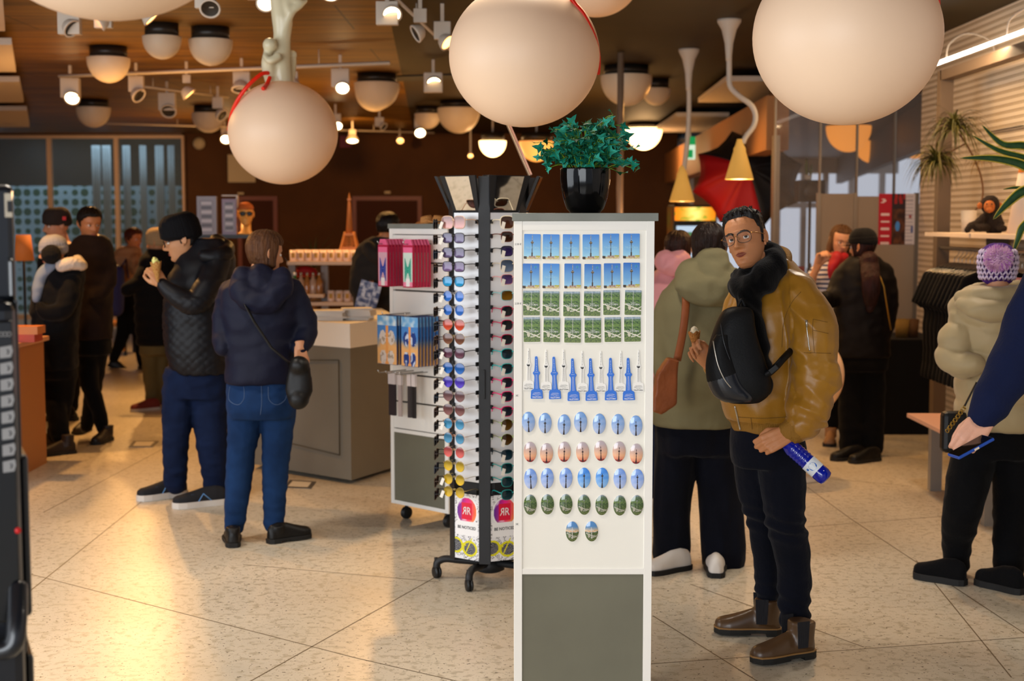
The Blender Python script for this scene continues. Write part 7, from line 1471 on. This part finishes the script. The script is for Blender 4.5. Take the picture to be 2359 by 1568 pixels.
c_ = MB().lathe([(.006, 0), (.006, .003), (.001, .004)], 16, M=Matrix.Translation((Xp(36), -.012, Zp(1213))) @ Matrix.Rotation(R(90), 4, 'X')); c_.build('red_light', mat('red_button', 'c01818', .4), t); MB().tube(spline([(Xp(-60), -.03, Zp(1470)), (Xp(10), -.06, Zp(1462)), (Xp(26), -.05, Zp(1410)), (Xp(34), -.0, Zp(1340))], 6), .018, 12).build('tray_rim', mt_mc, t)
# ---- floor hatches
for (a_, b_, c_, d_), lab in (([(296, 1030), (352, 1030), (366, 1016), (308, 1016)], 'metal framed floor hatch between the grey hat and the beanie man'), ([(652, 1123), (716, 1126), (728, 1110), (668, 1106)], 'metal framed floor hatch at the foot of the faceted counter')):
    t = thing('floor_hatch', lab, 'floor hatch', atz(*a_, 0)); O = V(t.location); q = [atz(*w_, 0) - O for w_ in (a_, b_, c_, d_)]; cen = sum(q, V()) / 4; MB().add([v for v in q] + [v + V((0, 0, .004)) for v in q], [(4, 5, 6, 7), (0, 1, 5, 4), (1, 2, 6, 5), (2, 3, 7, 6), (3, 0, 4, 7)]).build('frame', mat('hatch_frame', '6a6258', .4, .6), t)
    q2 = [cen + (v - cen) * .72 + V((0, 0, .0045)) for v in q]; MB().add(q2, [(0, 1, 2, 3)]).build('lid', mat('hatch_lid', 'ded2bc', .4), t)
# ================================================================== RIGHT SIDE
yf = 15.5; t = thing('drinks_fridge', 'drinks fridge with glowing yellow fruit panel behind the olive parka', 'fridge', (at(1602, 500, yf).x, yf, 0)); O = V(t.location); X = lambda px: at(px, 500, yf).x - O.x; Z = lambda py: at(1600, py, yf).z
x0, x1 = X(1552), X(1650); MB().box((x0, 0, 0), (x1, .6, Z(472))).build('cabinet', mat('fridge_black', '17100c', .4), t, bevel=.01)
MB().box((x0 - .012, .0, .0), (x0 - .001, .55, Z(476))).build('side_graphic', mat('fridge_orange_side', 'a84a14', .5, noise_s=5, noise_c='6a8a1c'), t)
def fruit(u, v): c = mixc('e87a0c', 'ffe27a', math.exp(-((u - .5) / .28) ** 2)); c = mixc(c, '5a8a1c', max(0, nz((u * 6, v * 3, 2))) * 1.1); return tolin(c)
pm = print_mat(.4, 'lit_print'); nt = pm.node_tree; nt.links.new([n for n in nt.nodes if n.type == 'VERTEX_COLOR'][0].outputs[0], nt.nodes['Principled BSDF'].inputs['Emission Color']); nt.nodes['Principled BSDF'].inputs['Emission Strength'].default_value = 1.3
MB().grid(x1 - x0 - .02, Z(477) - Z(508), 40, 12, fruit, M=Matrix.Translation(((x0 + x1) / 2, -.004, (Z(477) + Z(508)) / 2))).build('light_panel', pm, t)
def drinks(u, v): r_ = int(v * 5); f_ = (v * 5) % 1; c = h2('9fb4c8') if f_ > .72 else mixc(['4a6a9a', 'c8d4e0', '8a5a3a', '3f7a4a'][int(u * 9) % 4], '20262e', .2 if (u * 9) % 1 < .75 else .8); return tolin(c)
MB().grid(x1 - x0 - .06, Z(520) - .25, 36, 40, drinks, M=Matrix.Translation(((x0 + x1) / 2, -.006, (Z(520) + .25) / 2))).build('stocked_door', pm, t); MB().tube([(x1 - .03, -.03, .7), (x1 - .03, -.03, 1.3)], .01).build('handle', mt_steel, t)
# umbrella
cu = at(1722, 410, 14.2); t = thing('umbrella', 'open red and black umbrella in front of the bright windows', 'umbrella', cu, (R(62), R(-14), R(0))); Rr = .56
for k in range(8):
    b = MB(); a0, a1 = R(45 * k), R(45 * k + 45); rows = []
    for i in range(6):
        q = max(.02, i / 5); z = .20 * (1 - q ** 2); row = []
        for j_ in range(5): w_ = j_ / 4; a = a0 + (a1 - a0) * w_; pin = 1 - .10 * math.sin(PI * w_) * q; c0 = V((math.cos(a0), math.sin(a0))); c1 = V((math.cos(a1), math.sin(a1))); d_ = c0 * (1 - w_) + c1 * w_; row.append((d_.x * Rr * q * pin, d_.y * Rr * q * pin, z - .02 * math.sin(PI * w_) * q))
        rows.append(row)
    b.rings(rows, cap=False, closed=False).build('canopy_panel', mat('umbrella_red', 'b00a12', .6) if k in (3, 4, 5) else mat('umbrella_black', '100c0c', .6), t, solid=.002)
MB().tube([(0, 0, .24), (0, 0, -.55)], .006).build('shaft', mt_steel, t); MB().tube([(0, 0, -.55), (.0, .03, -.60), (.04, .04, -.60), (.05, .02, -.56)], .01).build('handle', mt_black, t)
b = MB(); [b.tube([(math.cos(R(45 * k)) * Rr, math.sin(R(45 * k)) * Rr, -.002), (0, 0, .19)], .003, 5) for k in range(8)]; b.build('ribs', mt_steel, t)
# stand with dark box and small plant
ysb = 13.4; c = at(1866, 440, ysb); t = thing('speaker', 'black box speaker on a thin black tripod by the glass partition', 'speaker', (c.x, ysb, 0)); MB().box((-.125, -.1, c.z - .10), (.125, .12, c.z + .10)).build('cabinet', mt_black, t, bevel=.008); MB().lathe([(.08, 0), (.075, .006), (.02, .002), (.001, .002)], 28, M=Matrix.Translation((0, -.1, c.z)) @ Matrix.Rotation(R(90), 4, 'X')).build('cone', mt_dk, t)
MB().tube([(0, 0, .5), (0, 0, c.z - .1)], .014).build('pole', mt_black, t); [MB().tube([(0, 0, .6), (.28 * math.cos(a), .28 * math.sin(a), .01)], .01).build('leg', mt_black, t) for a in (.4, 2.5, 4.6)]
t = thing('potted_cactus', 'small green cactus on top of the black speaker box', 'potted plant', (c.x - .02, ysb, c.z + .10)); MB().lathe([(.03, 0), (.036, .05), (.001, .048)], 18).build('pot', mt_wpot, t); b = MB(); b.tube([(-.012, 0, .04), (-.018, 0, .14), (-.016, 0, .2)], [.014, .017, .008], 10); b.tube([(.02, 0, .04), (.026, 0, .1), (.028, 0, .15)], [.012, .014, .007], 10); b.build('cactus', mat('cactus_green', '4a5a2c', .6), t)
# bright window table with goods
yt = 14.6; t = thing('goods_table', 'white table with small goods below the bright windows', 'table', (at(1790, 600, yt).x, yt, 0)); MB().box((-.7, 0, .98), (.45, .5, 1.01)).build('table_top', mt_white, t); [MB().box((x, y, 0), (x + .04, y + .04, .98)).build('leg', mt_white, t) for x in (-.68, .4) for y in (.02, .44)]
for i, (px, w_, h_, c_, nm, lab) in enumerate([(1842, .055, .17, 'b0121c', 'gift_box', 'red box on the white table below the windows'), (1812, .04, .12, '1f9a4a', 'tin', 'green tin beside the red box'), (1786, .05, .10, 'c8d8d4', 'jar', 'pale glass jar on the white table'), (1868, .035, .2, '8a6a5a', 'bottle', 'brown bottle at the right end of the white table'), (1757, .04, .22, '6a3a14', 'wooden_figure', 'dark wooden figure on the white table near the hero\'s ear')]):
    o = (MB().box((-w_, -.04, 0), (w_, .04, h_)) if i == 0 else MB().lathe([(.001, 0), (w_, 0), (w_, h_ * .7), (w_ * .5, h_ * .85), (w_ * .45, h_), (.001, h_)], 18)).build(nm, mat('goods_' + c_, c_, .4), bevel=.004 if i == 0 else 0); o.location = (at(px, 600, yt + .1).x, yt + .15, 1.01); tag(o, lab.replace("the hero's ear", 'the pendant lamps'), nm.replace('_', ' '))
# display board with posters
yb_ = 11.9; t = thing('partition_board', 'beige partition board carrying three posters in front of the glass', 'partition board', (at(1880, 600, yb_).x, yb_, 0)); O = V(t.location); X = lambda px: at(px, 600, yb_).x - O.x; mt_bd = mat('beige_board', '9a8672', .7)
for x0, x1, y0 in ((1881, 1967, 446), (1969, 2112, 452)): MB().box((X(x0), 0, .12), (X(x1), .03, at(1900, y0, yb_).z)).build('panel', mt_bd, t)
for px in (1884, 1968, 2109): MB().box((X(px) - .015, -.01, 0), (X(px) + .015, .04, at(1900, 444, yb_).z)).build('post', mt_alu, t)
def post_red(u, v): return tolin(h2('f0d0cc') if (abs(v - .86) < .04 and abs(u - .35 - .1 * math.sin(v * 60)) < .12) or (v < .62 and (v * 7) % 1 < .3 and abs(u - .5) < .32) else h2('c0142c'))
def post_dark(u, v): return tolin(h2('4a90d8') if ((u - .45) / .16) ** 2 + ((v - .36) / .1) ** 2 < 1 else mixc('2c120c', '6a3a1c', .5 + nz((u * 4, v * 8, 2))) if v < .7 else (h2('a81c20') if v > .8 and nz((u * 5, v * 5, 1)) > 0 else h2('2a1a20')))
def post_white(u, v): return tolin(mixc('d8c8cc', '3a4a8a', .8) if abs(u - .55) < .1 and abs(v - .3) < .07 else (h2('a8524a') if abs(u - .4) < .1 and abs(v - .55) < .03 else mixc('dcccc8', 'b4a4a8', 1 if (v * 14) % 1 < .3 and u < .6 else 0)))
for x0, x1, fn, lab in ((2025, 2053, post_red, 'red poster with white writing, left of three on the beige board'), (2055, 2084, post_dark, 'dark brown poster, middle of three on the beige board'), (2087, 2112, post_white, 'pale poster with small pictures, right of three on the beige board')):
    a = at(x0, 446, yb_ - .005); b_ = at(x1, 563, yb_ - .005); o = MB().grid(b_.x - a.x, a.z - b_.z, 28, 60, fn).build('poster', mt_print, solid=.001); o.location = ((a.x + b_.x) / 2, yb_ - .004, (a.z + b_.z) / 2); tag(o, lab, 'poster', 'posters on the beige board')
# black covered table behind
t = thing('covered_table', 'black covered table beside the T-shirt rail with baskets on it', 'table', (at(2070, 800, 10.9).x, 10.9, 0)); MB().box((-.25, 0, 0), (.36, .7, .74)).build('black_cover', mt_blk, t, bevel=.01)
for px, w_, c_, lab in ((2078, .06, '8a6a30', 'yellowish basket on the black covered table'), (2102, .05, '5a3a1c', 'brown basket on the black covered table')): o = MB().lathe([(w_ * .8, 0), (w_, .14), (w_ * .9, .14), (.001, .02)], 18).build('basket', mat('basket_' + c_, c_, .8)); o.location = (at(px, 760, 11.1).x, 11.1, .742); tag(o, lab, 'basket')
# clothes frame, rail, shelf
t = thing('clothes_frame', 'brown steel clothes frame standing against the slatted wall', 'clothes rack', (3.05, 10.1, 0)); mt_fr = mat('taupe_steel', '6d5a48', .5); zt = 2.70
MB().box((-.045, -.02, 0), (.045, .07, zt)).build('post', mt_fr, t); MB().box((-.045, -3.6, zt - .07), (.045, .0, zt)).build('top_beam', mt_fr, t); MB().box((-.045, -3.6, 0), (.045, -3.52, zt - .07)).build('post', mt_fr, t); MB().tube([(-.02, -.0, 1.46), (-.02, -3.55, 1.46)], .014, 12).build('hanging_rail', mt_steel, t)
t = thing('wall_shelf', 'long white shelf on the slatted wall above the T-shirts', 'shelf', (2.88, 9.95, 1.57)); MB().box((0, -3.2, -.028), (.46, 0, 0)).build('shelf_board', mat('shelf_white', 'e6d6c6', .4), t, bevel=.002); [MB().box((.30, y, -.16), (.45, y + .012, -.028)).build('bracket', mt_fr, t) for y in (-.4, -1.6, -2.8)]
ol = [(-.10, .0), (-.055, -.025), (0, -.035), (.055, -.025), (.10, 0), (.21, -.045), (.30, -.25), (.225, -.29), (.20, -.22), (.205, -.76), (-.205, -.76), (-.20, -.22), (-.225, -.29), (-.30, -.25), (-.21, -.045)]
tm = MB().prism(ol, -.018, .018, 0, plateM()).fused('shirt', mt_blk, voxel=.012, smooth=4, disp=lambda c: .010 * math.sin(c.x * 55 + 3 * nz(c, 4)) * smooth(0, -.5, c.z) + .006 * nz(c, 14)); shirt_me = tm.data; bpy.data.objects.remove(tm)
hm_ = MB(); hm_.tube(spline([(-.20, 0, -.045), (-.08, 0, .0), (0, 0, .015), (.08, 0, 0), (.20, 0, -.045)], 4), .006, 8); hm_.tube(spline([(0, 0, .015), (0, 0, .05), (.022, 0, .07), (.03, 0, .095), (.005, 0, .115), (-.015, 0, .10)], 4), .0025, 6); hang = hm_.mesh('hanger'); hang.materials.append(mt_steel)
for i in range(11):
    y = 9.75 - i * .085; t = thing('hanging_shirt', 'black T-shirt on a hanger, %s from the back of the rail' % (ORD + ['eighth', 'ninth', 'tenth', 'eleventh'])[i], 'T-shirt', (3.03, y, 1.345), (rnd(i, 2) - .5) * .14, 'black T-shirts on the rail'); gobj('shirt', shirt_me, t); gobj('hanger', hang, t)
pm_ = shirt_me.copy(); pm_.materials.clear(); pm_.materials.append(mt_pk); t = thing('hanging_shirt', 'pale pink hooded top hanging before the black T-shirts', 'hooded top', (3.03, 8.45, 1.345), .1); gobj('shirt', pm_, t); gobj('hanger', hang, t)
# bench
t = thing('low_bench', 'low bench with pale pink top between the T-shirts and the beige puffer', 'bench', (2.44, 8.72, 0)); MB().box((0, -1.3, .44), (.75, 0, .465)).build('bench_top', mat('bench_pink', 'd9a890', .4), t, bevel=.002); [MB().box((.12 + x, -.12 + y, 0), (.19 + x, -.06 + y, .44)).build('leg', mat('bench_leg', '8a847c', .5), t) for x in (0, .45) for y in (0, -1.0)]
# monkey
t = thing('toy_monkey', 'dark plush monkey with tan face sitting on the white shelf', 'stuffed toy', at(2282, 530, 9.1)); t.location.z = 1.57; t.location.x = min(t.location.x, 3.12); O = V(t.location); mt_fur = mat('dark_plush', '1e130d', .95, bump=1, bump_s=110); mt_ft = mat('tan_plush', 'b0642c', .8); P_ = lambda px, py, dy=0: at(px, py, 9.1 + dy) - O
b = MB(); chain(b, [(2290, 522, 0, 22), (2284, 500, 0, 22), (2280, 488, 0, 14)], 9.1, O=O); b.ball(P_(2281, 472), (.060, .055, .064)); chain(b, [(2268, 498, -.03, 9), (2248, 515, -.06, 8), (2236, 520, -.10, 8), (2228, 530, -.12, 7)], 9.1, O=O); chain(b, [(2296, 500, -.02, 9), (2306, 515, -.06, 8)], 9.1, O=O); chain(b, [(2272, 524, -.05, 9), (2250, 526, -.1, 8)], 9.1, O=O); chain(b, [(2300, 524, -.05, 9), (2312, 526, -.10, 8)], 9.1, O=O); b.fused('body', mt_fur, t, .007, 3, lambda c: .003 * nz(c, 70))
f = MB(); f.ball(P_(2279, 476, -.055), (.036, .022, .040)); f.ball(P_(2279, 483, -.068), (.022, .018, .018)); f.build('face', mt_ft, t); [MB().ball(P_(x, 474, -.01), (.018, .010, .022)).build('ear', mt_ft, t) for x in (2257, 2304)]; [MB().ball(P_(x, 470, -.078), .005).build('eye', mt_black, t) for x in (2273, 2285)]
# white cone decoration
c = at(2352, 530, 8.7); t = thing('paper_cone', 'tall white cone decoration with orange band on the shelf at the right edge', 'decoration', (3.13, 8.7, 1.57)); MB().lathe([(.11, 0), (.045, .40), (.001, .42)], 32).build('cone', mat('paper_white', 'e8d8c8', .7), t); MB().lathe([(.052, .37), (.047, .40)], 32, cap=False).build('orange_band', mat('orange_band', 'd87a1c', .5), t)
# dracaena on the shelf
t = thing('dracaena', 'spiky dracaena with drooping leaf crowns in a white pot on the shelf', 'potted plant', at(2245, 530, 9.75)); t.location.z = 1.57; t.location.x = 3.12; O = V(t.location); P_ = lambda px, py, Y=9.7: at(px, py, Y) - O
MB().lathe([(.045, 0), (.055, .15), (.05, .15), (.001, .14)], 28).build('pot', mt_wpot, t)
MB().tube(spline([(0, 0, .1), tuple(P_(2262, 460)), tuple(P_(2258, 400)), tuple(P_(2225, 330)), tuple(P_(2200, 300))], 5), .007, 8).build('stem', mt_stem2, t); MB().tube(spline([tuple(P_(2225, 330)), tuple(P_(2190, 350)), tuple(P_(2160, 372))], 5), .006, 8).build('branch', mt_stem2, t)
blades(t, 120, .012, .16, .36, .0085, mt_lf, P_(2198, 300), 2.6, 5, up=-.1); blades(t, 140, .012, .14, .32, .0085, mt_lf, P_(2156, 376), 2.8, 8, up=-.2); blades(t, 26, .01, .12, .2, .005, mat('dry_leaf', '8a6a3c', .8), P_(2258, 372), 3.6, 2, up=-.3, name='dry_foliage')
# snake plant reaching in from the right
t = thing('snake_plant', 'snake plant with yellow edged green leaves reaching in at the right edge', 'potted plant', (at(2440, 560, 6.9).x, 6.9, 0)); O = V(t.location); MB().lathe([(.12, 0), (.16, 1.25), (.15, 1.25), (.001, 1.2)], 28).build('pot', mt_wpot, t)
def bl(pts, w, dy=0):
    q = spline([tuple(at(a, b_, 6.9 + dy) - O) for a, b_ in pts], 6); n_ = len(q); g = MB(); y_ = MB()
    def fr_(i): t_ = i / (n_ - 1); p0 = V(q[max(0, i - 1)]); p1 = V(q[min(n_ - 1, i + 1)]); d_ = (p1 - p0).normalized(); s_ = d_.cross(V((0, 1, 0))).normalized(); return V(q[i]), s_ * w * (math.sin(PI * min(1, .25 + .75 * t_)) ** .7 + .01)
    FR = [fr_(i) for i in range(n_)]; cv = V((0, .004, 0)); g.rings([[a - s_ * .72, a + cv, a + s_ * .72] for a, s_ in FR], cap=False, closed=False)
    for k_ in (-1, 1): y_.rings([[a + s_ * .72 * k_, a + s_ * k_] for a, s_ in FR], cap=False, closed=False)
    o = g.build('leaf', mat('snake_leaf', '1c3a1c', .4, noise_s=30, noise_c='2f5a2a'), t, solid=.002); y_.build('yellow_edge', mat('snake_edge', 'c0a83c', .45), o, solid=.002)
bl([(2440, 560), (2400, 420), (2360, 382), (2290, 365), (2212, 364)], .026); bl([(2440, 560), (2420, 400), (2370, 340), (2310, 332), (2262, 288)], .024, .05); bl([(2440, 560), (2430, 420), (2380, 372), (2300, 346), (2240, 312)], .020, .08); bl([(2440, 560), (2410, 440), (2359, 440), (2320, 470), (2288, 505)], .028, -.05); bl([(2440, 580), (2400, 500), (2359, 520), (2345, 550), (2332, 590)], .022, -.08); bl([(2440, 560), (2400, 440), (2370, 436), (2340, 432), (2312, 436)], .012, .0)
# standoff rails on the wall
t = thing('wall_bracket', 'pair of round steel wall standoffs above the shelf', 'wall bracket', (3.35, 9.0, 2.2)); [MB().lathe([(.022, 0), (.022, .03), (.001, .032)], 20, M=Matrix.Translation((0, 0, z)) @ Matrix.Rotation(R(-90), 4, 'Y')).build('standoff', mt_steel, t) for z in (at(2285, 272, 9.0).z - 2.2, at(2285, 290, 9.0).z - 2.2)]; MB().tube([(-.02, 0, at(2285, 281, 9.0).z - 2.2), (-.02, 1.0, at(2285, 281, 9.0).z - 2.2)], .007).build('rod', mt_steel, t)
